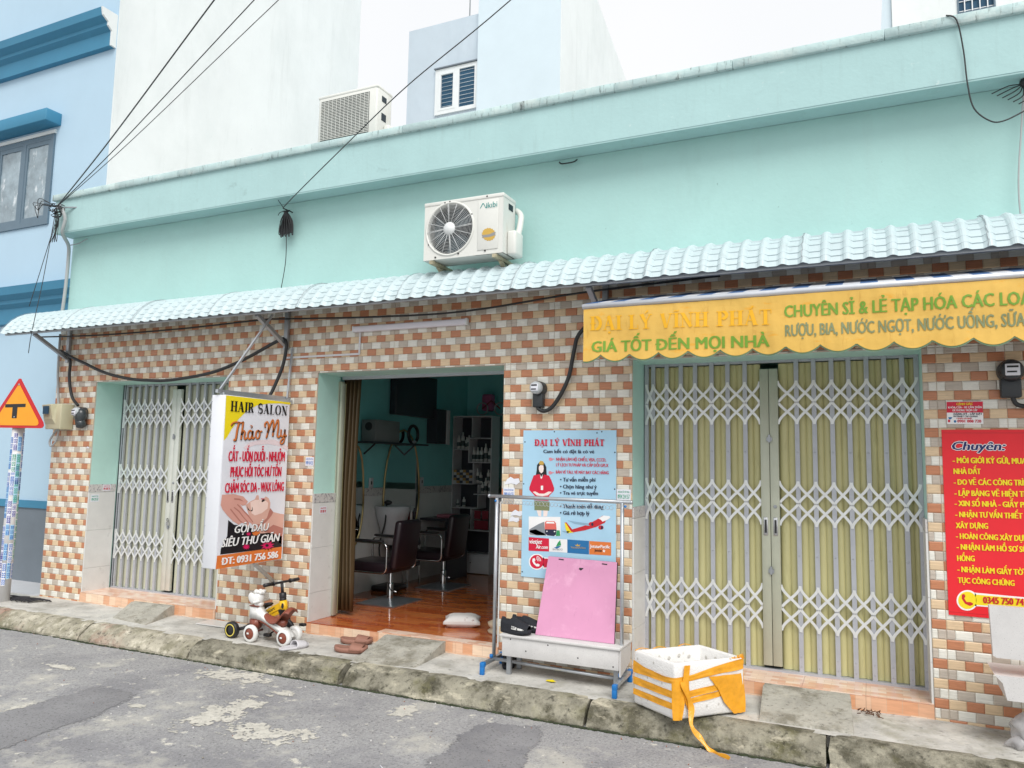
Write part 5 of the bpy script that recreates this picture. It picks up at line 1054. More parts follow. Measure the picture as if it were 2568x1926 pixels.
sticker(-4.955, 1.56, .10, .085, '0909 434 255', 'stickb', 'blue phone-number sticker on the pillar left of the salon door')
sticker(.03, 1.10, .10, .08, '0934 224 557', 'stickg', 'green sticker low on the inner jamb of the left gate', 'x', -8.025)
sticker(.17, 1.22, .10, .07, '0901 888 720', 'dred', 'red and white sticker on the inner jamb of the left gate', 'x', -8.025)
sticker(.10, 1.10, .10, .07, '0901 888 720', 'dred', 'red sticker on the white tiled jamb of the salon doorway', 'x', -4.842)
mb = MB(); pv = [(0, 0), (.06, .01), (.10, 0), (.13, .02), (.12, .05), (.08, .045), (.05, .06), (.02, .04)]
for (a, b, s_) in ((-2.82, 1.44, 1.1), (-2.76, 1.18, .9), (-2.78, 1.13, .8), (-8.12, 1.70, .4), (-8.25, 1.45, .3)): mb.add([(a + x * s_, -.0072, b + z * s_) for x, z in pv], [tuple(range(8))])
o = P('paper_scraps', mb, F('sheetw')); o['kind'] = 'stuff'; o['label'] = 'torn white scraps of old stickers on the tiles'; o['category'] = 'paper'

# ================================================================ YELLOW AWNING
aw = T('yellow_awning', 'faded yellow shop awning with green lettering and scalloped edge over the right gate', 'awning', (.2, -.62, 2.37))
AX0, AX1, AZ0, AZ1 = -1.905, 2.25, 2.405, 2.762
def wav(x, z): k = (AZ1 - z) / (AZ1 - AZ0); return .010 * k * math.sin(x * 7.3 + .7) + .005 * k * math.sin(x * 19 + 1.3) + .003 * math.sin(x * 3 + z * 20) + .007 * NZ.noise(Vector((x * 5, z * 2.2, 1))) + .003 * NZ.noise(Vector((x * 22, z * 4, 2)))
def sval(x, tr=0.):
    t_ = ((x + 1.131) / .213) % 1.; return AZ0 + .016 - .050 * math.sin(t_ * PI) ** .8 - tr
def sheet(z_top, zb, y, name, mat, parent, nz=8, thick=.002):
    NX = 340; vs = []; fs = []
    for i in range(NX + 1):
        x = AX0 + (AX1 - AX0) * i / NX; zl = zb(x)
        for j in range(nz + 1): z = z_top + (zl - z_top) * j / nz; vs.append((x, y + wav(x, z), z))
    for i in range(NX):
        for j in range(nz): a = i * (nz + 1) + j; fs.append((a, a + nz + 1, a + nz + 2, a + 1))
    b_ = MB().add(vs, fs, 0, True).fix(); bmesh.ops.solidify(b_, geom=b_.faces[:], thickness=thick); return P(name, MB().bm(b_, 0, False), mat, parent)
sheet(AZ1, lambda x: sval(x), -.62, 'valance', mAwnY, aw)
sheet(AZ1 - .25, lambda x: sval(x, .010), -.6155, 'valance_trim', mTrim, aw, 3)
for r in rows('C'):
    col = r[8]
    if col == 'faded': P('lettering_shadow', lettering(r, lambda u, z: (u + .005, -.6233 + wav(u, z), z - .005)), mTrimF, aw) if False else None
    P('lettering', lettering(r, lambda u, z: (u, -.6238 + wav(u, z), z)), F(col), aw)
P('front_tube', MB().tube([(AX0 - .01, -.612, 2.785), (AX1, -.612, 2.785)], .020, 12), M('awning_tube', (.66, .68, .72), .35, .3), aw)
cloth = MB()
for i in range(40):
    a = AX0 + (AX1 - AX0) * i / 40; b = AX0 + (AX1 - AX0) * (i + 1) / 40; cloth.add([(a, -.60, 2.806), (b, -.60, 2.806), (b, -.02, 2.962), (a, -.02, 2.962), (a, -.60, 2.809), (b, -.60, 2.809), (b, -.02, 2.965), (a, -.02, 2.965)], [(0, 1, 2, 3), (7, 6, 5, 4), (0, 4, 5, 1), (2, 6, 7, 3)], i % 2)
P('roof_cloth', cloth, [M('awning_blue_stripe', (.06, .14, .32), .7), M('awning_white_stripe', (.6, .62, .66), .7)], aw)
for x in (AX0 + .12, 2.1): P('arm', MB()._bar((x, -.60, 2.775), (x, -.02, 2.85), .03, .02), mGalv, aw)

# ================================================================ ROAD SIGN
rs = T('junction_sign', 'triangular yellow road sign with red border and black T on a sticker-covered post', 'road sign', (-8.75, -.398, 0))
P('post', MB().tube([(-8.757, -.398, -.02), (-8.743, -.398, 2.10)], .062, 20), M('post_white', (.66, .66, .66), .5, var=.06, dirt=[('9a4a50', .6, 5., .60, .70, None)]), rs)
def rtri(cx, cz, s, r=.06, n=6):
    pts = []
    V_ = [(cx, cz + .60 * s), (cx - .5 * s, cz - .266 * s), (cx + .5 * s, cz - .266 * s)]
    c0 = (sum(v[0] for v in V_) / 3, sum(v[1] for v in V_) / 3)
    for k, v in enumerate(V_):
        d = math.hypot(v[0] - c0[0], v[1] - c0[1]); ux, uz = (v[0] - c0[0]) / d, (v[1] - c0[1]) / d; c = (v[0] - ux * r * 2, v[1] - uz * r * 2); a0 = math.atan2(uz, ux)
        for i in range(n + 1): a = a0 - PI / 3 + 2 * PI / 3 * i / n; pts.append((c[0] + r * math.cos(a), c[1] + r * math.sin(a)))
    return pts
S_ = .645
def sc2(pts, k, cx=-8.672, cz=2.10): return [(cx + (x - cx) * k, cz + (z - cz) * k) for x, z in pts]
tri = [(-8.715, 2.44), (-8.690, 2.468), (-8.655, 2.468), (-8.632, 2.44), (-8.205, 1.972), (-8.192, 1.935), (-8.215, 1.912), (-8.25, 1.908), (-9.09, 1.918), (-9.13, 1.925), (-9.15, 1.95), (-9.135, 1.985)]
P('border', MB().prism(tri, -.478, -.472), F('signr'), rs); P('field', MB().prism(sc2(tri, .82, -8.672, 2.07), -.4805, -.4785), F('signy'), rs)
P('symbol', MB().box(-8.885, -8.525, -.4825, -.481, 2.145, 2.182).box(-8.75, -8.664, -.4825, -.481, 2.022, 2.1449), F('black'), rs)
P('clamp', MB().box(-8.80, -8.69, -.471, -.44, 2.0, 2.04).box(-8.80, -8.69, -.471, -.44, 2.02 + .12, 2.06 + .12).lathe((-8.672, -.481, 2.40), (0, -1, 0), [(.012, 0), (.01, .005), (0, .006)], 8).lathe((-8.707, -.4826, 2.035), (0, -1, 0), [(.010, 0), (.008, .004), (0, .005)], 8), mSteel, rs)
R_ = .0632; nums = ['095 222 2989', '055 535 1868', '0934 224 557', '0909 434 255']
z = 1.88; k = 0
while z > .32:
    for a0 in (-1.95, -1.22, -.5, .22):
        L = random.uniform(.16, .27); zz = z + random.uniform(-.06, .06)
        if zz > 1.9: continue
        wa = random.uniform(.5, .72); col = random.choice(['stickb', 'stickb', 'stickg', 'sticku']); cx_ = -8.757 + .0066 * zz
        vs = []; rr = R_ + .0006 * (k % 3)
        for i in range(6):
            a = a0 + wa * i / 5; vs += [(cx_ + rr * math.cos(a), -.398 + rr * math.sin(a), zz), (cx_ + rr * math.cos(a), -.398 + rr * math.sin(a), zz - L)]
        P('post_sticker', MB().add(vs, [(2 * i, 2 * i + 1, 2 * i + 3, 2 * i + 2) for i in range(5)], 0, True), F(random.choice(['sheetw', 'sheetw', 'poster'])), rs)
        ro_ = ('', random.choice(nums), '', 0, 0, L * .92, 0, .024, col, 'b')
        for q in range(2 if wa > .5 else 1):
            P('post_lettering', lettering(ro_, lambda u, v: (cx_ + (rr + .0008) * math.cos(a0 + .08 + q * .30 + v / rr * .7), -.398 + (rr + .0008) * math.sin(a0 + .08 + q * .30 + v / rr * .7), zz - .01 - u)), F(col), rs)
        k += 1
    z -= .20
# ================================================================ METERS, CABLES, LAMP
mMet = M('meter_glass', (.50, .54, .56), .12, var=.05); mMetB = M('meter_black', (.03, .035, .04), .4)
def meter(x, z, r, lab, cover=False):
    t = T('electricity_meter', lab, 'meter', (x, -.05, z - r - .12), 'round electricity meters on the tiled wall')
    P('base', MB().lathe((x, -.008, z), (0, -1, 0), [(r, 0), (r, .07), (r * .92, .085)], 28), mMetB, t)
    P('glass', MB().lathe((x, -.09, z), (0, -1, 0), [(r * .9, 0), (r * .86, .035), (r * .7, .05), (0, .052)], 28), mMetB if 'red poster' in lab else mMet, t)
    P('dial', MB().bevbox(x - r * .55, x + r * .55, -.150, -.140, z - r * .52, z + r * .5, .006), F('sheetw'), t)
    P('counter', MB().box(x - r * .42, x + r * .42, -.1525, -.1508, z + .012, z + .024).box(x - r * .42, x + r * .30, -.1525, -.1508, z - .02, z - .010), F('black'), t)
    P('terminal_cover', MB().bevbox(x - r * .8, x + r * .75, -.075, -.008, z - r - .10, z - r * .6, .012), mMetB, t)
meter(-2.50, 2.245, .060, 'round electricity meter on the pillar above the blue poster')
meter(.835, 2.275, .075, 'round electricity meter above the red poster')
meter(-8.19, 2.11, .062, 'round electricity meter wrapped in dark plastic beside the cream meter box', True)
mb = MB().ell((-8.155, -.075, 2.06), (.062, .065, .10), 0, .2, 14).ell((-8.15, -.07, 1.98), (.055, .06, .055), 0, 0, 12)
for i, v in enumerate(mb.v): n_ = NZ.noise(Vector(v) * 38) * .010; mb.v[i] = (v[0] + n_, v[1] + n_, v[2] + n_)
single('plastic_wrap', mb, M('dark_plastic_film', (.05, .06, .065), .25), 'dark plastic film wrapped round the left meter', 'wrap')
t = T('meter_box', 'cream meter box with a small window on the left corner of the shop', 'meter box', (-8.53, -.12, 1.91)); mCr = M('cream_plastic', (.60, .58, .40), .45, var=.04)
P('housing', MB().bevbox(-8.63, -8.37, -.17, -.012, 1.915, 2.205, .008), mCr, t); P('front_bulge', MB().add([(-8.63, -.1705, 2.20), (-8.45, -.1705, 2.20), (-8.45, -.1705, 1.97), (-8.63, -.1705, 1.97), (-8.62, -.23, 2.19), (-8.47, -.23, 2.19), (-8.47, -.20, 2.03), (-8.62, -.20, 2.03)], [(4, 5, 6, 7), (0, 1, 5, 4), (1, 2, 6, 5), (2, 3, 7, 6), (3, 0, 4, 7)]), mCr, t)
P('window', MB().box(-8.595, -8.495, -.2345, -.2305, 2.085, 2.175), mGlass, t)
def cable(pts, r, lab, mat=mBlackC, nm='cable', cat='cable', n=6, grp=None): return single(nm, MB().tube(spl(pts, n), r, 7), mat, lab, cat, grp)
cable([(-8.60, -.08, 2.84), (-8.40, -.08, 2.755), (-8.175, -.08, 2.679), (-7.81, -.08, 2.554), (-7.424, -.08, 2.475), (-7.1, -.08, 2.445), (-6.763, -.08, 2.438), (-6.183, -.08, 2.497), (-5.748, -.08, 2.615), (-5.355, -.08, 2.769), (-5.243, -.08, 2.80)], .017, 'thick black cable sagging above the left gate', n=5)
cable([(-5.25, -.08, 2.81), (-5.20, -.08, 2.76), (-5.205, -.08, 2.64), (-5.234, -.09, 2.497), (-5.30, -.12, 2.30), (-5.33, -.15, 2.21)], .017, 'thick black cable dropping to the salon sign')
cable([(-8.46, -.06, 2.76), (-8.435, -.06, 2.689), (-8.43, -.06, 2.514), (-8.36, -.06, 2.30), (-8.24, -.06, 2.19)], .017, 'thick black cable running down to the left meter')
cable([(-2.50, -.05, 2.11), (-2.50, -.05, 2.075), (-2.439, -.05, 2.056), (-2.353, -.05, 2.115), (-2.241, -.05, 2.314), (-2.19, -.05, 2.55), (-2.15, -.05, 2.68), (-2.02, -.06, 2.80)], .017, 'black cable curling from the middle meter to the awning end')
cable([(.84, -.05, 2.12), (.86, -.05, 2.06), (.93, -.05, 2.045), (1.05, -.05, 2.08)], .015, 'black cable below the right meter')
cable([(-9.0, -.10, 3.02), (-7.948, -.10, 2.985), (-6.669, -.10, 2.982), (-5.542, -.10, 3.007), (-5.25, -.10, 3.0), (-4.125, -.10, 2.948), (-3.184, -.10, 2.937), (-2.103, -.10, 3.018), (-1.0, -.1, 3.06)], .009, 'thin dark wire strung under the canopy')
cable([(-8.60, -.06, 2.90), (-8.52, -.08, 2.78), (-8.45, -.08, 2.74)], .004, 'thin wire loop under the left canopy bracket')
# roof-corner wire cluster
NODE = Vector((-8.55, -.30, 4.50)); Cc = Vector((0, -5.913, 1.61))
def ext(p, far): return NODE + (Vector(p) - NODE) * far
for i, (p, r) in enumerate((((-3.231, -3., 4.138), .011), ((-2.937, -3., 4.063), .008), ((-2.766, -3., 4.02), .006))):
    q = NODE.lerp(Vector(p), .5) - Vector((0, 0, .03)); pe = ext(p, 1.35)
    single('overhead_wire', MB().tube(spl([NODE, q, Vector(p), pe], 10), [r * (.72 - .48 * j_ / 30) for j_ in range(31)], 6), mBlackC, ('thickest black overhead wire, upper of the three rising from the roof corner', 'middle black overhead wire of the three rising from the roof corner', 'lowest thin overhead wire of the three rising from the roof corner')[i], 'wire', 'overhead wires from the roof corner')
N2 = Vector((-5.285, -.13, 4.13)); single('overhead_wire', MB().tube(spl([N2, (-4.55, -.75, 3.985), (-3.5, -1.55, 3.86), (-2.4, -2.35, 3.76), (-1.408, -3, 3.676), (.1, -4.0, 3.60)], 8), [.0055 - .0035 * j_ / 40 for j_ in range(41)], 6), mBlackC, 'single black wire rising from the coiled bundle on the mint wall', 'wire')
mb = MB()
for k in range(8):
    a = random.uniform(0, 6); r = random.uniform(.04, .10); c = NODE + Vector((random.uniform(-.08, .08), random.uniform(-.04, .04), random.uniform(-.09, .03)))
    mb.tube([c + Vector((r * math.cos(2 * PI * i / 14 + a), .25 * r * math.sin(4 * i), r * .55 * math.sin(2 * PI * i / 14 + a))) for i in range(13)], .005, 5)
for k in range(5): mb.tube(spl([NODE, NODE + Vector((-.20 - .05 * k, -.02, .06 + .04 * (k % 3))), NODE + Vector((-.33, 0, .0 - .09 * (k % 2)))], 5), .004, 5)
for k in range(4): mb.tube(spl([NODE, NODE + Vector((.02 * k, 0, -.2)), NODE + Vector((.05 - .04 * k, 0, -.42)), NODE + Vector((.03, .02, -.1))], 5), .0035, 5)
single('wire_tangle', mb, mBlackC, 'tangle of black wires knotted at the left roof corner', 'wires')
mb = MB()._bar((-8.55, -.29, 4.50), (-8.30, -.19, 4.50), .02, .012); mb.ell((-8.50, -.30, 4.50), (.03, .03, .04), 0, 0, 10); single('wire_anchor', mb, mSteel, 'steel hook holding the wires to the left end of the parapet', 'hook')
cable([(-8.45, -.30, 4.47), (-8.42, -.27, 4.35), (-8.48, -.25, 4.20), (-8.58, -.10, 4.10), (-8.635, -.05, 3.95), (-8.65, -.045, 3.6), (-8.675, -.045, 3.30)], .020, 'grey conduit running down the left edge of the mint wall', mGreyC, 'conduit', 'conduit')
cable([(-8.70, -.03, 3.05), (-8.69, -.03, 2.63), (-8.66, -.03, 2.40), (-8.60, -.05, 2.20)], .013, 'grey conduit down the left tile edge to the cream meter box', mGreyC, 'conduit', 'conduit')
cable([(-8.48, -.10, 1.93), (-8.52, -.10, 1.78), (-8.60, -.10, 1.72), (-8.63, -.10, 1.78), (-8.56, -.10, 1.87), (-8.50, -.1, 1.92)], .011, 'grey looped cable hanging below the cream meter box', mGreyC)
cable([(-8.56, -.30, 4.46), (-8.50, -.42, 3.6), (-8.465, -.52, 2.98), (-8.46, -.54, 2.74)], .004, 'thin black wire hanging from the roof corner past the canopy')
cable([(-8.52, -.30, 4.40), (-8.60, -.4, 3.7), (-8.66, -.45, 3.3)], .004, 'thinner wire hanging beside the roof corner')
cable([(-8.35, -.03, 4.175), (-8.48, -.04, 4.13), (-8.62, -.05, 4.12)], .006, 'short steel rod holding the conduit to the wall', mSteel, 'wall_hook', 'hook')
cable([(-2.36, .0, 4.20), (-2.32, -.04, 4.165), (-2.22, -.04, 4.165), (-2.19, -.02, 4.19)], .006, 'short dark hook of wire on the mint wall under the parapet', mBlackC, 'wall_hook', 'hook')
# coiled bundle
mb = MB()
for k in range(16):
    dx = (k - 7.5) * .0085; L = .20 + .05 * random.random(); mb.tube(spl([(-5.285, -.09, 4.11), (-5.285 + dx, -.085 - .01 * (k % 3), 4.0), (-5.285 + dx * 1.3, -.08, 4.11 - L), (-5.285 + dx * 1.3 + .012, -.075, 4.11 - L - .012), (-5.285 + dx * 1.1 + .012, -.075, 4.0), (-5.283, -.08, 4.11)], 4), .0045, 5)
mb.tube([(-5.285 + .03 * math.cos(2 * PI * i / 12), -.085 + .015 * math.sin(2 * PI * i / 12), 4.105) for i in range(13)], .006, 5); mb.tube(spl([(-5.285, -.02, 4.14), (-5.34, -.1, 4.10), (-5.37, -.1, 4.07)], 4), .004, 5); mb.tube([(-5.285, .012, 4.125), (-5.285, -.13, 4.125)], .006, 6)
single('cable_coil', mb, mBlackC, 'hanging bundle of coiled black cable on the mint wall', 'cable')
cable([(-5.275, -.075, 3.90), (-5.27, -.07, 3.6), (-5.31, -.07, 3.32)], .004, 'thin wire hanging from the cable coil to the canopy')
cable([(-5.36, -.12, 4.22), (-5.30, -.11, 4.14)], .004, 'short loose wire end above the cable coil')
cable([(.54, -.245, 4.69), (.60, -.25, 4.64), (.634, -.23, 4.426), (.649, -.23, 4.186), (.681, -.22, 4.016), (.773, -.2, 3.921), (.857, -.16, 3.926), (.98, -.12, 3.99)], .005, 'dark cable looping down from the parapet at the right')
cable([(.99, -.05, 4.16), (.966, -.05, 3.903), (.935, -.05, 3.55), (.937, -.05, 3.30), (.955, -.06, 3.20)], .006, 'grey cable hanging down the right end of the mint wall', mGreyC)
mb = MB()
for k in range(6): mb.tube(spl([(.98, -.08, 4.19), (.90 + .02 * k, -.09, 4.19 - .02 * k), (.80 + .03 * k, -.1, 4.15 - .02 * k)], 4), .004, 5)
mb.ell((.99, -.08, 4.20), (.03, .03, .03), 0, 0, 8); single('wire_tangle', mb, mBlackC, 'small knot of black wires under the parapet at the right edge', 'wires')
t = T('strip_light', 'unlit white tube light fixed on the tiles above the salon door', 'light', (-3.82, -.03, 2.83)); P('housing', MB().bevbox(-4.43, -3.20, -.055, -.008, 2.828, 2.885, .012), M('strip_white', (.72, .70, .76), .35, var=.02), t)
for a in (-4.432, -3.212): P('end_cap', MB().bevbox(a, a + .014, -.057, -.008, 2.826, 2.887, .003), mWire, t)
mb = MB().box(-5.28, -4.36, -.018, -.007, 2.614, 2.632); mb.box(-4.374, -4.358, -.018, -.007, 2.633, 2.826); single('cable_trunking', mb, M('trunking', (.66, .66, .68), .5, var=.02), 'thin white cable trunking from the cable post to the tube light', 'trunking')

# ================================================================ FOAM BOX
BX = T('foam_box', 'open white foam box bound with orange tape at the kerb by the right gate', 'box', (-1.16, -.55, 0))
Fp = Vector((-1.176, -.876, 0)); Rp = Vector((-.806, -.470, 0)); Lp = Vector((-1.512, -.640, 0)); U = (Rp - Fp); V_ = (Lp - Fp); LU, LV = U.length, V_.length; U.normalize(); V_.normalize(); HB = .35
def bxp(u, v, z): return Fp + U * u + V_ * v + Vector((0, 0, z + .012))
def rrect(i_, r, z, n=5):   # rounded rectangle loop inset by i_
    o_ = []
    for (cx_, cy_, a0) in ((LU - i_ - r, i_ + r, -90), (LU - i_ - r, LV - i_ - r, 0), (i_ + r, LV - i_ - r, 90), (i_ + r, i_ + r, 180)):
        for k in range(n + 1): a_ = math.radians(a0 + 90 * k / n); o_.append((cx_ + r * math.cos(a_), cy_ + r * math.sin(a_), z))
    return o_
loops = [rrect(.02, .01, .0), rrect(.006, .015, .004), rrect(.0, .017, .016)] + [rrect(0, .017, HB * k / 5) for k in (1, 2, 3, 4)] + [rrect(0, .017, HB - .014), rrect(.005, .016, HB - .003), rrect(.014, .014, HB), rrect(.030, .012, HB - .001), rrect(.038, .011, HB - .010), rrect(.042, .01, .22), rrect(.048, .01, .085), rrect(.06, .01, .076)]
k = len(loops[0]); vs = [bxp(*p) for l in loops for p in l]
for i, p in enumerate(vs): vs[i] = p + Vector((1, 1, 1)) * (NZ.noise(p * 14) * .003)
fs = [(i * k + j, i * k + (j + 1) % k, (i + 1) * k + (j + 1) % k, (i + 1) * k + j) for i in range(len(loops) - 1) for j in range(k)] + [tuple(range(k))[::-1], tuple((len(loops) - 1) * k + j for j in range(k))]
mb = MB().add(vs, fs, 0, True)
P('body', mb, mFoam, BX)
mb = MB()
for u, v, z in [(LU * .2, 0, .07), (LU * .45, 0, .065), (LU * .62, 0, .07)] + [(0, LV * .25, .06), (0, LV * .45, .065), (0, LV * .65, .055), (0, LV * .85, .06), (0, LV * .3, .20), (0, LV * .65, .20), (0, LV * .9, .30), (0, LV * .5, .31)]:
    c = bxp(u, v, z); n_ = -V_ if v == 0 else -U; mb.lathe(c + n_ * .0006, n_, [(.009, 0), (.006, .0008), (0, .0004)], 8)
for k in range(5): c = bxp(LU * (.16 + .15 * k), LV - .0445, .285 + .012 * (k % 2)); mb.lathe(c + V_ * .0008, -V_, [(.013, 0), (.009, .0012), (0, .0008)], 10)
for k in range(3): c = bxp(LU - .0445, LV * (.3 + .22 * k), .285 + .012 * (k % 2)); mb.lathe(c + U * .0008, -U, [(.013, 0), (.009, .0012), (0, .0008)], 10)
P('dimple_shade', mb, M('dimple_shade_grey', (.58, .56, .52), .8), BX)  # flat grey discs: shade of small pits in the foam, put into colour
RC = .017; q_ = RC * PI / 2; S1 = LV - RC; S2 = S1 + q_; S3 = S2 + LU - 2 * RC
def per(s, z, off=.0022):
    if s <= S1: return bxp(-off, LV - s, z)
    if s <= S2: a = (s - S1) / q_ * PI / 2; return bxp(RC - (RC + off) * math.cos(a), RC - (RC + off) * math.sin(a), z)
    if s <= S3: return bxp(RC + s - S2, -off, z)
    a = min((s - S3) / q_, 1) * PI / 2; return bxp(LU - RC + (RC + off) * math.sin(a), RC - (RC + off) * math.cos(a), z)
def band(p, n=26, off=.0022, name='tape', wr=.004):   # p: [(s, z_low, z_high)...]
    vs = []; fs = []; N_ = n
    for i in range(N_ + 1):
        t_ = i / N_ * (len(p) - 1); k = min(int(t_), len(p) - 2); f = t_ - k; s = p[k][0] + (p[k + 1][0] - p[k][0]) * f; a = p[k][1] + (p[k + 1][1] - p[k][1]) * f; b = p[k][2] + (p[k + 1][2] - p[k][2]) * f
        for j in range(6):
            z = a + (b - a) * j / 5; w_ = wr * (.5 + .5 * math.sin(j * 2.3 + s * 9 + p[0][0] * 5)) * (0.6 + .4 * math.sin(s * 31 + j)); vs.append(per(s, z, off + max(0, w_)))
    for i in range(N_):
        for j in range(5): a = i * 6 + j; fs.append((a, a + 1, a + 7, a + 6))
    return P(name, MB().add(vs, fs, 0, True), mTape, BX)
band([(.0, .205, .285), (.12, .21, .262), (S1 - .06, .215, .252), (S2, .225, .262), (S2 + .12, .235, .272), (S2 + .30, .258, .31), (S3, .275, .345), (S3 + q_, .29, .35)], 40, wr=.006)
band([(.0, .128, .178), (S1 - .06, .130, .176), (S1, .13, .176)]); band([(.0, .060, .10), (S1 - .06, .060, .102), (S1, .062, .102)])
band([(S2 + .06, .128, .170), (S3 - .06, .172, .212)], wr=.005); band([(S2 + .06, .088, .122), (S3 - .10, .125, .165)], wr=.005)
def vband(pts, off=.004, w0=.0):   # quads given by (s,z) corner rows: [(sL,sR,z)...]
    vs = []; fs = []; n = 5; rows_ = []
    for i in range(len(pts) - 1):
        for k in range(4):
            f = k / 4; rows_.append(tuple(pts[i][c] + (pts[i + 1][c] - pts[i][c]) * f for c in range(3)))
    rows_.append(pts[-1])
    for r, (a, b, z) in enumerate(rows_):
        for j in range(n + 1):
            s = a + (b - a) * j / n; vs.append(per(s, z, off + .0035 * (1 + math.sin(j * 2.6 + z * 20)) ))
    for r in range(len(rows_) - 1):
        for j in range(n): a = r * (n + 1) + j; fs.append((a, a + 1, a + n + 2, a + n + 1))
    P('tape', MB().add(vs, fs, 0, True), mTape, BX)
vband([(S1 - .01, S2 + .075, .24), (S1 + .0, S2 + .06, .14), (S1 + .005, S2 + .03, .0)])
vband([(S2 + .24, S3 + q_ * .9, .25), (S2 + .31, S3 + q_ * .8, .17), (S3 - .16, S3 + q_ * .6, .08), (S3 - .08, S3 + q_ * .4, .0)], .007)
vband([(S2 + .045, S2 + .09, .335), (S2 + .04, S2 + .085, .26), (S2 + .03, S2 + .085, .20), (S2 + .055, S2 + .10, .10), (S2 + .07, S2 + .10, .06)], .010)
vs = []; ctr = spl([per(S2 + .03, .24, .018), per(S2 + .05, .17, .028), per(S2 + .085, .08, .03), (-1.075, -.862, .0), (-1.03, -.865, -.06), (-.975, -.875, -.115), (-.935, -.885, -.135), (-.88, -.93, -.128), (-.825, -.962, -.130)], 4)
for i, p in enumerate(ctr):
    t_ = i / (len(ctr) - 1); w_ = .016 + .005 * math.sin(i * .9); d = Vector((.85, .50, .12)) if t_ < .75 else Vector((.5, -.3, .8)).lerp(Vector((-.3, .9, .2)), 0); vs += [p - d * w_, p + Vector((.25, -.45, 0)) * .008, p + d * w_]
P('tape_tail', MB().add(vs, [(3 * i + j, 3 * i + j + 1, 3 * i + j + 4, 3 * i + j + 3) for i in range(len(ctr) - 1) for j in (0, 1)], 0, True), mTape, BX)
mb = MB()
for k in range(12):
    c = bxp(LU - .003 - .011 * k, .004 + .0012 * (k % 3), HB - .012); h_ = (.040, .026, .034, .018, .030, .015, .024, .012, .018, .010, .012, .006)[k]
    q = [c - U * .010, c + U * .010, c + U * (.004 + .008 * ((k * 7) % 3 - 1)) + Vector((.003, -.006, h_)), c - U * .006 + Vector((0, .004, h_ * .8))]
    mb.add(q + [p_ + V_ * .0015 for p_ in q], [(0, 1, 2, 3), (7, 6, 5, 4), (1, 5, 6, 2), (2, 6, 7, 3), (3, 7, 4, 0)])
for (u, v) in ((LU * .1, LV - .01), (LU * .35, LV - .012), (LU * .75, LV)): c = bxp(u, v, HB - .002); mb.tube(spl([c - U * .05, c + Vector((0, 0, .012)), c + U * .06], 4), .007, 5, flat=.4)
P('tape_scrap', mb, mTape, BX)

# ================================================================ CLOTHES RACK
rk = T('clothes_rack', 'empty galvanised clothes rack with blue feet and a chain of rings, before the blue poster', 'clothes rack', (-2.22, -.30, 0))
Lx, Ly, Rx, Ry = -2.757, -.275, -1.693, -.322
P('top_rail', MB().tube([(Lx - .07, Ly + .003, 1.352), (Rx + .07, Ry - .003, 1.346)], .0145, 12).ell((Lx - .07, Ly + .003, 1.352), (.013, .017, .017)).ell((Rx + .07, Ry - .003, 1.346), (.013, .017, .017)), mGalv, rk)
for (x, y) in ((Lx, Ly), (Rx, Ry)): P('upright', MB().tube([(x, y, .06), (x, y, 1.338)], .0145, 12), mGalv, rk)
P('bottom_rail', MB().tube([(Lx, Ly - .03, .085), (Rx, Ry - .03, .075)], .0135, 12), mGalv, rk)
for (x, y, a, b) in ((Lx, Ly, (-2.752, -.475), (-2.765, -.10)), (Rx, Ry, (-1.668, -.565), (-1.69, -.115))):
    P('foot_bar', MB()._bar((a[0], a[1], .075), (b[0], b[1], .075), .026, .026), mGalv, rk)
    for e in (a, b): P('foot_cap', MB().bevbox(e[0] - .017, e[0] + .017, e[1] - .022, e[1] + .022, .055, .093, .004).bevbox(e[0] - .017, e[0] + .017, e[1] - .022, e[1] + .008, .001, .06, .004), mCapB, rk)
    P('knob', MB().lathe((x, y - .045, .105), (0, 0, 1), [(0, -.01), (.014, -.01), (.014, .012), (.008, .016), (0, .016)], 12), mCapB, rk); P('bolt', MB().lathe((x + (.03 if x > -2 else -.0), y - .02, 1.315), (0, -1, 0), [(.010, 0), (.009, .012), (0, .014)], 8), mCapB, rk)
mb = MB(); n = 32
for k in range(n):
    f = (k + .5) / n; x = Lx + .02 + (Rx - Lx - .09) * f; y = Ly + (Ry - Ly) * f - .004; zc = 1.308 - .008 * f; r = .0155
    mb.tube([(x + r * math.cos(2 * PI * i / 14), y + .003 * (k % 2), zc + r * math.sin(2 * PI * i / 14)) for i in range(15)], .0016, 4, cap=False)
P('ring_chain', mb, mGalv, rk)
# ================================================================ STONE BENCH WITH BOARD AND SHOES
be = T('stone_bench', 'low speckled white stone bench with a deep apron behind the clothes rack', 'bench', (-2.16, -.28, 0))
P('seat', MB().bevbox(-2.64, -1.675, -.425, -.13, .288, .308, .004), mGran, be)
P('apron', MB().bevbox(-2.622, -1.690, -.412, -.398, .145, .287, .003), mGran, be)
P('end_panel', MB().prism([(-.40, .10), (-.16, .16), (-.14, .287), (-.40, .287)], -1.690, -1.676, 0, 'yz'), mGran, be)
for (x, y) in ((-2.60, -.37), (-2.60, -.18), (-1.74, -.37), (-1.74, -.18)): P('leg', MB().box(x, x + .035, y, y + .03, .0, .287), mSteel, be)
P('bolt', MB().lathe((-2.55, -.4125, .275), (0, -1, 0), [(.006, 0), (0, .002)], 8).lathe((-2.24, -.4125, .265), (0, -1, 0), [(.006, 0), (0, .002)], 8).lathe((-2.0, -.4125, .20), (0, -1, 0), [(.006, 0), (0, .002)], 8).lathe((-2.42, -.4125, .20), (0, -1, 0), [(.006, 0), (0, .002)], 8).lathe((-1.73, -.4125, .17), (0, -1, 0), [(.006, 0), (0, .002)], 8), mBlack, be)
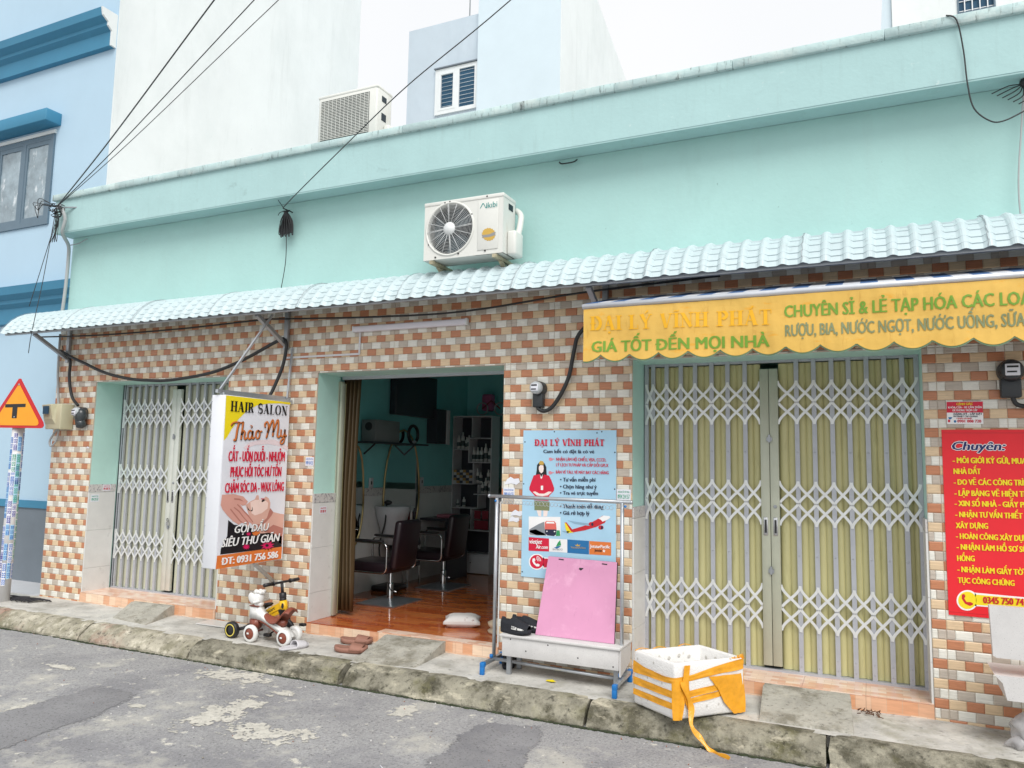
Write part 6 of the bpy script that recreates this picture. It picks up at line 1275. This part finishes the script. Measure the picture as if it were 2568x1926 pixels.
pk = T('pink_board', 'pink board with a black rim leaning on the stone bench against the tiles', 'board', (-2.07, -.3, .309))
a, b, c, d = Vector((-2.383, -.320, .311)), Vector((-1.752, -.395, .311)), Vector((-1.815, -.055, .868)), Vector((-2.392, -.050, .876)); n0 = (c - a).cross(d - a); b.y = a.y - (n0.x * (b.x - a.x)) / n0.y; nrm = (b - a).cross(d - a).normalized() * -.022
def slab(p, t_, o_=Vector()): return MB().add([q + o_ for q in p] + [q + o_ + t_ for q in p], [(0, 1, 2, 3), (7, 6, 5, 4), (0, 4, 5, 1), (1, 5, 6, 2), (2, 6, 7, 3), (3, 7, 4, 0)])
P('panel', slab([a, b, c, d], nrm * .25), mPink, pk)
P('rim', slab([a.lerp(c, -.004), b.lerp(d, -.004), c.lerp(a, -.004), d.lerp(b, -.004)], nrm * .75, nrm * .252), mBlack, pk)
def onp(u, v, o_=-.0015): return a.lerp(b, u).lerp(d.lerp(c, u), v) + nrm.normalized() * o_
mb = MB()
for u, v, w_, h in ((.16, .965, .075, .012), (.79, .955, .075, .012)): mb.add([onp(u, v), onp(u + w_, v - .003), onp(u + w_, v + h), onp(u, v + h + .003)], [(0, 1, 2, 3)])
mb.add([onp(.47, .865), onp(.50, .85), onp(.53, .875), onp(.535, .885), onp(.475, .885)], [(0, 1, 2, 3, 4)]); P('slot', mb, F('black'), pk)
def shoe(cx, cy, z, ang, L, w_, mat, mats, lab, name, cat, grp, kind):
    t = T(name, lab, cat, (cx, cy, z), grp); n = 16; ca, sa = math.cos(ang), math.sin(ang)
    def W(u, v, h): return (cx + u * ca - v * sa, cy + u * sa + v * ca, z + h)
    def half(f): return w_ * (.40 + .13 * math.sin(f * PI * .9) + .13 * math.sin(max(0, f - .35) / .65 * PI * .62)) * (max(0, 1 - (2 * abs(f - .5)) ** 7)) ** .5 + .001
    thk = {'slide': .042, 'flip': .020, 'knit': .030}[kind]
    secs = []
    for i in range(n + 1):
        f = i / n; hw = half(min(max(f, .004), .996)); u = (f - .5) * L; lift = .012 * max(0, f - .75) / .25 + (.012 * (1 - f / .25) if f < .25 and kind == 'slide' else 0)
        prof_ = [(-.92, 0), (-1.02, thk * .5), (-.97, thk), (-.80, thk * (.86 if kind != 'knit' else 1)), (.80, thk * (.86 if kind != 'knit' else 1)), (.97, thk), (1.02, thk * .5), (.92, 0)]
        secs.append([W(u, hw * p, h + lift) for p, h in prof_])
    vs = [p for s_ in secs for p in s_]; k = 8; fs = [(i * k + j, i * k + (j + 1) % k, (i + 1) * k + (j + 1) % k, (i + 1) * k + j) for i in range(n) for j in range(k)] + [tuple(range(k)), tuple(n * k + j for j in range(k))[::-1]]
    P('sole', MB().add(vs, fs, 0, True), mat, t)
    if kind in ('slide', 'flip'):
        vs = []; fs = []; m1, m2 = 8, 12
        for i in range(m1 + 1):
            f = .48 + .36 * i / m1; hw = half(f) * 1.04
            for j in range(m2 + 1):
                a_ = PI * j / m2; vs.append(W((f - .5) * L + .015 * math.sin(a_), -hw * math.cos(a_), thk * .45 + (.058 - .018 * (i / m1)) * math.sin(a_) ** .75))
        fs = [(i * (m2 + 1) + j, i * (m2 + 1) + j + 1, (i + 1) * (m2 + 1) + j + 1, (i + 1) * (m2 + 1) + j) for i in range(m1) for j in range(m2)]
        b_ = MB().add(vs, fs).fix(); bmesh.ops.solidify(b_, geom=b_.faces[:], thickness=.007); P('strap', MB().bm(b_, 0, True), mats, t)
    else:
        vs = []; m2 = 12; rws = 14
        for i in range(rws + 1):
            f = .03 + .95 * i / rws; hw = half(f) * .98; H_ = .030 + (.062 if f < .45 else .062 - .045 * ((f - .45) / .55) ** 1.2)
            for j in range(m2 + 1):
                a_ = PI * j / m2; vs.append(W((f - .5) * L, -hw * math.cos(a_) * (1 - .25 * math.sin(a_)), .02 + H_ * math.sin(a_) ** .6 * (1 if not (.12 < f < .36 and 3 < j < 9) else .72)))
        fs = [(i * (m2 + 1) + j, i * (m2 + 1) + j + 1, (i + 1) * (m2 + 1) + j + 1, (i + 1) * (m2 + 1) + j) for i in range(rws) for j in range(m2)]
        P('upper', MB().add(vs, fs, 0, True), mat, t)
        vs = []
        for i in range(9):
            f = .52 + .03 * math.sin(i) * 0 + .40 * i / 8; hw = half(f) * 1.02; vs += [W((f - .5) * L, -hw * .99 , .040), W((f - .5) * L, -hw * .82 - .006, .066 - .016 * i / 8)]
        P('side_band', MB().add(vs, [(2 * i, 2 * i + 1, 2 * i + 3, 2 * i + 2) for i in range(8)]), mBandW, t)
    return t
mBandW = M('white_band', (.62, .62, .60), .6, var=.0, dirt=[('101216', 1., 60., .50, .54, None)])
shoe(-2.54, -.345, .309, -.22, .275, .105, mShoeB, mShoeB, 'black knit slip-on shoe with a white side band, front one on the bench', 'slip_on_shoe', 'shoe', 'pair of black slip-on shoes', 'knit')
shoe(-2.50, -.215, .309, -.12, .275, .105, mShoeB, mShoeB, 'black knit slip-on shoe behind the banded one on the bench', 'slip_on_shoe', 'shoe', 'pair of black slip-on shoes', 'knit')
shoe(-2.69, -.13, .001, 1.9, .27, .10, mShoeB, mShoeB, 'dark shoe on the pavement at the left end of the stone bench', 'slip_on_shoe', 'shoe', None, 'knit')
shoe(-4.045, -.40, .004, .36, .285, .105, mBrown, mBrown, 'thick brown slide sandal, nearer the road', 'slide_sandal', 'sandal', 'pair of brown slide sandals', 'slide')
shoe(-4.19, -.125, .004, .40, .285, .105, mBrown, mBrown, 'thick brown slide sandal, nearer the doorway', 'slide_sandal', 'sandal', 'pair of brown slide sandals', 'slide')
shoe(-4.545, -.535, .004, 1.25, .27, .10, mGreyR, mGreyR, 'single pale grey slipper beside the toy wheels', 'slipper', 'slipper', None, 'flip')

# ================================================================ RIDE-ON TOYS
ty = T('ride_on_dog', 'white and brown four-wheeled ride-on toy with a dog head', 'ride-on toy', (-4.88, -.43, 0)); YC = -.44
def wheel(cx, cy, r, w_, parent, tyre, hub, capm=None, side=-1, lab=None):
    wh = P('wheel', MB().lathe((cx, cy - w_ / 2, r), (0, 1, 0), [(r * .66, 0), (r * .90, .0), (r, .010), (r, w_ - .010), (r * .90, w_), (r * .66, w_)], 28), tyre, parent, lab)
    P('hub', MB().lathe((cx, cy - w_ / 2 + .004, r), (0, 1, 0), [(0, 0), (r * .62, 0), (r * .665, .004), (r * .665, w_ - .012), (r * .62, w_ - .008), (0, w_ - .008)], 24), hub, wh)
    if capm: P('hub_window', MB().bevbox(cx - r * .40, cx - r * .08, cy - w_ / 2 - .001, cy - w_ / 2 + .004, r - r * .10, r + r * .12, .003), capm, wh)
for (x, y) in ((-5.035, -.535), (-5.065, -.345)): wheel(x, y, .075, .042, ty, mToyW, mToyB if y < -.5 else mToyW, mToyW if y < -.5 else None)
for (x, y) in ((-4.672, -.515), (-4.70, -.345)): wheel(x, y, .072, .052, ty, mToyW, mToyB if y < -.5 else mToyW, mToyW if y < -.5 else None)
P('axle', MB().tube([(-5.04, -.52, .075), (-5.06, -.36, .075)], .010, 8).tube([(-4.675, -.5, .072), (-4.70, -.36, .072)], .010, 8), mToyB, ty)
body = [(-5.115, .30), (-5.02, .30), (-5.0, .262), (-4.94, .225), (-4.86, .185), (-4.78, .155), (-4.71, .13), (-4.64, .085), (-4.63, .06), (-4.67, .05), (-4.76, .085), (-4.86, .135), (-4.95, .172), (-5.02, .188), (-5.125, .188)]
def bevprism(pts, y0, y1, r=.012):
    bm = bmesh.new(); a_ = [bm.verts.new((p[0], y0, p[1])) for p in pts]; b_ = [bm.verts.new((p[0], y1, p[1])) for p in pts]; n = len(pts)
    bm.faces.new(a_); bm.faces.new(b_[::-1])
    for i in range(n): bm.faces.new((a_[i], b_[i], b_[(i + 1) % n], a_[(i + 1) % n]))
    bmesh.ops.recalc_face_normals(bm, faces=bm.faces[:]); bmesh.ops.bevel(bm, geom=bm.edges[:], offset=r, segments=2, affect='EDGES', clamp_overlap=True); return MB().bm(bm, 0, True)
P('frame', bevprism(body, YC - .045, YC + .045), mToyW, ty)
P('collar', bevprism([(-5.118, .296), (-5.015, .296), (-5.015, .306), (-5.118, .306)], YC - .047, YC + .047, .003), mToyB, ty)
P('front_fork', bevprism([(-5.118, .187), (-5.018, .187), (-5.03, .10), (-5.06, .085), (-5.10, .085), (-5.115, .11)], YC - .04, YC + .04, .01), mToyB, ty)
P('underside', bevprism([(-5.015, .186), (-4.95, .170), (-4.86, .133), (-4.76, .083), (-4.69, .062), (-4.69, .052), (-4.77, .072), (-4.87, .122), (-4.96, .160), (-5.015, .172)], YC - .038, YC + .038, .004), mToyB, ty)
hd = P('head', MB().ell((-5.05, YC, .365), (.052, .055, .070), 0, .15).ell((-5.045, YC, .315), (.045, .04, .03)), mToyW, ty)
P('muzzle', MB().ell((-5.115, YC, .355), (.042, .036, .032), 0, .3), mToyW, hd)
for s in (-1, 1): P('ear', MB().ell((-5.085, YC + s * .048, .37), (.040, .014, .052), 0, -.55), mToyW, hd)
mb = MB()
for k in range(9): a_ = k * .7; mb.ell((-5.04 + .035 * math.cos(a_), YC + .03 * math.sin(a_), .420 + .006 * (k % 2)), (.022, .02, .018), 0, 0, 8)
P('curly_crown', mb, mToyW, hd)
P('handle_bar', MB().tube([(-5.02, YC - .10, .345), (-5.02, YC + .10, .345)], .012, 8), mToyW, ty)
vs = []; NU, NV = 14, 10; sp_ = [(-4.955, .232), (-4.92, .222), (-4.87, .212), (-4.82, .212), (-4.77, .228), (-4.73, .268), (-4.705, .296), (-4.675, .308), (-4.655, .296)]
cs = spl([(a_, 0, b_) for a_, b_ in sp_], 3)
for i, p in enumerate(cs):
    f = i / (len(cs) - 1); hw = (.030 + .045 * math.sin(min(f * 1.5, 1) * PI / 2)) * (1 if f < .9 else .8)
    for j in range(9): a_ = PI * j / 8; vs.append((p.x, YC - hw * math.cos(a_), p.z - .050 * abs(math.cos(a_)) ** 1.5 * math.sin(min(1, f * 2.2 + .15) * PI / 2) * (1 - .35 * f)))
k = 9; fs = [(i * k + j, i * k + j + 1, (i + 1) * k + j + 1, (i + 1) * k + j) for i in range(len(cs) - 1) for j in range(k - 1)]
b_ = MB().add(vs, fs).fix(); bmesh.ops.solidify(b_, geom=b_.faces[:], thickness=.012); P('saddle', MB().bm(b_, 0, True), mToyB, ty)
P('saddle_post', bevprism([(-4.90, .20), (-4.72, .20), (-4.74, .14), (-4.84, .17)], YC - .03, YC + .03, .006), mToyB, ty)
# yellow tricycle
yb = T('yellow_tricycle', 'yellow and black child tricycle with Sport lettering, behind the white ride-on toy', 'tricycle', (-5.05, -.3, 0)); Y0 = -.285
wheel(-5.29, -.50, .074, .05, yb, mBlack, mBlack); wheel(-5.33, -.10, .074, .05, yb, mBlack, mBlack)
P('wheel_ring', MB().lathe((-5.29, -.527, .074), (0, -1, 0), [(.046, 0), (.046, .002), (.055, .002), (.055, 0)], 28), M('yellow_ring', (.75, .62, .12), .4), yb)
P('rear_stay', MB().tube(spl([(-5.28, -.47, .078), (-5.20, -.45, .09), (-5.12, -.38, .15), (-5.06, -.30, .19)], 5), .015, 8).tube(spl([(-5.32, -.13, .078), (-5.24, -.16, .09), (-5.13, -.24, .15), (-5.06, -.28, .19)], 5), .015, 8), mBlack, yb)
fb = P('frame', MB()._bar((-5.12, Y0, .190), (-4.90, Y0, .300), .045, .055)._bar((-5.08, Y0, .165), (-4.90, Y0, .245), .035, .03), mYel, yb)
P('head_tube', MB().tube([(-4.885, Y0, .235), (-4.905, Y0, .335)], .036, 14), mYel, yb)
P('badge', MB().prism([(-4.885, .318), (-4.865, .318), (-4.862, .285), (-4.876, .268), (-4.89, .285)], Y0 - .040, Y0 - .037), mBlack, yb)
ax_ = Vector((-4.90 + 5.12, 0, .11)).normalized(); ay_ = Vector((-ax_.z, 0, ax_.x))
P('lettering', lettering(('', 'Sport', '', 0, 0, .115, 0, .026, 'black', 'i'), lambda u, v: tuple(Vector((-5.075, Y0 - .0235, .203)) + ax_ * u + ay_ * v)), F('black'), yb)
P('collar', MB().lathe((-4.905, Y0, .333), (-.12, 0, 1), [(0, 0), (.030, 0), (.032, .018), (.028, .022), (.032, .03), (.032, .07), (.02, .075), (0, .075)], 16), mBlack, yb)
P('stem', MB().tube([(-4.915, Y0, .40), (-4.93, Y0, .495)], .014, 10), mBlack, yb)
P('handlebar', MB().tube([(-4.93, Y0 - .20, .497), (-4.93, Y0 + .20, .497)], .011, 10), mBlack, yb)
for s in (-1, 1): P('grip', MB().tube([(-4.93, Y0 + s * .115, .497), (-4.93, Y0 + s * .225, .497)], .0165, 10).lathe((-4.93, Y0 + s * .11, .497), (0, 1, 0), [(0, 0), (.021, 0), (.021, .006), (0, .006)], 12), mBlack, yb)
P('saddle', MB().ell((-5.11, Y0, .272), (.088, .05, .022), 0, -.30).ell((-5.15, Y0, .250), (.05, .055, .024), 0, -.2), mBlack, yb)
P('fork', MB()._bar((-4.885, Y0 - .045, .26), (-4.855, Y0 - .045, .085), .018, .03)._bar((-4.885, Y0 + .045, .26), (-4.855, Y0 + .045, .085), .018, .03).box(-4.91, -4.86, Y0 - .05, Y0 + .05, .235, .262), mBlack, yb)
wheel(-4.85, Y0, .088, .04, yb, mBlack, mBlack)
P('pedal', MB().bevbox(-4.985, -4.915, -.435, -.395, .035, .062, .006)._bar((-4.90, -.385, .085), (-4.945, -.388, .055), .012, .012), mBlack, yb); P('pedal', MB().bevbox(-4.80, -4.74, -.18, -.14, .10, .125, .006), mBlack, yb)
t = single('floor_tile_offcut', MB().prism([(-6.02, -.235), (-5.56, -.225), (-5.50, -.05), (-6.02, -.03)], .004, .014, 0, 'xy'), mTileW, 'loose white tile lying on the pavement left of the toys', 'tile')
# ================================================================ RIGHT EDGE: STONE SEAT, BAG, RAG, LITTER
rb = T('garden_bench', 'white stone seat with a backrest cut off by the right edge of the picture', 'bench', (1.1, -.4, 0))
P('backrest', MB().prism([(.612, .825), (.622, .535), (.64, .525), (1.55, .525), (1.55, .825)], -.45, -.40), mGran, rb)
P('seat_slab', MB().prism([(.625, .425), (1.55, .425), (1.55, .285), (.685, .285), (.665, .38)], -.44, -.10), mGran, rb)
P('support', MB().box(1.02, 1.07, -.40, -.15, .0, .284).box(1.02, 1.07, -.40, -.15, .4252, .524), mGran, rb)
mb = MB().ell((.80, -.30, .09), (.095, .09, .10), 0, 0, 20).ell((.74, -.36, .03), (.06, .06, .03), 0, 0, 14)
for i, v in enumerate(mb.v): n_ = NZ.noise(Vector(v) * 17) * .035; mb.v[i] = (v[0] + n_, v[1] + n_, max(.001, v[2] + n_))
mBag = M('clear_plastic_bag', (.55, .54, .55), .18, var=.2, scale=20); mBag.node_tree.nodes['Principled BSDF'].inputs['Alpha'].default_value = .55
single('plastic_bag', mb, mBag, 'crumpled clear plastic bag on the pavement at the right edge', 'bag')
mb = MB()
for k in range(16):
    x = -8.95 + .036 * k; pts = [(x, -.30 - .12 * random.random(), .012), (x + .05, -.25, .022 + .012 * random.random()), (x + .10 + .06 * random.random(), -.20 + .08 * random.random(), .010)]; mb.tube(spl(pts, 4), .012, 5, flat=.5)
single('black_netting', mb, M('black_netting', (.03, .03, .035), .9, bump=.6), 'heap of black netting at the foot of the road sign', 'netting')
mb = MB().add([(-2.25, -.42, .008), (-2.19, -.44, .012), (-2.17, -.41, .009), (-2.21, -.385, .014), (-2.25, -.40, .01)], [(0, 1, 2, 3, 4)]); o = single('yellow_scrap', mb, F('yellow'), 'bright yellow scrap on the ground under the bench', 'scrap')
mb = MB().tube(spl([(-2.45, -2.60, -.130), (-2.38, -2.55, -.13), (-2.25, -2.60, -.13), (-2.1, -2.45, -.13), (-1.98, -2.42, -.13)], 5), .0022, 5); mb.tube(spl([(-2.22, -2.56, -.128), (-2.17, -2.61, -.13), (-2.1, -2.55, -.13)], 5), .002, 5)
mWs = F('sheetw')
def on_road(z, x, y): return None
cable([(-2.62, -2.02, -.132), (-2.42, -2.18, -.132), (-2.22, -2.40, -.132), (-2.1, -2.44, -.132)], .0022, 'white thread lying in a curve on the road', mWs, 'thread', 'thread')
cable([(-2.28, -2.02, -.132), (-2.15, -2.0, -.132), (-2.03, -1.9, -.132), (-1.92, -1.86, -.132), (-1.86, -1.76, -.132)], .0024, 'white thread with a knot lying on the road', mWs, 'thread', 'thread')
mb = MB(); rr_ = random.Random(3)
for k in range(260):
    x = rr_.uniform(-7.5, 1.5); y = rr_.uniform(-3.2, -.87) if k % 3 else -.86 - abs(rr_.gauss(0, .06)); s_ = rr_.uniform(.003, .009); mb.ell((x, y, -.137), (s_, s_ * rr_.uniform(.5, 1), s_ * .5), rr_.choice((0, 0, 1, 2)), rr_.uniform(0, 3), 5)
o = P('road_grit', mb, [mGran, mRamp, mBrown]); o['kind'] = 'stuff'; o['label'] = 'small stones and crumbs scattered on the road'; o['category'] = 'grit'
mb = MB()
for k in range(26):
    x = -.12 + rr_.uniform(0, .13); y = -.05 - rr_.uniform(0, .12); a_ = rr_.uniform(0, 3); L = rr_.uniform(.02, .05); mb.tube([(x, y, .012 + .02 * rr_.random()), (x + L * math.cos(a_), y + L * math.sin(a_), .008)], .003, 4)
o = P('dry_leaves', mb, M('dry_leaf', (.13, .06, .03), .9)); o['kind'] = 'stuff'; o['label'] = 'dry leaves swept against the right step'; o['category'] = 'leaves'

# darker repair patches and pale cement splatter on the road
def road_z(x, y): return -.140 + .008 * NZ.noise(Vector((x * 1.3, y * 1.3, 0)))
def inside(x, y, pts):
    c = False; n = len(pts)
    for i in range(n):
        a_, b_ = pts[i], pts[(i + 1) % n]
        if (a_[1] > y) != (b_[1] > y) and x < (b_[0] - a_[0]) * (y - a_[1]) / (b_[1] - a_[1]) + a_[0]: c = not c
    return c
mPatch = M('dark_asphalt_patch', (.265, .263, .27), .9, var=.15, scale=2, bump=1., bscale=150, dirt=[('8a8a90', .55, 80., .54, .64, None), ('2a2a2e', .6, 60., .54, .64, None), ('77777c', .5, 3., .52, .66, None)])
mCem = M('cement_splatter', (.56, .54, .48), .95, var=.12, scale=9, bump=.8, bscale=80, dirt=[('8c8a84', .6, 22., .5, .64, None)])
def mask_sheet(x0, x1, y0, y1, st_, fn, dz):
    nx = int((x1 - x0) / st_); ny = int((y1 - y0) / st_); mb = MB(); idx = {}; vs = []; fs = []
    def vid(i, j):
        if (i, j) not in idx: idx[(i, j)] = len(vs); x, y = x0 + i * st_, y0 + j * st_; vs.append((x, y, road_z(x, y) + dz))
        return idx[(i, j)]
    for j in range(ny):
        for i in range(nx):
            if fn(x0 + (i + .5) * st_, y0 + (j + .5) * st_): fs.append((vid(i, j), vid(i + 1, j), vid(i + 1, j + 1), vid(i, j + 1)))
    return mb.add(vs, fs, 0, True)
def jit(x, y, k, a_): return x + a_ * NZ.noise(Vector((x * k, y * k, 5))), y + a_ * NZ.noise(Vector((x * k, y * k, 9)))
p1 = [(-5.42, -1.70), (-4.97, -1.74), (-4.80, -2.2), (-4.78, -3.4), (-5.3, -3.3), (-5.42, -2.5)]
p2 = [(-2.47, -1.12), (-2.06, -.93), (-1.95, -1.25), (-1.75, -2.6), (-2.35, -2.6), (-2.42, -1.5)]
for q, lab in ((p1, 1), (p2, 2)):
    xs = [a_[0] for a_ in q]; ys = [a_[1] for a_ in q]
    o = struct('road_patch', mask_sheet(min(xs) - .1, max(xs) + .1, min(ys) - .1, max(ys) + .1, .015, lambda x, y: inside(*jit(*jit(x, y, 45, .035), 7, .05), q), .0025), mPatch, recalc=False)
spots_ = [(-4.12, -1.72, .20, .42), (-4.72, -1.02, .42, .20), (-3.60, -1.92, .34, .16), (-4.05, -1.2, .12, .06), (-3.37, -1.82, .14, .08), (-3.04, -1.12, .11, .16), (-4.07, -1.15, .06, .03), (-5.45, -2.33, .05, .12), (-4.78, -1.92, .10, .05), (-1.1, -1.9, .25, .12), (-.4, -1.3, .12, .07), (-6.2, -1.5, .2, .06), (-2.9, -2.3, .2, .1)]
def cem(x, y):
    n_ = NZ.noise(Vector((x * 9, y * 9, 0))) * .6 + NZ.noise(Vector((x * 26, y * 26, 3))) * .5 + NZ.noise(Vector((x * 60, y * 60, 3))) * .3
    for cx, cy, rx, ry in spots_:
        d = ((x - cx) / rx) ** 2 + ((y - cy) / ry) ** 2
        if d < 2.2 and 1. - d + n_ * 1.6 > .45: return True
    return False
o = P('cement_stain', mask_sheet(-6.5, -.1, -2.6, -.86, .012, cem, .003), mCem, recalc=False); o['kind'] = 'stuff'; o['label'] = 'pale cement splatter dried on the asphalt'; o['category'] = 'stain'
